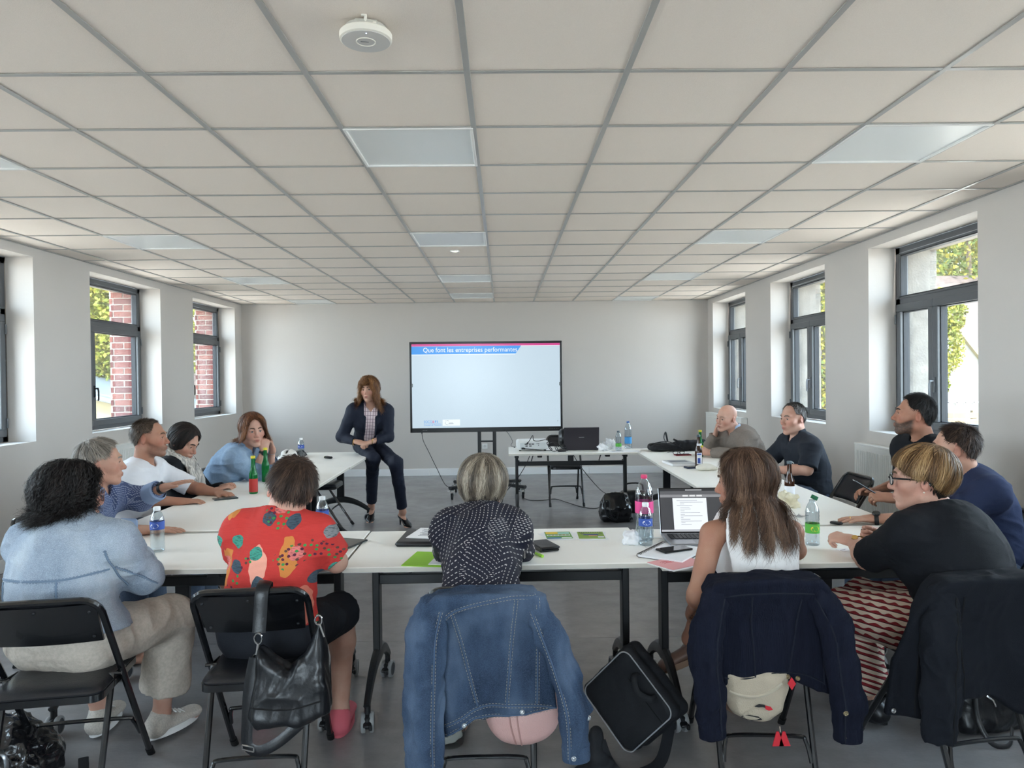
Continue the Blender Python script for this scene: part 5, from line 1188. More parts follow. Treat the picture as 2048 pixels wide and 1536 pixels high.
# ================================================================== PEOPLE
a1, a2 = V(-1.035, 7.40, .14), V(-1.41, 7.70, .155)
p = person('presenter', 'woman in a dark navy trouser suit with long auburn hair sitting on the table corner', (-1.43, 7.66, 0), 284, (-1.43, 7.68, .815), (-1.368, 7.50, 1.21), ((-1.372, 7.46, 1.385), 262, -3, 3), True, SK[0], sw=.172, g=.88,
    arms={'w': [(-1.335, 7.33, .860), (-1.475, 7.34, .862)], 'e': [(-1.185, 7.50, .90), (-1.665, 7.50, .90)]}, hands=[((-1, -.1, -.25), (-.2, .3, -1), 'clasp'), ((1, -.25, -.2), (.2, .5, -.9), 'clasp')],
    legs={'k': [(-1.065, 7.17, .665), (-1.305, 7.26, .70)], 'a': [a1, a2], 'f': [(.55, -.8, -.5), (.05, -1, -.5)], 'toe': -.095},
    top={'mat': PINKST, 'th': .008, 'sleeve': 0, 'hem': -.02, 'v': .13, 'neck': .058, 'collar': (.034, .060, .55, PINKST), 'amp': .004, 'name': 'shirt'}, outer={'mat': SUIT, 'th': .020, 'sleeve': 1.88, 'hem': -.13, 'open': (.045, .070), 'neck': .070, 'amp': .006, 'sth': .014, 'name': 'jacket'}, pants={'mat': SUIT, 'w': .92, 'len': 1.90, 'rb': .058},
    hairs=[dict(mat=HB['auburn'], line=sym((0, 80), (26, 83), (38, 98), (60, 108), (90, 114), (135, 124), (180, 126)), hang=sym((0, 0), (36, 0), (50, .19), (90, .25), (180, .24)), th=.030, n=2800, width=.0032, wave=.016, wf=40, curl=.014, flare=.18, pole=(0, 4), pts=16, fuzz=.25, avoid=['jacket'], shellhang=False)], brow=(88, 62, 44), h=.0046, hc_=.0072, seed=3)
pump(p, 0, (-.945, 7.29, 0)); pump(p, 1, (-1.40, 7.55, 0))
ring_band(p, p['wr'][1]+V(-.03, 0, .0), (1, -.2, -.1), .032, GOLD, 'bracelet', .004); ring_band(p, p['wr'][0]+V(.02, 0, .01), (1, 0, -.1), .031, GOLD, 'bracelet', .0035)
for s in (-1, 1):   # lapels of the jacket
    c = p['N0']-p['loc']; R, F, U = p['R'], p['F'], p['U']; MB().add([c+R*s*.062+F*.045+U*.02, c+R*s*.105+F*.125-U*.10, c+R*s*.070+F*.150-U*.13, c+R*s*.050+F*.158-U*.27, c+R*s*.045+F*.10-U*.06], [(0, 1, 2, 4), (2, 3, 4)]).obj('lapel', SUIT, p['jacket'], False)
p = person('w', 'woman in a blue denim shirt resting her chin on her clasped hands', (-2.25, 5.75, 0), -4, (-2.27, 5.74, .56), (-2.055, 5.74, .935), ((-1.97, 5.74, 1.105), 305, -6, 4), True, SK[3], sw=.185, g=1.0, shoulders=[(-1.98, 5.90, .885), (-2.06, 5.56, .905)], bow=.05,
    arms={'w': [(-1.845, 5.83, .945), (-1.872, 5.70, .940)], 'e': [(-1.925, 5.97, .770), (-1.935, 5.66, .765)]}, hands=[((-.12, -.40, .85), (-.6, -.7, .1), 'clasp'), ((.05, .30, .9), (-.45, .8, .1), 'clasp')],
    top={'mat': CHAMB, 'th': .020, 'sleeve': 1.42, 'hem': -.12, 'v': .10, 'cuff': (None, .008), 'collar': (.036, .066, .5, None), 'amp': .010, 'sth': .018}, pants={'mat': JEANS},
    hairs=[dict(mat=HB['red'], line=LONGLINE, hang=sym((0, 0), (40, 0), (54, .10), (90, .13), (180, .14)), th=.028, n=2300, width=.0030, wave=.009, wf=40, flare=.45, pole=(0, 2), pts=13, fuzz=.25, avoid=['shirt'])], brow=(84, 58, 44), iris=IRG, h=.0044, hc_=.007, seed=4, plump=.003)
watch(p, 1, STRAPB, f=.93, r=.033, out=(.5, -.8, .3)); ring_band(p, p['wr'][0]+V(0, 0, -.03), (0, -.3, 1), .031, STEEL, 'bracelet')
p = person('w', 'woman in black with a pale striped scarf looking down', (-2.42, 5.28, 0), 2, (-2.43, 5.26, .56), (-2.36, 5.27, .925), ((-2.305, 5.27, 1.062), -12, -30, 0), True, SK[1], sw=.17, g=.92, bow=.06,
    arms={'w': [(-2.06, 5.36, .72), (-2.05, 5.16, .72)]}, top={'mat': BLK, 'th': .016, 'sleeve': 1.9, 'hem': -.12, 'neck': .058}, pants={'mat': BLK},
    hairs=[dict(mat=HB['dark'], line=sym((0, 50), (20, 54), (40, 76), (56, 98), (90, 112), (130, 122), (180, 124)), hang=sym((0, 0), (46, 0), (62, .05), (90, .07), (180, .055)), th=.022, n=2000, width=.003, pole=(25, 14), flare=-.2, pts=11, fuzz=.10)], brow=(40, 30, 26), h=.0044, hc_=.007, seed=5)
def scarf(p):
    N, F, R, loc = p['N0'], p['F'], p['R'], p['loc']; U = V(0, 0, 1); S = SDF()
    for k in range(16):
        a, b = 2*PI*k/16, 2*PI*(k+1)/16; q = lambda w: N+F*(.020+.078*math.cos(w))+R*.082*math.sin(w)+U*(.030-.035*math.cos(w)); S.cap(q(a), q(b), .030, .030, k=.015)
    for s, c, l in ((1, .035, .36), (-1, .02, .33)):
        pts = [N+F*.10+R*s*c, N+F*.145+R*s*(c+.03)-U*.10, N+F*.17+R*s*(c+.045)-U*.22, N+F*.185+R*s*(c+.05)-U*l*.86]
        for a, b in zip(pts[:-1], pts[1:]): S.ecap(a, b, F, (.040, .018), (.050, .018), k=.015)
    Vt, Q = S.mesh(.006); Nn = vnormals(Vt, Q); Vt = folds(Vt, Nn, .012, (34, 34, 7), 3); sc = link('scarf', np_mesh('scarf', Vt-loc, Q, pm('scarf_cloth', (208, 202, 194), .9, var=(3, .9, (120, 118, 116)), stretch=(28, 28, 2))), p['t'])
    rg = np.random.default_rng(2)
    for s, c, l in ((1, .035, .36), (-1, .02, .33)):
        f = MB()
        for k in range(16):
            b = N+F*.185+R*(s*(c+.05)+(k-7.5)*.006)-U*l*.86-loc; f.tube([b, b-U*.04+R*(rg.random()-.5)*.02, b-U*.075+F*.01], [.0025, .002, .001], 5)
        f.obj('fringe', pm('scarf_fringe', (214, 208, 200), .9), sc)['kind'] = 'stuff'
scarf(p)
p = person('m', 'man with short brown hair in a white T-shirt seen in profile', (-2.42, 4.78, 0), 3, (-2.44, 4.76, .56), (-2.35, 4.76, .945), ((-2.30, 4.75, 1.13), 8, 1, 0), False, SK[2], sw=.20, g=1.03, bow=.04,
    arms={'w': [(-1.93, 4.93, .742), (-2.03, 4.60, .742)], 'e': [(-2.14, 5.02, .765), (-2.26, 4.52, .765)]}, hands=[((1, -.5, -.05), (0, 0, -1), 'relax'), ((1, .4, -.05), (0, 0, -1), 'relax')], top={'mat': WHT, 'th': .018, 'sleeve': .92, 'hem': -.12, 'neck': .062, 'rib': True, 'flare': .010}, pants={'mat': JEANS},
    hairs=[dict(mat=HB['crop'], th=.010, n=4000, length=.020, width=.0016, lift=.008, pts=5, cap=.45, line=[(q, w-6 if abs(q) < 60 else w) for q, w in SHORT_LINE])], brow=(96, 74, 58), beard=.42, h=.0042, seed=6)
p = person('m', 'grey-haired man in a blue dotted shirt reaching his hand over the table', (-2.38, 3.95, 0), 6, (-2.40, 3.94, .56), (-2.215, 3.94, .915), ((-2.17, 3.94, 1.065), 26, -1, 2), False, SK[1], sw=.20, g=1.08, bow=.05, shoulders=[(-2.20, 4.12, .865), (-2.17, 3.75, .87)],
    arms={'w': [(-1.905, 4.09, .905), (-1.815, 3.72, .745)], 'e': [(-2.06, 4.14, .835), (-2.01, 3.60, .765)]}, hands=[((1, .0, .30), (.1, -.15, -1), 'flat'), ((1, .12, -.02), (0, 0, -1), 'flat')],
    top={'mat': CHECK, 'th': .020, 'sleeve': (1.72, 1.72), 'hem': -.12, 'v': .07, 'cuff': (cloth('pale_blue_cuff', (136, 156, 188)), .007), 'collar': (.036, .066, .45, None), 'amp': .008, 'sth': .016}, pants={'mat': JEANS},
    hairs=[dict(mat=HB['grey'], th=.024, n=4000, length=.06, width=.0018, lift=.004, pts=8, cap=.5, wave=.003, fuzz=.16)], brow=(130, 122, 114), h=.0042, seed=7)
watch(p, 0, STRAPB, f=.94, r=.036, out=(0, -.3, 1))
p = person('w', 'woman with dark curly hair in a pale denim jacket and beige trousers', (-1.57, 2.64, 0), 80, (-1.62, 2.70, .565), (-1.622, 2.73, .945), ((-1.632, 2.745, 1.072), 52, -4, 0), True, SK[3], sw=.185, g=1.14, bow=.04, hips=1.04,
    arms={'w': [(-1.66, 3.06, .765), (-1.515, 3.03, .795)], 'e': [(-1.85, 2.86, .74), (-1.395, 2.82, .745)]}, hands=[((.75, .5, .05), (.2, -.6, -.6), 'clasp'), ((-.6, .65, .30), (-.5, -.1, -.85), 'clasp')],
    legs={'k': [(-1.78, 3.04, .50), (-1.38, 3.02, .53)], 'a': [(-1.74, 3.12, .10), (-1.455, 3.07, .105)], 'f': [(-.1, 1, 0), (.45, .9, 0)]},
    top={'mat': DENIML, 'th': .024, 'sleeve': 1.80, 'hem': .035, 'neck': .074, 'hipk': 1.14, 'collar': (.045, .082, .5, None), 'amp': .009, 'sth': .020, 'name': 'denim_jacket', 'h': .006}, pants={'mat': LINEN, 'w': 1.12, 'len': 1.72, 'rb': .088, 'amp': .010}, shoes={'mat': pm('sneaker_knit', (196, 188, 178), .8, var=(160, .5)), 'sole': WHITEP, 'laces': 5},
    hairs=[dict(mat=HB['curl'], line=sym((0, 60), (40, 80), (60, 100), (90, 116), (180, 126)), hang=sym((0, 0), (44, 0), (60, .09), (90, .11), (180, .105)), th=.020, topth=.018, n=7000, width=.0021, curl=.014, wave=.010, wf=60, flare=.22, pole=(0, 8), pts=26, fuzz=.9, shade=(.0, .75), avoid=['denim_jacket'])], h=.0040, seed=8)
glasses(p, pm('glasses_rose', (120, 88, 84), .3), w=.052, hgt=.042); curly = p
p = person('m', 'person with short dark hair in a red patterned T-shirt with its back to the camera', (-.90, 2.72, 0), 92, (-.905, 2.78, .555), (-.868, 2.82, .950), ((-.838, 2.86, 1.065), 112, -14, 12), False, SK[3], sw=.152, g=1.02, bow=.03,
    arms={'w': [(-.93, 3.14, .748), (-.80, 3.12, .748)], 'e': [(-1.06, 2.94, .775), (-.672, 2.90, .775)]}, hands=[((.5, .8, 0), (0, 0, -1), 'relax'), ((-.6, .7, 0), (0, 0, -1), 'relax')], legs={'k': [(-1.08, 3.12, .50), (-.69, 3.10, .515)], 'a': [(-1.06, 3.2, .09), (-.71, 3.10, .09)]},
    top={'mat': RED, 'th': .018, 'sleeve': .70, 'hipk': 1.0, 'hem': .04, 'neck': .064, 'rib': True, 'flare': .012, 'amp': .008, 'h': .006}, pants={'mat': CHARC, 'len': .98, 'w': 1.12}, shoes={'mat': pm('sandal_pink', (196, 92, 104), .7)},
    hairs=[dict(mat=HB['brown'], th=.020, n=6500, length=.06, width=.0018, lift=.007, pts=9, cap=.5, wave=.003, wf=60, pole=(168, 30), fuzz=.2, line=[(q, w-2) for q, w in SHORT_LINE])], h=.0040, seed=9)
p = person('w', 'woman with a grey bob in a navy blouse with white dashes', (-.09, 2.68, 0), 90, (-.09, 2.66, .56), (-.092, 2.88, .945), ((-.086, 2.94, 1.058), 90, -8, 0), True, SK[1], sw=.135, g=.90, bow=.05,
    arms={'w': [(-.14, 3.24, .748), (-.04, 3.26, .748)], 'e': [(-.255, 3.10, .765), (.072, 3.10, .765)]}, hands=[((.8, .5, 0), (0, 0, -1), 'relax'), ((-.8, .5, 0), (0, 0, -1), 'relax')], top={'mat': DASH, 'th': .018, 'sleeve': 1.3, 'hem': -.12, 'neck': .056, 'rib': True, 'amp': .007, 'h': .006, 'sth': .008}, pants={'mat': BLK},
    hairs=[dict(mat=HB['bob'], line=sym((0, 62), (40, 78), (56, 98), (90, 112), (130, 120), (180, 122)), hang=sym((0, 0), (46, 0), (60, .06), (90, .055), (140, .03), (180, .025)), th=.026, topth=.020, n=7000, width=.0017, wave=.004, wf=45, flare=-.35, pole=(150, 14), pts=13, fuzz=.16, shade=(0, 1)),
           dict(mat=HB['dark'], name='nape_hair', line=sym((0, 20), (60, 30), (110, 90), (130, 124), (180, 130)), hang=sym((0, 0), (112, 0), (128, .085), (180, .095)), flare=-.22, th=.014, n=900, width=.003, pts=8, seed=33)], h=.0044, seed=10)
p = person('w', 'woman with long brown hair in a sleeveless white blouse at the laptop', (.98, 2.80, 0), 90, (.99, 2.78, .56), (.965, 2.84, .945), ((.952, 2.86, 1.072), 146, -4, 0), True, SK[2], sw=.160, g=.92, bow=.03,
    arms={'w': [(.765, 2.92, .575), (1.10, 3.20, .748)], 'e': [(.722, 2.72, .675), (1.20, 2.98, .775)]}, hands=[((-.10, .75, -.5), (.75, .0, -.4), 'relax'), ((-.4, .9, 0), (0, 0, -1), 'relax')], shoulders=[(.805, 2.80, .885), (1.12, 2.83, .88)],
    legs={'k': [(1.02, 3.2, .50), (.93, 3.22, .63)], 'a': [(1.02, 3.25, .09), (.825, 3.24, .32)], 'f': [(0, 1, 0), (-.85, .15, -.45)]},
    top={'mat': WHB, 'th': .018, 'sleeve': 0, 'hipk': 1.07, 'hem': -.10, 'neck': .060, 'rib': True, 'amp': .006, 'fr': (34, 20, 6), 'tank': True, 'h': .006}, pants={'mat': NAVY, 'len': 1.45}, shoes={'mat': pm('shoe_brown', (112, 84, 72), .45), 'sole': pm('sole_tan', (140, 112, 92), .7)},
    hairs=[dict(mat=HB['long'], line=sym((0, 46), (20, 52), (40, 74), (54, 98), (90, 114), (130, 124), (180, 128)), hang=sym((0, 0), (56, 0), (68, .24), (90, .30), (150, .29), (180, .27)), th=.024, n=7500, width=.0017, wave=.005, wf=20, curl=.012, flare=.08, pole=(10, 4), pts=22, fuzz=.25, avoid=['shirt'])], h=.0040, seed=11)
longhair = p
p = person('w', 'blond short-haired woman in black glasses, black top and red wavy trousers', (1.68, 2.70, 0), 122, (1.70, 2.70, .57), (1.675, 2.77, .935), ((1.628, 2.81, 1.085), 148, -3, 0), True, SK[3], sw=.195, g=1.26, bow=.05, hips=1.0, shoulders=[(1.50, 2.69, .895), (1.80, 2.93, .895)],
    arms={'w': [(1.505, 3.12, .775), (1.66, 3.14, .775)], 'e': [(1.465, 2.93, .745), (1.86, 3.10, .765)]}, hands=[((-.60, .70, .08), (.35, .25, -.9), 'clasp'), ((-.85, .25, .15), (-.1, -.8, .3), 'grip')], legs={'k': [(1.43, 3.05, .50), (1.58, 3.2, .50)], 'a': [(1.57, 3.10, .10), (1.62, 3.3, .1)]},
    top={'mat': BLK, 'th': .020, 'sleeve': .88, 'hem': -.10, 'neck': .066, 'rib': True, 'flare': .012, 'h': .006}, pants={'mat': WAVY, 'w': 1.12, 'len': 1.82, 'rb': .085, 'amp': .009}, shoes={'mat': BLACK},
    hairs=[dict(mat=HB['blond'], line=sym((0, 74), (30, 78), (46, 86), (62, 98), (78, 103), (98, 106), (125, 120), (180, 124)), th=.024, topth=.022, n=7000, width=.0016, wave=.004, wf=40, pole=(165, 20), pts=12, flare=-.35, hang=sym((0, 0), (100, .0), (118, .02), (140, .035), (180, .035)), shade=(0, 1), fuzz=.3),
           dict(mat=HB['dark'], name='nape_hair', line=sym((0, 20), (60, 30), (62, 98), (74, 106), (104, 116), (130, 126), (180, 130)), hang=sym((0, 0), (100, 0), (125, .065), (180, .07)), flare=-.3, th=.013, n=1500, width=.0026, length=.04, pts=7, seed=34)], brow=(96, 74, 54), h=.0040, seed=12, plump=.006)
glasses(p, BLACKG, w=.052, hgt=.038); ring_band(p, p['wr'][0]+V(.01, -.025, -.008), p['wr'][0]-p['el'][0], .036, GOLD, 'bracelet', .0028); MB().lathe([(0, -.005), (.012, -.004), (.012, .003), (0, .004)], 16, p['wr'][0]+V(-.012, -.04, .025)-p['loc'], axis=(-.3, -.5, .8)).obj('watch_case', GOLD, p['t'])
MB().lathe([(0, -.004), (.0042, 0), (0, .004)], 10, p['hc']+(V(-.0855, -.006, -.040))@p['A']-p['loc']).obj('earring', pm('pearl', (236, 228, 216), .2), p['t'])
p = person('m', 'man in a navy polo with a black wristwatch, half hidden behind the blond woman', (2.46, 3.72, 0), 180, (2.50, 3.72, .56), (2.385, 3.71, .955), ((2.315, 3.70, 1.105), 146, -2, 0), False, SK[1], sw=.20, g=1.08, bow=.04,
    arms={'w': [(1.905, 3.73, .748), (2.22, 3.92, .70)], 'e': [(2.17, 3.60, .765), (2.40, 3.98, .72)]}, hands=[((-1, .02, -.02), (0, 0, -1), 'spread'), ((-1, -.2, 0), (0, 0, -1), 'relax')], top={'mat': BPOLO, 'th': .018, 'sleeve': .86, 'hem': -.12, 'collar': (.040, .068, .45, None), 'flare': .010}, pants={'mat': JEANS},
    legs={'k': [(2.02, 3.64, .50), (2.02, 3.80, .50)], 'a': [(1.80, 3.62, .11), (1.86, 3.82, .11)], 'f': [(-1, -.1, 0), (-1, 0, 0)]}, shoes={'mat': pm('shoe_slate', (66, 78, 92), .7), 'sole': GREYP, 'laces': 4},
    hairs=[dict(mat=HB['brown'], th=.012, topth=.018, n=4200, length=.030, width=.0018, lift=.008, pts=6, cap=.45)], h=.0040, seed=13)
watch(p, 0, STRAPB, f=.95, r=.037, strap=.012, out=(0, -.45, 1)); ring_band(p, p['wr'][0]+V(-.115, .014, -.002), (-1, .02, -.1), .0105, GOLD, 'ring', .0018)
p = person('m', 'bearded man with dark hair in a black T-shirt with a red and white print', (2.58, 4.38, 0), 184, (2.62, 4.38, .56), (2.545, 4.37, 1.075), ((2.475, 4.35, 1.240), 156, 6, 0), False, SK[2], sw=.20, g=1.0, bow=.02,
    arms={'w': [(2.24, 4.16, .775), (2.25, 4.42, .770)], 'e': [(2.60, 4.10, .80), (2.58, 4.64, .80)]}, hands=[((-.9, .3, .1), (.1, .6, -.7), 'pinch'), ((-1, -.3, .1), (0, -.6, -.7), 'relax')], top={'mat': BLK, 'th': .016, 'sleeve': .86, 'hem': -.12, 'neck': .062, 'rib': True, 'flare': .010}, pants={'mat': JEANS},
    hairs=[dict(mat=HB['black'], th=.010, topth=.026, n=4600, length=.028, width=.0017, lift=.002, pts=6, cap=.45, line=[(q, w+2 if abs(q) < 50 else w) for q, w in SHORT_LINE]),
           ], brow=(30, 24, 22), beard=.96, h=.0040, seed=14)
watch(p, 0, STRAPB, f=.93, r=.034, out=(0, -.6, .8)); bearded = p
p = person('m', 'grey-haired man in a charcoal polo with crossed forearms on the table', (2.40, 5.78, 0), 184, (2.44, 5.78, .56), (2.355, 5.77, .975), ((2.30, 5.75, 1.142), 202, -3, 0), False, SK[3], sw=.205, g=1.14, belly=.03, bow=.03,
    arms={'w': [(2.06, 5.66, .748), (2.08, 5.80, .748)], 'e': [(2.30, 5.49, .768), (2.20, 6.04, .768)]}, hands=[((-.6, .8, 0), (0, 0, -1), 'relax'), ((-.4, -.9, 0), (0, 0, -1), 'relax')], top={'mat': POLO, 'th': .020, 'sleeve': .92, 'hem': -.12, 'collar': (.042, .070, .4, None), 'v': .08, 'flare': .012}, pants={'mat': JEANS},
    hairs=[dict(mat=HB['salt'], th=.011, n=2200, length=.020, width=.003, lift=.005, pts=5, cap=.45, line=[(q, w-12 if abs(q) < 50 else w) for q, w in SHORT_LINE])], brow=(110, 98, 90), h=.0044, hc_=.007, seed=15, plump=.002)
polo = p
p = person('m', 'bald man in a taupe sweater over a light blue collar leaning on his hand', (2.32, 6.92, 0), 186, (2.36, 6.92, .56), (2.225, 6.91, .940), ((2.125, 6.90, 1.085), 208, -8, -8), False, SK[3], sw=.195, g=1.0, bow=.06, shoulders=[(2.27, 6.71, .885), (2.17, 7.08, .885)],
    arms={'w': [(1.925, 6.82, .765), (2.055, 7.03, .925)], 'e': [(2.19, 6.63, .768), (2.005, 7.10, .768)]}, hands=[((-.75, .35, .1), (-.15, .75, .25), 'grip'), ((.02, -.38, .85), (.55, -.2, -.1), 'relax')], top={'mat': KNIT, 'th': .022, 'sleeve': 1.9, 'hem': -.12, 'v': .09, 'collar': (.038, .064, .5, LBLUE), 'amp': .009, 'sth': .018}, pants={'mat': JEANS}, brow=(150, 120, 104), h=.0044, hc_=.007, seed=16)
# ================================================================== JACKETS ON CHAIRS, BAGS
def poly_sdf(poly, yc, ty, rr=.02, lean=0., wob=None):
    """soft slab: polygon in X,Z, centred on depth yc(+lean*(z)), half thickness ty"""
    p = np.array(poly, float); e = np.roll(p, -1, 0)-p; mz = p[:, 1].max()
    def f(P):
        x, z = P[..., 0], P[..., 2]; d = np.full(x.shape, 1e9); s = np.ones(x.shape)
        for i in range(len(p)):
            wx, wz = x-p[i, 0], z-p[i, 1]; t = np.clip((wx*e[i, 0]+wz*e[i, 1])/max(e[i]@e[i], 1e-9), 0, 1); d = np.minimum(d, (wx-e[i, 0]*t)**2+(wz-e[i, 1]*t)**2)
            j = (i+1) % len(p); c1 = z >= p[i, 1]; c2 = z < p[j, 1]; c3 = e[i, 0]*wz > e[i, 1]*wx; a = (c1 & c2 & c3) | (~c1 & ~c2 & ~c3); s = np.where(a, -s, s)
        q0 = s*np.sqrt(d)+rr; t_ = ty if np.isscalar(ty) else ty(z); q1 = np.abs(P[..., 1]-yc-lean*(mz-z)-(wob(x, z) if wob else 0))-t_+rr
        return np.sqrt(np.maximum(q0, 0)**2+np.maximum(q1, 0)**2)+np.minimum(np.maximum(q0, q1), 0)-rr
    c = np.array([p[:, 0].mean(), yc, p[:, 1].mean()]); return f, c, float(np.abs(p-p.mean(0)).max()*1.45+.08)
def soft(name, S, mat, parent, loc, h=.006, amp=.006, fr=(12, 12, 9), seed=1, fine=.4, it=1):
    Vt, Q = S.mesh(h); N = vnormals(Vt, Q); Vt = folds(Vt, N, amp, fr, seed, fine) if amp else Vt; Vt = relax(Vt, Q, it, .4)
    return link(name, np_mesh(name, Vt-loc, Q, mat), parent), Vt, Q
def drape_seams(parent, Vt, Q, lines, mat, loc, y0=1.2, r=.0028, name='seam', stitch=None):
    bv = BVHTree.FromPolygons([tuple(v) for v in Vt], [tuple(q) for q in Q.tolist()])
    for ln in lines:
        P = []
        for x, z in spline([(a, b) for a, b in ln], max(8, 6*len(ln))):
            hit = bv.ray_cast(Vector((x, y0, z)), Vector((0, 1, 0)))
            if hit[0] is not None: P.append(np.array(hit[0])-loc+V(0, -.0005, 0))
        if len(P) > 3:
            P = np.array(P); P[1:-1] = (P[:-2]+2*P[1:-1]+P[2:])/4
            so = MB().tube(P, r, 5, flat=(1.1, 1.1)).obj(name, mat, parent)
            if stitch: 
                m = MB(); d = np.diff(P, axis=0); L = np.concatenate([[0], np.cumsum(np.linalg.norm(d, axis=1))]); k = int(L[-1]/.011)
                for i in range(k):
                    a, b = [np.array([np.interp(u, L, P[:, c]) for c in range(3)]) for u in (i*.011+.001, i*.011+.0075)]
                    for o in (-.0055, .0055): n_ = nrm(np.cross(b-a, V(0, 1, 0))); m.tube([a+n_*o+V(0, -.0012, 0), b+n_*o+V(0, -.0012, 0)],   .0008, 4)
                if m.v: m.obj('stitching', stitch, so)['kind'] = 'stuff'
def buttons(parent, Vt, Q, pts, loc, mat, r=.0085):
    bv = BVHTree.FromPolygons([tuple(v) for v in Vt], [tuple(q) for q in Q.tolist()])
    for x, z in pts:
        h = bv.ray_cast(Vector((x, 1.2, z)), Vector((0, 1, 0)))
        if h[0] is not None: MB().lathe([(r, -.002), (r, .003), (r*.8, .0045), (r*.55, .003), (r*.4, .0045), (0, .005)], 16, np.array(h[0])-loc, axis=(0, -1, .1)).obj('button', mat, parent)
def jacket(name, label, cat, Y, body, sleeves, mat, seams, btns, seam_mat, bmat, ty, stitch=None, amp=.007, seed=1, top=.05, cuffs=True, wob=None, fr=(10, 10, 5), seam_r=.0028):
    loc = V(np.mean([p[0] for p in body]), Y, 0); t = thing(name, label, cat, loc); S = SDF()
    zt = max(p[1] for p in body)
    f, c, r = poly_sdf(body, Y+.030, lambda z: .020+top*np.clip((z-zt+.16)/.16, 0, 1), .018, wob=wob); S.fn(f, c, r, k=.012)
    ob, Vt, Q = soft('shell', S, mat, t, loc, .0058, amp, fr, seed)
    drape_seams(ob, Vt, Q, seams, seam_mat, loc, stitch=stitch, r=seam_r)
    allV, allQ = [Vt], [Q]; o = len(Vt)
    for k, sl in enumerate(sleeves):
        S = SDF(); P = [V(x, y, z) for x, y, z, r_ in sl]; R_ = [q[3] for q in sl]
        for i in range(len(P)-1): S.ecap(P[i], P[i+1], V(0, 1, 0), (R_[i], R_[i]*.72), (R_[i+1], R_[i+1]*.72), k=.02, cut=(i == len(P)-2))
        so, v2, q2 = soft('sleeve', S, mat, t, loc, .0058, amp*1.5, (20, 20, 8), seed+k+3, .5); allV.append(v2); allQ.append(q2+o); o += len(v2)
        if cuffs and P[-1][2] > .2:
            d = nrm(P[-1]-P[-2]); x_ = nrm(np.cross(d, V(0, 1, 0))); G = []
            for zz, kk in ((.002, .9), (.004, 1.06), (-.022, 1.09), (-.046, 1.06), (-.048, .98)): G.append([P[-1]+d*zz+(x_*math.cos(w)+V(0, 1, 0)*math.sin(w)*.74)*R_[-1]*kk-loc for w in np.linspace(0, 2*PI, 24, False)])
            MB().grid(G, close_v=True, flip=True).obj('cuff', mat, so)
        xs = np.array([q[0] for q in P]); zs = np.array([q[2] for q in P]); sg = 1 if xs.mean() < loc[0] else -1
        drape_seams(so, v2, q2, [[(x+sg*r_*.55, z) for x, z, r_ in zip(xs, zs, R_)][:len(P)]], seam_mat, loc, r=seam_r, stitch=stitch)
    buttons(ob, np.concatenate(allV), np.concatenate(allQ), btns, loc, bmat)
    return t, loc, ob
SEAMD = pm('seam_denim', (66, 84, 108), .9); SEAMDL = pm('seam_denim_pale', (112, 130, 150), .9); SEAMN = pm('seam_navy', (14, 19, 32), .95); BRASS = pm('button_brass', (150, 136, 108), .35, .9); STITCH = pm('stitch_thread', (150, 144, 132), .8)
CORD = pm('corduroy_navy', (23, 26, 39), .95, spec=.15, var=(9, .5, (16, 18, 29)), bump=(60, .5, 4), stretch=(6, 6, .25)); COAT = cloth('coat_black', (19, 22, 29), .9, (6, .3))
jk, jl, jo = jacket('denim_jacket', 'blue denim jacket with stitched seams draped over the middle chair back', 'jacket', 2.41,
    [(-0.274, 0.743), (-0.231, 0.782), (-0.085, 0.789), (0.095, 0.787), (0.121, 0.76), (0.146, 0.593), (0.173, 0.379), (0.06, 0.367), (-0.024, 0.359), (-0.107, 0.353), (-0.149, 0.327), (-0.211, 0.288), (-0.216, 0.399), (-0.233, 0.599)],
    [[(-.240, 2.42, .735, .050), (-.262, 2.39, .66, .060), (-.268, 2.38, .58, .064), (-.272, 2.38, .43, .060), (-.274, 2.38, .30, .058), (-.272, 2.38, .17, .055)],
     [(.100, 2.42, .745, .040), (.150, 2.40, .63, .046), (.190, 2.39, .52, .048), (.222, 2.38, .39, .046), (.226, 2.38, .245, .043)],
     [(.14, 2.44, .60, .03), (.20, 2.43, .47, .032), (.262, 2.43, .372, .030)]], DENIM,
    [[(-0.177, 0.728), (-0.137, 0.564), (-0.098, 0.405)], [(0.035, 0.772), (0.016, 0.595), (-0.001, 0.407)], [(-0.209, 0.699), (-0.168, 0.735), (-0.077, 0.763), (0.015, 0.779), (0.111, 0.78)], [(-0.213, 0.335), (-0.156, 0.366), (-0.09, 0.399), (0.002, 0.407), (0.077, 0.405), (0.163, 0.388)], [(0.106, 0.775), (0.108, 0.66), (0.105, 0.544), (0.102, 0.407)], [(-.205, .302), (-.15, .338), (-.107, .363), (-.02, .369), (.06, .377), (.168, .388)]],
    [(-0.143, 0.345), (0.051, 0.387), (0.215, 0.262), (0.266, 0.385)], SEAMD, STEEL, .03, STITCH, .008, 21, wob=lambda x, z: .010*np.sin(x*30+z*9)*np.clip((.72-z)/.3, 0, 1))
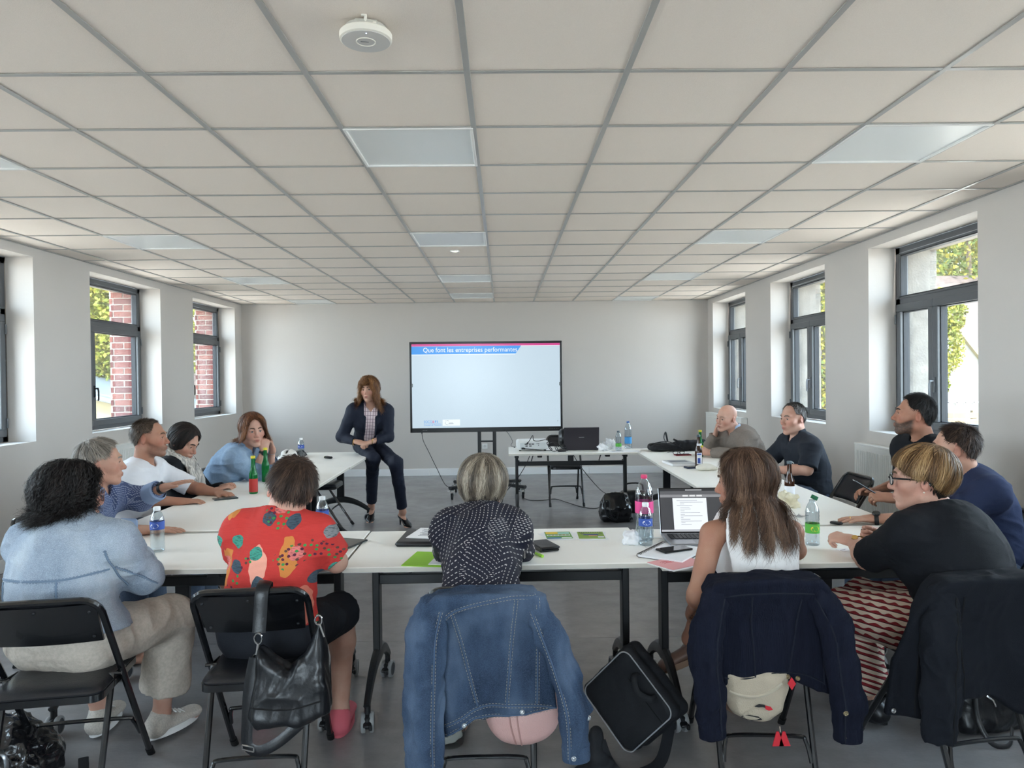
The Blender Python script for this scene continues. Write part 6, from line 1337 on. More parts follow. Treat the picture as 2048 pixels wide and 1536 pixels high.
jacket('corduroy_jacket', 'navy corduroy jacket with brass buttons draped over a chair back', 'jacket', 2.50,
    [(0.693, 0.748), (0.725, 0.789), (0.916, 0.802), (1.09, 0.794), (1.121, 0.755), (1.137, 0.578), (1.142, 0.382), (1.087, 0.39), (1.0, 0.43), (0.947, 0.428), (0.843, 0.412), (0.753, 0.413), (0.74, 0.549)],
    [[(.725, 2.50, .735, .045), (.690, 2.475, .64, .050), (.680, 2.465, .55, .052), (.690, 2.46, .41, .049), (.700, 2.46, .272, .043)], [(1.085, 2.50, .735, .045), (1.138, 2.475, .62, .052), (1.152, 2.465, .50, .054), (1.166, 2.46, .38, .052), (1.166, 2.46, .252, .044)]], CORD,
    [[(0.846, 0.739), (0.855, 0.582), (0.864, 0.443)], [(1.019, 0.727), (1.001, 0.58), (0.983, 0.467)], [(0.741, 0.74), (0.915, 0.751), (1.089, 0.742)], [(0.76, 0.445), (0.843, 0.447), (0.948, 0.462), (1.035, 0.457), (1.104, 0.425)], [(1.085, 0.735), (1.10, 0.561), (1.105, 0.42)]],
    [(0.815, 0.428), (0.848, 0.433), (0.979, 0.448), (1.012, 0.444), (1.138, 0.36), (1.15, 0.275)], SEAMN, BRASS, .03, None, .008, 31, wob=lambda x, z: .008*np.sin(x*26+2)*np.clip((.72-z)/.3, 0, 1))
jacket('coat', 'long black coat with a stud button draped over a chair back', 'coat', 2.46,
    [(1.463, 0.758), (1.501, 0.792), (1.656, 0.803), (1.794, 0.805), (1.898, 0.786), (1.914, 0.545), (1.879, 0.308), (1.758, 0.324), (1.671, 0.377), (1.575, 0.37), (1.559, 0.31), (1.481, 0.305), (1.312, 0.315), (1.338, 0.503), (1.416, 0.691)],
    [[(1.50, 2.47, .74, .045), (1.475, 2.44, .64, .056), (1.462, 2.43, .54, .060), (1.455, 2.42, .40, .058), (1.452, 2.42, .262, .05)]], COAT,
    [[(1.555, 0.74), (1.558, 0.551), (1.566, 0.385)], [(1.425, 0.672), (1.42, 0.553), (1.41, 0.415), (1.405, 0.322)]], [(1.335, .335)], pm('seam_black', (9, 10, 13), .95), STEEL, .03, None, .009, 41, wob=lambda x, z: .016*np.sin(x*19+1)*np.clip((.75-z)/.3, 0, 1), cuffs=False)
# denim seams on the pale jacket of the woman with curly hair
def body_seams():
    ob = curly['denim_jacket']; loc = curly['loc']; me = ob.data; Vt = np.array([v.co[:] for v in me.vertices])+loc; Q = np.array([p.vertices[:] for p in me.polygons])
    drape_seams(ob, Vt, Q, [[(-1.79, .805), (-1.66, .812), (-1.54, .815), (-1.43, .825)], [(-1.555, .81), (-1.553, .70), (-1.55, .57)], [(-1.77, .80), (-1.77, .70), (-1.76, .59)], [(-1.43, .90), (-1.418, .82), (-1.415, .74)], [(-1.415, .83), (-1.37, .78), (-1.33, .73)], [(-1.77, .60), (-1.66, .575), (-1.55, .570), (-1.44, .585)]], SEAMDL, loc, r=.0034, stitch=pm('stitch_grey', (90, 106, 126), .8))
body_seams()
LEATH = pm('bag_leather_black', (18, 19, 23), .36, spec=.55, var=(8, .3), bump=(110, .09, 3)); NYL = pm('bag_nylon_black', (20, 22, 27), .75, bump=(500, .25)); CHROME = pm('chrome', (205, 205, 205), .15, 1.0)
# hand bag hung on the second chair
loc = V(-.73, 2.47, 0); t = thing('handbag', 'black leather slouchy handbag hanging from a chair by its strap', 'handbag', loc); S = SDF()
f, c, r = poly_sdf([(-.842, .60), (-.79, .555), (-.735, .520), (-.68, .57), (-.629, .694), (-.612, .55), (-.603, .378), (-.697, .344), (-.834, .335), (-.862, .378)], 2.475, lambda z: .030+.035*np.clip((.62-z)/.25, 0, 1), .026); S.fn(f, c, r, k=.02)
ob, Vt, Q = soft('bag_body', S, LEATH, t, loc, .0058, .011, (13, 13, 6), 5)
drape_seams(ob, Vt, Q, [[(-.85, .415), (-.74, .405), (-.62, .43)], [(-.835, .59), (-.842, .48), (-.845, .37)]], pm('seam_leather', (9, 9, 11), .6), loc, r=.0026)
MB().tube(spline([V(*q)-loc for q in ((-.835, 2.545, .72), (-.836, 2.553, .792), (-.832, 2.520, .800), (-.832, 2.487, .78), (-.836, 2.478, .70), (-.838, 2.470, .645))], 24), .022, 8, flat=(.14, 1), up=(0, 1, 0)).obj('strap', LEATH, t)
m = MB().tube([V(-.838+.013*math.cos(a), 2.462, .628+.018*math.sin(a))-loc for a in np.linspace(0, 2*PI, 16, False)], .0032, 6, True); m.tube([V(-.838, 2.462, .612)-loc, V(-.843, 2.46, .575)-loc], .005, 8); m.tube([V(-.838+.016*math.cos(a), 2.46, .566+.014*math.sin(a))-loc for a in np.linspace(0, 2*PI, 16, False)], .0032, 6, True); m.obj('clasp', CHROME, t)
m = MB().tube([V(-.632+.012*math.cos(a), 2.455, .69+.016*math.sin(a))-loc for a in np.linspace(0, 2*PI, 16, False)], .003, 6, True); m.tube([V(-.628, 2.455, .675)-loc, V(-.612, 2.45, .635)-loc], .004, 8); m.obj('clasp', CHROME, t)
MB().tube(spline([V(*q)-loc for q in ((-.845, 2.445, .57), (-.862, 2.435, .47), (-.868, 2.43, .36), (-.868, 2.43, .285), (-.83, 2.43, .262), (-.77, 2.44, .285), (-.70, 2.47, .335))], 30), .019, 8, flat=(.16, 1), up=(0, 1, 0)).obj('long_strap', LEATH, t)
m = MB(); [m.tube([V(*a)-loc, V(*b)-loc], .0028, 6) for a, b in (((-.884, 2.425, .272), (-.846, 2.425, .262)), ((-.884, 2.425, .286), (-.846, 2.425, .278)), ((-.884, 2.425, .272), (-.884, 2.425, .286)), ((-.846, 2.425, .262), (-.846, 2.425, .278)))]; m.obj('buckle', CHROME, t)
MB().lathe([(0, .005), (.006, .004), (.007, 0)], 14, V(-.80, 2.42, .352)-loc, axis=(0, -1, -.4)).obj('stud', CHROME, t)
# laptop bag leaning on the table caster
ctr = V(.500, 2.93, .19); e1 = V(-.145, .10, -.193); e2 = V(.12, -.11, -.163); l1, l2 = np.linalg.norm(e1), np.linalg.norm(e2); a1_, a2_ = e1/l1, nrm(e2-e1/l1*np.dot(e2, e1/l1)); n_ = np.cross(a1_, a2_); n_ = n_ if n_[1] < 0 else -n_; A3 = np.stack([a1_, a2_, n_])
loc = V(ctr[0], ctr[1], 0); t = thing('laptop_bag', 'black nylon laptop bag with grey piping leaning by the table casters', 'bag', loc); S = SDF(); S.rbox(ctr, (l1/2+.025, l2/2+.045, .030), A3, .03); S.rbox(ctr-n_*.055, (l1/2+.03, l2/2+.05, .035), A3, .03, k=.015); S.plane(V(0, 0, .003), (0, 0, -1))
soft('bag_body', S, NYL, t, loc, .0062, .006, (10, 10, 10), 9)
pr = lambda u, v, k=0.: ctr+a1_*(u*(l1/2+.015))+a2_*(v*(l2/2+.035))+n_*(.0315+k)-loc
pp = [pr(x, y) for x, y in rrect(.25, 48)]; MB().tube(pp, .0028, 6, True).obj('piping', pm('piping_grey', (150, 152, 156), .5), t)
MB().tube(spline([pr(-.86, -.30), pr(-.80, -.28, .03), pr(-.66, .05, .042), pr(-.80, .38, .03), pr(-.86, .40)], 18), .013, 8, flat=(.4, 1)).obj('handle', NYL, t)
MB().tube([pr(-.52, -.98), pr(-.50, 0), pr(-.52, .98)], .002, 5).obj('pocket_seam', pm('seam_black', (9, 10, 13), .95), t)
MB().tube(spline([V(*q)-loc for q in ((.36, 2.78, .10), (.385, 2.74, .04), (.43, 2.70, .012), (.52, 2.72, .010), (.60, 2.80, .016), (.66, 2.92, .10))], 26), .022, 8, flat=(.14, 1)).obj('shoulder_strap', NYL, t)
S = SDF(); S.ecap((.340, 2.76, .015), (.345, 2.80, .095), (1, 0, .4), (.05, .035), (.042, .03), k=.02); S.ecap((.30, 2.72, .012), (.36, 2.74, .03), (0, 0, 1), (.05, .022), (.04, .02), k=.02); S.plane(V(0, 0, .002), (0, 0, -1)); soft('strap_pad', S, NYL, t, loc, .006, .010, (18, 18, 14), 8)
# small backpack on the floor under the first chair
loc = V(-1.86, 2.72, 0); t = thing('backpack', 'glossy black backpack with straps lying on the floor under a chair', 'backpack', loc); GLO = pm('bag_gloss_black', (22, 22, 25), .18, spec=.7, bump=(30, .22, 4)); S = SDF(); S.ell((-1.88, 2.74, .12), (.14, .13, .13), k=.03); S.ell((-1.80, 2.74, .08), (.12, .13, .085), k=.04); S.plane(V(0, 0, .003), (0, 0, -1)); soft('bag_body', S, GLO, t, loc, .006, .016, (16, 16, 16), 13)
MB().tube(spline([V(*q)-loc for q in ((-1.86, 2.62, .16), (-1.83, 2.60, .20), (-1.79, 2.60, .17), (-1.79, 2.60, .11), (-1.83, 2.60, .07), (-1.87, 2.60, .11))], 24), .007, 6, True, flat=(.5, 1.2)).obj('ring_handle', STEEL, t)
for q in (((-1.90, 2.62, .05), (-1.80, 2.52, .02), (-1.68, 2.60, .015), (-1.60, 2.72, .02), (-1.64, 2.82, .05)), ((-1.78, 2.60, .06), (-1.80, 2.48, .015), (-1.90, 2.40, .008), (-2.0, 2.36, .006)), ((-1.70, 2.66, .05), (-1.66, 2.55, .012), (-1.74, 2.44, .006), (-1.88, 2.36, .006))): MB().tube(spline([V(*w)-loc for w in q], 20), .018, 8, flat=(.14, 1)).obj('strap', NYL, t)
MB().tube([V(-1.72, 2.61, .10)-loc, V(-1.715, 2.605, .085)-loc, V(-1.72, 2.60, .07)-loc], .005, 6).obj('zip_pull', CHROME, t)
# black handbag under the coat
loc = V(2.02, 3.05, 0); t = thing('handbag', 'black leather bag with zips on the floor beyond the coat', 'handbag', loc); S = SDF(); S.rbox((2.02, 3.06, .12), (.17, .10, .12), rz(.2).T, .05); S.plane(V(0, 0, .003), (0, 0, -1)); soft('bag_body', S, LEATH, t, loc, .0075, .012, (12, 12, 12), 4)
MB().tube(spline([V(*q)-loc for q in ((1.92, 2.95, .20), (1.90, 2.90, .10), (1.93, 2.86, .02), (2.0, 2.86, .012), (2.04, 2.90, .06))], 20), .010, 8, flat=(.4, 1)).obj('strap', LEATH, t); MB().tube([V(2.05, 2.945, .21)-loc, V(2.06, 2.94, .15)-loc], .004, 6).obj('zip_pull', CHROME, t); MB().tube([V(1.97, 2.95, .17)-loc, V(1.99, 2.94, .155)-loc, V(2.0, 2.94, .13)-loc], .004, 6).obj('zip_pull', CHROME, t)
# leather bag near the projector table
loc = V(1.15, 7.50, 0); t = thing('handbag', 'black glossy leather doctor bag on the floor beside the projector table leg', 'handbag', loc); S = SDF(); S.ell((1.14, 7.5, .13), (.155, .13, .14), k=.04); S.rbox((1.15, 7.5, .09), (.15, .12, .09), None, .05, k=.05); S.ecap((1.06, 7.48, .24), (1.24, 7.52, .235), (0, 1, 0), (.045, .05), (.045, .05), k=.05); S.plane(V(0, 0, .003), (0, 0, -1)); soft('bag_body', S, GLO, t, loc, .009, .016, (12, 12, 12), 6)
for k in (-1, 1): MB().tube(spline([V(*q)-loc for q in ((1.05, 7.42, .22), (1.04+.02*k, 7.34, .22), (1.05+.02*k, 7.31, .10), (1.12, 7.33, .04), (1.15, 7.36, .10))], 20), .008, 8).obj('handle', LEATH, t)
t = thing('handbag', 'second black bag with a raised handle behind the glossy doctor bag', 'handbag', (1.42, 7.95, 0)); S = SDF(); S.rbox((1.42, 7.95, .12), (.15, .09, .12), None, .05); soft('bag_body', S, LEATH, t, V(1.42, 7.95, 0), .012, .01, seed=3); MB().tube(spline([V(-.10, 0, .23), V(-.08, 0, .31), V(.08, 0, .31), V(.10, 0, .23)], 14), .009, 8).obj('handle', LEATH, t)
# pink bag and clear box under the denim jacket
loc = V(.06, 2.52, 0); t = thing('handbag', 'pale pink grained leather bag hanging under the denim jacket', 'handbag', loc); S = SDF(); PINKL = pm('leather_pink', (206, 166, 160), .5, bump=(320, .35, 2)); S.ell((.055, 2.52, .32), (.125, .06, .095), k=.03); S.rbox((.055, 2.52, .38), (.12, .05, .07), None, .04, k=.04); ob, Vt, Q = soft('bag_body', S, PINKL, t, loc, .006, .003, seed=2)
drape_seams(ob, Vt, Q, [[(.005, .42), (.010, .33), (.03, .24)], [(.030, .42), (.035, .33), (.05, .235)]], pm('seam_pink', (176, 136, 130), .6), loc, r=.003)
MB().tube(spline([V(*q)-loc for q in ((-.05, 2.53, .43), (-.06, 2.56, .52), (.0, 2.57, .58), (.12, 2.57, .58), (.17, 2.56, .52), (.16, 2.53, .43))], 22), .007, 8).obj('handle', PINKL, t)
t = thing('plastic_box', 'small clear plastic box on the floor under the denim-covered chair', 'box', (-.235, 2.98, 0)); MB().lathe([(.0, .002), (.055, .002), (.062, .05), (.066, .095), (.060, .096)], 24).obj('tub', glass_mat('clear_plastic', (222, 226, 226), .10, .05), t); S = SDF(); S.ell((-.235, 2.98, .035), (.045, .045, .03)); soft('crumpled_paper', S, pm('paper_crumpled', (232, 230, 224), .9), t, V(-.235, 2.98, 0), .007, .012, (30, 30, 30), 2)
# canvas bag with a bird drawing
loc = V(.86, 2.54, 0); t = thing('canvas_bag', 'cream canvas bag with a seabird drawing and red tassel under the corduroy jacket', 'bag', loc); CANV = pm('canvas_cream', (172, 160, 142), .95, bump=(300, .4)); S = SDF(); f, c, r = poly_sdf([(.76, .47), (.765, .37), (.79, .315), (.85, .29), (.92, .288), (.965, .32), (.985, .40), (.985, .47)], 2.545, .045, .035); S.fn(f, c, r); ob, Vt, Q = soft('bag_body', S, CANV, t, loc, .006, .006, seed=7)
drape_seams(ob, Vt, Q, [[(.775, .40), (.85, .385), (.91, .40), (.955, .43)]], pm('zip_cream', (176, 166, 148), .7), loc, r=.005, name='zip')
bv = BVHTree.FromPolygons([tuple(v) for v in Vt], [tuple(q) for q in Q.tolist()])
def onbag(poly, m_, nm, off=.005):
    P = [];
    for x, z in poly:
        h = bv.ray_cast(Vector((x, 1.2, z)), Vector((0, 1, 0))); P.append((np.array(h[0]) if h[0] is not None else V(x, 2.50, z))-loc+V(0, -off, 0))
    MB().add(P, [tuple(range(len(P)))]).obj(nm, m_, t, False)
INK = pm('ink_black', (24, 24, 28), .8); REDF = pm('felt_red', (186, 36, 48), .85)
onbag([(.815, .325), (.83, .337), (.86, .345), (.885, .34), (.90, .325), (.87, .308), (.83, .308)], CANV, 'drawing', .0045); onbag([(.812, .318), (.835, .325), (.87, .318), (.885, .305), (.85, .297), (.82, .303)], INK, 'drawing'); onbag([(.855, .352), (.872, .362), (.892, .358), (.896, .347), (.885, .350), (.868, .350)], INK, 'drawing'); onbag([(.892, .356), (.912, .352), (.920, .341), (.906, .338), (.894, .343)], REDF, 'drawing')
MB().tube([(0+.08, -.055, -.0+.287), (.08, -.06, .27)], .0018, 5).obj('cord', CANV, t)
for k, x in enumerate((.070, .092)): MB().prism([(-.004, 0), (.004, 0), (.022, -.05), (-.018, -.05)], (0, .004, 0), (x, -.062, .272)).obj('tassel', REDF, t, False)
MB().prism([(0, .022), (.014, 0), (0, -.022), (-.014, 0)], (0, .004, 0), (.122, -.058, .435)).obj('charm', REDF, t, False)
# ================================================================== THINGS ON THE TABLES
PET = glass_mat('bottle_clear', (232, 240, 244), .11, .03); PETG = glass_mat('bottle_clear_green', (214, 240, 222), .10, .03); GGR = pm('glass_green', (20, 132, 62), .06, spec=.6, trans=.55, ior=1.3); GBR = pm('glass_brown', (58, 32, 20), .06, spec=.6); LBL = {k: pm('label_'+k, c, .5) for k, c in {'blue': (52, 84, 166), 'sky': (60, 146, 208), 'pink': (222, 72, 138), 'green': (84, 170, 62), 'white': (228, 230, 236), 'red': (170, 40, 34), 'yellow': (222, 206, 60)}.items()}
CAPS = {k: pm('cap_'+k, c, .45) for k, c in {'white': (232, 234, 236), 'pink': (206, 56, 104), 'green': (20, 92, 60), 'blue': (40, 84, 150), 'yellow': (206, 190, 52), 'grey': (70, 84, 92)}.items()}
def bottle(x, y, label, H=.205, R=.031, lab='blue', cap='white', mat=None, z=TZ, lz=(.50, .66), tilt=None, oval='white', water=None, extra=None):
    t = thing('water_bottle', label, 'bottle', (x, y, z), group='plastic water bottles'); prof = [(.0, .004), (R*.55, .003), (R*.9, .0), (R, .006)]
    zz = np.linspace(.02, H*.70, 17)
    for k, q in enumerate(zz): prof.append((R*(1-.045*(k % 2) if not lz[0]*H-.004 < q < lz[1]*H+.004 else .985), q))
    prof += [(R*.97, H*.72), (R*.86, H*.79), (R*.62, H*.87), (R*.42, H*.915), (.0135, H*.935), (.0135, H*.955)]
    b = MB().lathe(prof, 24).obj('bottle_body', mat or PET, t)
    MB().lathe([(R*1.012, lz[0]*H), (R*1.012, lz[1]*H)], 28, cap=False).obj('label_band', LBL[lab], b)
    if oval: MB().add([(R*1.025*math.sin(w), -R*1.025*math.cos(w), H*((lz[0]+lz[1])/2)+(lz[1]-lz[0])*H*.30*math.sin(s)) for s, w in [(q, .62*math.cos(q)) for q in np.linspace(0, 2*PI, 20, False)]], [tuple(range(20))]).obj('label_mark', LBL[oval], b, False)
    c = MB().lathe([(0, H), (.0145, H), (.0155, H-.002), (.0155, H-.016), (.014, H-.018)], 20)
    if tilt: c = MB().lathe([(0, .014), (.0145, .014), (.0155, .012), (.0155, -.004)], 20, (tilt, 0, H*.98), axis=(.5, 0, 1))
    c.obj('cap', CAPS[cap], t); return t
bottle(-1.598, 3.36, 'small clear water bottle with blue label before the denim jacket woman', lz=(.50, .68)); bottle(-.905, 3.62, 'small water bottle with blue label beside the red shirt arm', H=.20)
bottle(.665, 3.45, 'tall clear water bottle with pink cap and pink label', H=.31, R=.043, lab='pink', cap='pink', lz=(.42, .60), oval=None); bottle(.650, 3.345, 'small clear water bottle with blue label before the pink capped one', H=.195, R=.0315, lz=(.46, .64))
bottle(1.405, 3.30, 'clear bottle with green label and tilted green cap beside the blond woman', H=.215, R=.031, lab='green', cap='green', lz=(.26, .46), oval='yellow', tilt=.008); bottle(-2.00, 7.20, 'small water bottle with blue label behind the white helmet', H=.20)
bottle(1.195, 7.56, 'small water bottle with green label on the projector table', H=.205, lab='green', cap='grey', lz=(.20, .36), oval=None); bottle(1.33, 7.76, 'tall water bottle with sky blue label on the projector table', H=.29, R=.038, lab='sky', cap='blue', lz=(.18, .42), oval=None)
def glass_bottle(x, y, label, mat, cap, labs, H=.235, R=.029):
    t = thing('glass_bottle', label, 'bottle', (x, y, TZ)); b = MB().lathe([(0, .004), (R*.9, 0), (R, .006), (R, H*.46), (R*.96, H*.52), (R*.62, H*.64), (.0135, H*.76), (.0125, H*.93), (.0145, H*.935), (.0145, H*.96), (0, H*.96)], 26).obj('bottle_body', mat, t)
    MB().lathe([(.0150, H*.93), (.0158, H*.95), (.0158, H*.985), (.013, H), (0, H)], 18).obj('cap', CAPS[cap], t)
    for c, a, e, full in labs:
        if full: MB().lathe([(R*1.012, a*H), (R*1.012, e*H)], 26, cap=False).obj('label_band', LBL[c], b)
        else: MB().grid([[(R*1.02*math.sin(w), -R*1.02*math.cos(w), z) for z in (a*H, e*H)] for w in np.linspace(-.75, .75, 9)]).obj('label_band', LBL[c], b)
    return t
glass_bottle(-1.725, 5.02, 'green glass bottle with yellow cap and red label, nearer of the two', GGR, 'yellow', [('red', .05, .40, True)], .26); glass_bottle(-1.83, 5.60, 'green glass bottle with yellow cap before the denim shirt woman', GGR, 'yellow', [], .26)
glass_bottle(1.862, 6.87, 'green glass bottle held by the bald man', GGR, 'yellow', [('yellow', .36, .44, False)], .255); bb = glass_bottle(1.655, 6.16, 'brown glass beer bottle with a white and blue label', GBR, 'grey', [('white', .08, .44, False), ('white', .66, .73, False)], .27, .031)
MB().grid([[(.0322*math.sin(w), -.0322*math.cos(w), z) for z in (.03, .05, .075)] for w in np.linspace(-.5, .2, 6)]).obj('label_mark', LBL['blue'], bb, False); MB().grid([[(.0322*math.sin(w), -.0322*math.cos(w), z) for z in (.100, .112)] for w in np.linspace(-.6, .5, 6)]).obj('label_mark', LBL['blue'], bb, False)
glass_bottle(1.735, 4.40, 'brown glass bottle behind the long-haired woman', GBR, 'grey', [('white', .1, .4, True)], .25, .030)
PHB = pm('phone_black', (16, 18, 21), .12, spec=.6); PHG = pm('phone_green', (42, 52, 54), .3)
def phone(x, y, rot, label, mat=PHB, w=.074, l=.15, th=.009, z=TZ, name='smartphone', cat='phone', screen=True):
    t = thing(name, label, cat, (x, y, z), rot); MB().box((0, 0, th/2), (w, l, th), b=.003).obj('phone_body', mat, t, False)
    if screen: MB().box((0, 0, th), (w-.006, l-.008, .001), b=.0004).obj('screen', pm('screen_dark', (10, 12, 14), .05, spec=.7), t, False)
    MB().box((w*.28, l*.38, th+.0005), (.018, .022, .001), b=.0003).obj('camera_bump', GREYP, t, False) if not screen else None
    return t
phone(-1.835, 4.80, -1.0, 'dark green smartphone lying face down on the table by the reaching hand', PHG, screen=False); phone(-1.905, 5.96, .4, 'thin black phone under the elbows of the denim shirt woman'); 
t = phone(-.775, 3.42, -.35, 'dark slim tablet under the forearm of the person in red', PHG, .16, .24, .008, name='tablet', cat='tablet')
t = thing('remote', 'small black presentation clicker on the table near the suited woman', 'remote', (-1.72, 7.14, TZ), .9); MB().box((0, 0, .012), (.036, .11, .024), b=.010).obj('remote_body', BLACKG, t); MB().box((0, .02, .0245), (.02, .03, .002), b=.0008).obj('button', GREYP, t, False)
# helmet
loc = V(-2.00, 6.78, TZ); t = thing('helmet', 'white bicycle helmet with dark vents on the table', 'helmet', loc); S = SDF(); S.ell((-2.0, 6.78, TZ+.0), (.105, .14, .135)); S.plane((-2, 6.78, TZ+.003), (0, 0, -1))
for k in (-1, 0, 1): S.ecap((-2.0+.062*k, 6.68, TZ+.118-.03*abs(k)), (-2.0+.07*k, 6.86, TZ+.112-.03*abs(k)), (.5*k, 0, 1), (.014, .02), (.012, .02), k=.006, op='s')
soft('shell', S, pm('helmet_white', (220, 218, 214), .3), t, loc, .007, 0); S = SDF(); S.ell((-2.0, 6.78, TZ), (.090, .125, .118)); S.plane((-2, 6.78, TZ+.004), (0, 0, -1)); soft('liner', S, BLACK, t, loc, .010, 0)
MB().tube([V(.09*math.cos(a), .13*math.sin(a), .012) for a in np.linspace(0, 2*PI, 30, False)], .012, 6, True, flat=(1, .5)).obj('rim', pm('helmet_grey', (96, 98, 104), .5), t)
PAPER = pm('paper_white', (236, 236, 238), .8); PAPT = pm('print_grey', (120, 122, 128), .8)
# portfolio, folder, brochures
t = thing('portfolio', 'black leather portfolio with a white form, beside the grey-bob woman', 'portfolio', (-.385, 3.51, TZ), -.06); MB().box((0, 0, .012), (.235, .30, .024), b=.010).obj('cover', LEATH, t); MB().box((.035, .03, .0255), (.20, .22, .003), rot=rz(-.15)).obj('form_sheet', PAPER, t, False)
m = MB(); [m.box((.035+(-.02 if k % 3 else .0), .03+.075-.02*k, .0273), (.12-.03*(k % 3), .006, .0008), rot=rz(-.15)) for k in range(8)]; m.obj('form_text', PAPT, t, False)
t = thing('folder', 'bright green paper folder on the table beside the navy blouse', 'folder', (-.315, 3.13, TZ), -.16); MB().box((0, 0, .002), (.20, .24, .004)).obj('cover', pm('folder_green', (142, 196, 52), .6), t, False); MB().box((.06, -.04, .005), (.10, .12, .003)).obj('sheet', PAPER, t, False)
def brochure(x, y, rot, label, kind):
    t = thing('brochure', label, 'brochure', (x, y, TZ), rot, 'fanned brochures'); t.scale = (1.32, 1.12, 1)
    for k, a in enumerate((.22, .10, -.08)): MB().box((-.006+.004*k, .002*k, .0008+.0012*k), (.105, .148, .001), rot=rz(a)).obj('sheet', PAPER, t, False)
    MB().box((0, 0, .0048), (.105, .148, .001)).obj('cover', PAPER, t, False); g = MB().box((0, .002, .0056), (.096, .134, .0006)); g.obj('printed_field', pm('print_green_%d' % kind, (132, 160, 66) if kind else (104, 156, 74), .6), t, False)
    if kind == 0:
        for c, p, d in (((226, 188, 60), (-.022, .045), (.045, .035)), ((176, 216, 220), (.022, .040), (.042, .02)), ((236, 238, 236), (0, 0), (.085, .018)), ((70, 116, 160), (-.02, -.052), (.05, .022)), ((232, 236, 234), (.026, -.05), (.036, .018))): MB().box((p[0], p[1], .0062), (*d, .0006)).obj('printed_block', pm('print_%d_%d_%d' % c, c, .6), t, False)
        for k in range(6): MB().box((-.034+.0135*k, 0, .0067), (.010, .008, .0004)).obj('printed_block', pm('print_dk%d' % (k % 3), ((96, 100, 96), (186, 84, 72), (120, 130, 96))[k % 3], .6), t, False)
    else:
        for c, p, d in (((62, 72, 132), (0, .008), (.056, .014)), ((88, 84, 108), (-.004, .022), (.062, .006)), ((222, 150, 120), (.006, -.010), (.03, .012)), ((226, 224, 232), (.034, -.036), (.022, .020)), ((58, 66, 46), (-.03, .040), (.016, .006)), ((58, 66, 46), (.036, .028), (.014, .005))): MB().box((p[0], p[1], .0062), (*d, .0006)).obj('printed_block', pm('print_%d_%d_%d' % c, c, .6), t, False)
        for k in range(10): MB().box((-.040+.0086*k, .056, .0062), (.005, .009, .0006)).obj('printed_letter', pm('print_ink', (40, 52, 36), .6), t, False)
brochure(.262, 3.545, .03, 'fanned brochures with a yellow and green cover', 0); brochure(.420, 3.535, -.03, 'fanned brochures showing a dark roofed building on green', 1)
t = thing('wallet_case', 'black leather wallet phone case on the white table', 'case', (.178, 3.30, TZ), .35); MB().box((0, 0, .019), (.092, .155, .010), b=.004).obj('flap', LEATH, t); MB().box((0, .003, .007), (.088, .148, .013), b=.004).obj('phone_body', PHB, t); MB().box((-.045, 0, .0125), (.008, .152, .022), b=.003).obj('spine', LEATH, t)
t = thing('pen', 'bright green felt pen beside the navy sleeve', 'pen', (.125, 3.21, TZ), .45); g_ = pm('pen_green', (150, 206, 60), .4); MB().cyl((0, -.06, .006), (0, .05, .006), .0055, 10).obj('barrel', g_, t); MB().cyl((0, -.085, .006), (0, -.055, .006), .0068, 10).obj('cap', g_, t)
def crumple(x, y, r, label, z=TZ, name='crumpled_tissue', sq=.8, seed=1, mat=None):
    t = thing(name, label, 'tissue', (x, y, z)); S = SDF(); S.ell((x, y, z+r*sq*.9), (r, r*.9, r*sq)); S.ell((x+r*.6, y+r*.2, z+r*.6), (r*.6, r*.5, r*.55), k=.01); S.plane((x, y, z+.001), (0, 0, -1)); soft('tissue_sheet', S, mat or PAPER, t, V(x, y, z), .0045, r*.8, (38, 38, 38), seed, .8)
crumple(.588, 3.37, .030, 'crumpled white tissue beside the pink capped bottle', seed=3); crumple(1.66, 4.24, .045, 'crumpled cream paper behind the long-haired woman', seed=5, mat=pm('paper_cream', (224, 216, 190), .85)); crumple(1.12, 7.70, .055, 'crumpled white wrapping paper beside the dark laptop', seed=6); crumple(1.03, 7.55, .04, 'crumpled paper cup sleeve at the dark laptop corner', seed=7)
# open laptop with a document
loc = (.925, 3.39, TZ); t = thing('laptop', 'open silver laptop showing a text document', 'laptop', loc, -.03); SIL = pm('laptop_silver', (158, 160, 164), .35, .7)
MB().box((0, 0, .009), (.345, .235, .016), b=.004).obj('keyboard_deck', SIL, t, False)
kb = MB().box((0, .035, .0172), (.30, .105, .0012)).obj('key_well', pm('key_well', (60, 62, 66), .6), t, False); km = MB().box((0, 0, 0), (.0165, .0155, .003), b=.001).mesh('key', pm('key_black', (22, 23, 26), .5), False)
for r_ in range(6):
    for c_ in range(15): link('key', km, kb, (-.14+.02*c_, .078-.0175*r_, .0188))
MB().box((0, -.062, .0173), (.105, .062, .001), b=.0004).obj('touchpad', pm('touchpad', (146, 148, 152), .4, .4), t, False)
lid = link('lid', MB().box((0, .004, .110), (.345, .006, .225), b=.0025).mesh('lid', SIL, False), t, (0, .118, .012)); lid.rotation_euler = (-.30, 0, 0)
def scr(nm, c, x0, x1, z0, z1, k=.9, off=0): MB().box(((x0+x1)/2, -.0002-off, (z0+z1)/2), (x1-x0, .0016, z1-z0)).obj(nm, emis('lcd_%s_%d' % (nm, c[0]), c, k), lid, False)
MB().box((0, .0005, .113), (.341, .003, .219)).obj('lid_bezel', BLACKG, lid, False)
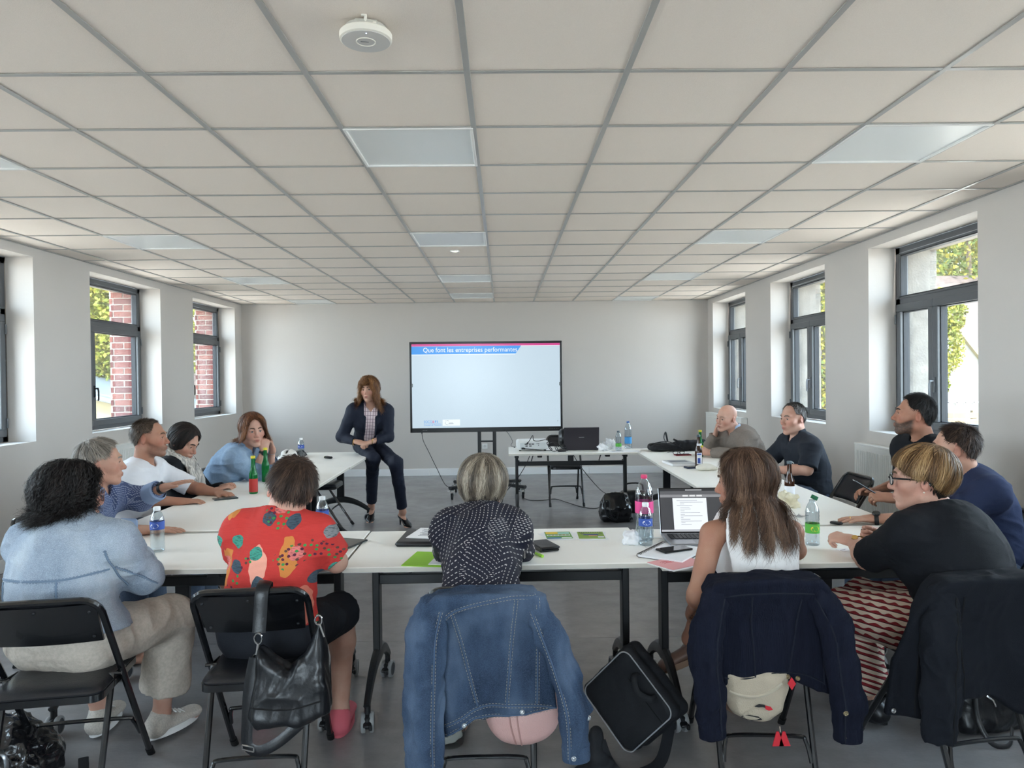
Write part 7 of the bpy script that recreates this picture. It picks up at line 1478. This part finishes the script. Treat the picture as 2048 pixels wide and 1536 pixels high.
scr('display', (66, 68, 72), -.166, .166, .012, .216, .8, .001); scr('ribbon', (92, 94, 98), -.166, .166, .188, .206, .8, .002); scr('title_bar', (44, 46, 50), -.166, .166, .206, .216, .8, .002); scr('toolbar', (150, 152, 156), -.166, .166, .176, .190, .7, .002); scr('page', (226, 232, 240), -.105, .060, .020, .172, .95, .002); scr('task_bar', (190, 194, 200), -.166, .166, .010, .019, .8, .0025); scr('search_box', (200, 202, 206), -.04, .04, .2085, .2135, .7, .003)
for k, (a_, w_) in enumerate(((-.086, .10), (-.070, .112), (-.070, .02), (-.086, .075), (-.070, .045), (-.070, .05), (-.070, .02), (-.070, .095), (-.070, .02), (-.070, .105), (-.070, .012), (-.070, .045), (-.070, .10), (-.070, .02), (-.070, .05))): scr('text_line', (120, 124, 132), a_, a_+w_, .159-.0083*k, .1605-.0083*k, .8, .003)
for k in range(3): scr('ribbon_tab', (226, 228, 230), -.055+.034*k, -.028+.034*k, .179, .187, .8, .003)
MB().cyl((-.12, .118, .012), (.12, .118, .012), .006, 10).obj('hinge', BLACK, t)
t = thing('cable', 'white charging cable lying beside the laptop', 'cable', (.74, 3.45, TZ)); MB().tube(spline([(-.02, -.06, .004), (.0, -.02, .004), (.03, -.02, .004), (.02, .02, .004), (-.04, .02, .004), (-.06, -.01, .004)], 24), .0025, 6).obj('wire', WHITEP, t); MB().box((.0, -.075, .004), (.012, .02, .007), b=.002).obj('plug', WHITEP, t)
t = thing('notebook', 'white spiral notebook with a phone lying on it', 'notebook', (.735, 3.175, TZ), -.62); MB().box((0, 0, .005), (.20, .28, .009)).obj('pages', PAPER, t, False); MB().box((.002, 0, .001), (.206, .284, .002)).obj('cover', BLACK, t, False)
for k in range(22): MB().tube([(-.10+.010*math.cos(a), -.132+.0125*k, .006+.009*math.sin(a)) for a in np.linspace(0, 2*PI, 9, False)], .0013, 5, True).obj('spiral_ring', BLACKG, t)
phone(.745, 3.19, -1.15, 'black smartphone lying on the spiral notebook', z=TZ+.010)
t = thing('paper_sheets', 'pink sheet over white pages at the table edge under the notebook', 'paper', (.715, 3.01, TZ), -1.0); MB().box((.012, -.004, .001), (.15, .21, .002)).obj('sheet', PAPER, t, False); MB().box((0, 0, .0028), (.148, .20, .0012)).obj('pink_sheet', pm('paper_pink', (232, 170, 172), .8), t, False)
for k in range(3): MB().tube(spline([(-.02-.012*k, -.06+q*.022, .0038+0*q) if q % 2 else (-.014-.012*k, -.06+q*.022, .0038) for q in range(6)], 24), .0007, 4).obj('handwriting', REDF, t)
# keys, small things by the watch man
t = thing('keys', 'small bunch of metal keys beside the green capped bottle', 'keys', (1.60, 3.93, TZ)); MB().tube([(.018*math.cos(a), .018*math.sin(a), .004) for a in np.linspace(0, 2*PI, 18, False)], .0018, 6, True).obj('key_ring', STEEL, t)
for k, a in enumerate((.4, 1.2, 2.4)): MB().prism([(-.010, 0), (.010, 0), (.010, .016), (.003, .020), (.003, .05), (-.003, .05), (-.003, .020), (-.010, .016)], (0, 0, .002), (.018*math.cos(a), .018*math.sin(a), .003+.002*k), ax=(math.sin(a), -math.cos(a), 0), ay=(math.cos(a), math.sin(a), 0)).obj('key', STEEL, t, False)
t = thing('car_key', 'small dark key fob under the fingertips of the man in the navy polo', 'key', (1.715, 3.735, TZ), .5); MB().box((0, 0, .007), (.035, .06, .013), b=.005).obj('fob', BLACK, t); MB().box((0, .01, .0138), (.014, .014, .001), b=.0004).obj('button', GREYP, t, False)
t = thing('paper_scrap', 'small white paper scrap near the blond woman elbow', 'paper', (1.50, 3.19, TZ), .4); MB().box((0, 0, .001), (.06, .045, .0012)).obj('sheet', PAPER, t, False); MB().box((-.01, 0, .0018), (.03, .004, .0005)).obj('print', PAPT, t, False)
p_ = bearded['wr']; t = thing('pen', 'thin black stylus held up by the bearded man', 'pen', (2.13, 4.20, .80)); MB().cyl((-.10, -.02, .075), (.06, .0, -.02), .0045, 8).obj('barrel', BLACK, t); MB().cyl((-.115, -.022, .084), (-.10, -.02, .075), .0022, 8).obj('tip', GREYP, t)
t = thing('pen', 'thick black marker held by the blond woman', 'pen', (1.62, 3.165, .795), .0); MB().cyl((-.035, .012, .012), (.05, -.01, -.01), .0062, 10).obj('barrel', BLACK, t); MB().cyl((-.05, .016, .016), (-.035, .012, .012), .0045, 10).obj('cap', BLACKG, t)
# side table: notebook, wallet, pouch, glasses, phone, bag
t = thing('book', 'white magazine lying near the brown bottle', 'magazine', (1.53, 6.33, TZ), .1); MB().box((0, 0, .011), (.215, .28, .020), b=.002).obj('pages', PAPER, t, False); MB().box((0, 0, .0216), (.213, .278, .0012)).obj('cover', pm('magazine_grey', (188, 190, 190), .5), t, False); MB().box((0, .03, .0225), (.16, .12, .0006)).obj('printed_block', PAPT, t, False)
phone(1.59, 6.06, -1.35, 'dark navy wallet phone on the table beside the brown bottle', pm('case_navy', (26, 34, 58), .4), .08, .155, .016)
t = thing('pouch', 'soft white glove or pouch before the brown bottle', 'pouch', (1.64, 5.90, TZ), .2); S = SDF(); S.ell((1.64, 5.90, TZ+.025), (.075, .045, .027)); S.ell((1.71, 5.90, TZ+.012), (.035, .02, .013), k=.02); S.plane((0, 0, TZ+.001), (0, 0, -1)); soft('pouch_body', S, pm('pouch_cream', (228, 224, 212), .85), t, V(1.64, 5.90, TZ), .006, .008, (20, 20, 20), 2).__class__; t.rotation_euler = (0, 0, 0)
t = thing('pen', 'grey ballpoint pen lying behind the white pouch', 'pen', (1.74, 5.93, TZ), -1.1); MB().cyl((0, -.07, .005), (0, .06, .005), .0045, 8).obj('barrel', GREYP, t); MB().cyl((0, .06, .005), (0, .072, .005), .0025, 8).obj('tip', STEEL, t)
t = thing('eyeglasses', 'black framed eyeglasses standing open on the table before the black bag', 'eyeglasses', (1.70, 7.16, TZ), .15); m = MB()
for s in (-1, 1): m.tube([(s*.034+.024*math.cos(a), -.07, .020+.017*math.sin(a)) for a in np.linspace(0, 2*PI, 18, False)], .0028, 6, True); m.tube([(s*.060, -.07, .026), (s*.064, .0, .020), (s*.062, .07, .006)], .0025, 6)
m.tube([(-.010, -.07, .024), (.010, -.07, .024)], .002, 6); m.obj('frame', BLACKG, t)
phone(1.73, 7.02, -1.45, 'dark red phone case beside the eyeglasses', pm('case_red', (120, 34, 40), .5), .075, .155, .012)
t = thing('strap_bag', 'flat black bag with tangled straps on the table before the bald man', 'bag', (1.78, 7.50, TZ)); loc = V(1.78, 7.50, TZ); S = SDF(); S.rbox((1.80, 7.50, TZ+.035), (.30, .12, .035), rz(.1).T, .03); S.ecap((1.80, 7.45, TZ+.07), (2.02, 7.42, TZ+.085), (0, 0, 1), (.05, .03), (.05, .028), k=.03); S.plane((0, 0, TZ+.001), (0, 0, -1)); soft('bag_body', S, NYL, t, loc, .009, .012, (12, 12, 12), 8)
for q in (((-.25, -.12, .03), (-.18, -.15, .02), (-.05, -.14, .04), (.02, -.10, .08), (-.04, -.06, .12)), ((-.10, -.10, .06), (-.14, -.08, .13), (-.12, -.06, .19), (-.10, -.06, .10)), ((-.28, -.05, .06), (-.22, -.10, .09), (-.10, -.12, .10), (.05, -.14, .03))): MB().tube(spline([V(*w) for w in q], 18), .011, 6, flat=(.35, 1)).obj('strap', NYL, t)
# projector, laptop, cables
t = thing('projector', 'white projector with cables plugged into its back', 'projector', (.30, 7.72, TZ), .02); S = SDF(); S.rbox((.30, 7.72, TZ+.062), (.165, .13, .05), rz(-.02), .025); soft('housing', S, pm('projector_white', (224, 226, 226), .4), t, V(.30, 7.72, TZ), .008, 0)
MB().box((0, -.128, .055), (.27, .012, .07), b=.004).obj('port_panel', pm('port_panel', (206, 210, 212), .5), t, False)
for x, z, w in ((-.07, .075, .030), (-.03, .075, .022), (.0, .075, .028), (-.065, .055, .024), (-.025, .055, .026), (.045, .078, .008), (.062, .078, .008), (.06, .062, .008)): MB().box((x, -.1345, z), (w, .004, .009), b=.001).obj('port', BLACK, t, False)
MB().box((-.105, -.1345, .03), (.028, .005, .02), b=.002).obj('power_inlet', BLACK, t, False)
for s in (-1, 1): MB().cyl((s*.13, -.09, 0), (s*.13, -.09, .014), .012, 10).obj('rubber_foot', RUB, t)
t = thing('laptop', 'dark grey laptop seen from behind on the projector table', 'laptop', (.815, 7.66, TZ), 0); DKL = pm('laptop_dark', (52, 48, 54), .4, .3); MB().box((0, .09, .010), (.37, .25, .018), b=.004).obj('keyboard_deck', DKL, t, False); l2_ = link('lid', MB().box((0, 0, .12), (.37, .008, .24), b=.003).mesh('lid', DKL, False), t, (0, -.03, .004)); l2_.rotation_euler = (.14, 0, 0); MB().box((0, -.0045, .135), (.055, .001, .008)).obj('logo', STEEL, l2_, False)
t = thing('speaker', 'rounded black speaker half hidden behind the dark laptop', 'speaker', (.82, 7.97, TZ)); MB().lathe([(0, -.215), (.07, -.215), (.098, -.19), (.105, -.1), (.105, .1), (.098, .19), (.07, .215), (0, .215)], 28, (0, 0, .105), axis=(1, 0, 0)).obj('speaker_body', BLACK, t); MB().box((0, 0, .008), (.2, .12, .016), b=.004).obj('base', BLACK, t)
t = thing('paper_sheets', 'white printed sheets flat on the end of the projector table', 'paper', (1.19, 7.45, TZ), .05); MB().box((0, 0, .0012), (.21, .14, .002)).obj('sheet', PAPER, t, False); MB().box((.13, .0, .002), (.15, .12, .002), rot=rz(-.1)).obj('sheet', PAPER, t, False); MB().box((-.02, .02, .0026), (.12, .05, .0006)).obj('print', PAPT, t, False)
CAB = pm('cable_black', (18, 18, 20), .5)
def cable(label, pts, r=.004, n=60, ends=True, mat=CAB):
    loc = V(pts[0][0], pts[0][1], 0); t = thing('cable', label, 'cable', loc); P = spline(np.array(pts, float)-loc, n); MB().tube(P, r, 6).obj('wire', mat, t)
    if ends:
        for k, (a, b) in enumerate(((P[0], P[2]), (P[-1], P[-3]))): MB().tube([a, a+(b-a)*.5+nrm(b-a)*.02], r*2.2, 8).obj('plug', mat, t)
cable('black cable hanging from the screen corner down to its trolley foot', [(-1.02, 9.08, .83), (-1.0, 9.05, .72), (-.93, 9.02, .58), (-.83, 8.98, .38), (-.72, 8.93, .18), (-.62, 8.90, .15)])
cable('thin black cable from the screen edge to the projector table', [(.02, 9.1, .83), (.06, 8.9, .80), (.10, 8.4, .755), (.08, 8.10, .735), (.12, 7.95, .728)], .003)
cable('black cable tangle running from the projector back to the laptop', [(.195, 7.58, .75), (.30, 7.53, .745), (.42, 7.50, .735), (.50, 7.52, .74), (.45, 7.58, .80), (.50, 7.6, .82), (.56, 7.55, .74), (.50, 7.50, .73), (.46, 7.55, .79), (.54, 7.60, .81), (.62, 7.58, .74), (.66, 7.62, .735)], .0042, 110)
cable('black video cable rising above the projector and looping to the laptop', [(.24, 7.58, .795), (.27, 7.54, .84), (.30, 7.52, .89), (.31, 7.52, .84), (.36, 7.54, .83), (.44, 7.55, .84), (.52, 7.55, .80), (.54, 7.52, .74), (.60, 7.55, .745), (.65, 7.60, .76), (.62, 7.58, .79), (.56, 7.56, .77)], .004, 110)
cable('black cable dropping from the projector table to the floor', [(.30, 7.85, .70), (.24, 7.88, .55), (.14, 7.95, .38), (.0, 8.2, .18), (-.05, 8.5, .02), (-.3, 8.75, .01)], .004)
cable('long black cable snaking on the floor towards the doctor bag', [(.235, 9.2, .01), (.22, 9.0, .01), (.30, 8.75, .01), (.45, 8.72, .01), (.62, 8.80, .01), (.74, 8.55, .01), (.88, 8.25, .01), (1.02, 8.15, .01), (1.15, 8.35, .01), (1.26, 8.5, .01)], .005, 80)
cable('black cable hanging slack under the projector table to the bag', [(.72, 7.75, .70), (.80, 7.78, .56), (.92, 7.80, .40), (1.05, 7.78, .26), (1.14, 7.70, .23)], .004)
t = thing('adapter', 'small black power adapter lying between the projector and the laptop', 'adapter', (.60, 7.50, TZ), .3); MB().box((0, 0, .012), (.09, .035, .024), b=.006).obj('adapter_body', BLACK, t); MB().cyl((.045, 0, .012), (.065, 0, .012), .005, 8).obj('plug', BLACK, t)
# logo on the polo, print on the black T-shirt
def chest_marks():
    ob = polo['shirt']; loc = polo['loc']; me = ob.data; Vt = [v.co+Vector(loc) for v in me.vertices]; bv = BVHTree.FromPolygons(Vt, [tuple(p.vertices) for p in me.polygons]); R, F, U, N = polo['R'], polo['F'], polo['U'], polo['N0']
    c = N-R*.085-U*.155
    def mark(par, bv, loc, c, R, U, F, poly, m_, nm):
        P = []
        for a, b in poly:
            o = c+R*a+U*b+F*.35; h = bv.ray_cast(Vector(o), Vector(-F)); P.append((np.array(h[0])+F*.003 if h[0] is not None else c+R*a+U*b+F*.13)-loc)
        MB().add(P, [tuple(range(len(P)))[::1]]).obj(nm, m_, par, False)
    WM = pm('print_white', (220, 222, 224), .7)
    mark(ob, bv, loc, c, R, U, F, [(-.022, -.014), (.022, -.014), (.022, -.008), (-.022, -.008)], WM, 'chest_logo'); mark(ob, bv, loc, c, R, U, F, [(-.010, .0), (.004, .012), (.016, .010), (.004, .004), (-.004, -.004)], WM, 'chest_logo')
    ob = bearded['shirt']; loc = bearded['loc']; me = ob.data; Vt = [v.co+Vector(loc) for v in me.vertices]; bv = BVHTree.FromPolygons(Vt, [tuple(p.vertices) for p in me.polygons]); R, F, U, N = bearded['R'], bearded['F'], bearded['U'], bearded['N0']; c = N-U*.22-R*.075; RM = pm('print_red', (206, 66, 70), .7)
    for poly, m_ in (([(-.07, .10), (-.02, .10), (-.02, .135), (-.07, .135)], RM), ([(-.06, .0), (-.02, .02), (-.03, .07), (-.07, .06)], WM), ([(-.01, .02), (.04, .0), (.03, .06), (0, .07)], WM), ([(-.10, -.10), (-.05, -.10), (-.05, -.06), (-.10, -.06)], RM), ([(-.045, -.12), (-.025, -.13), (-.02, -.105), (-.04, -.10)], RM), ([(-.01, -.10), (0, -.10), (0, -.09), (-.01, -.09)], RM), ([(.02, -.125), (.03, -.125), (.03, -.115), (.02, -.115)], RM)): mark(ob, bv, loc, c, R, U, F, poly, m_, 'chest_print')
chest_marks()
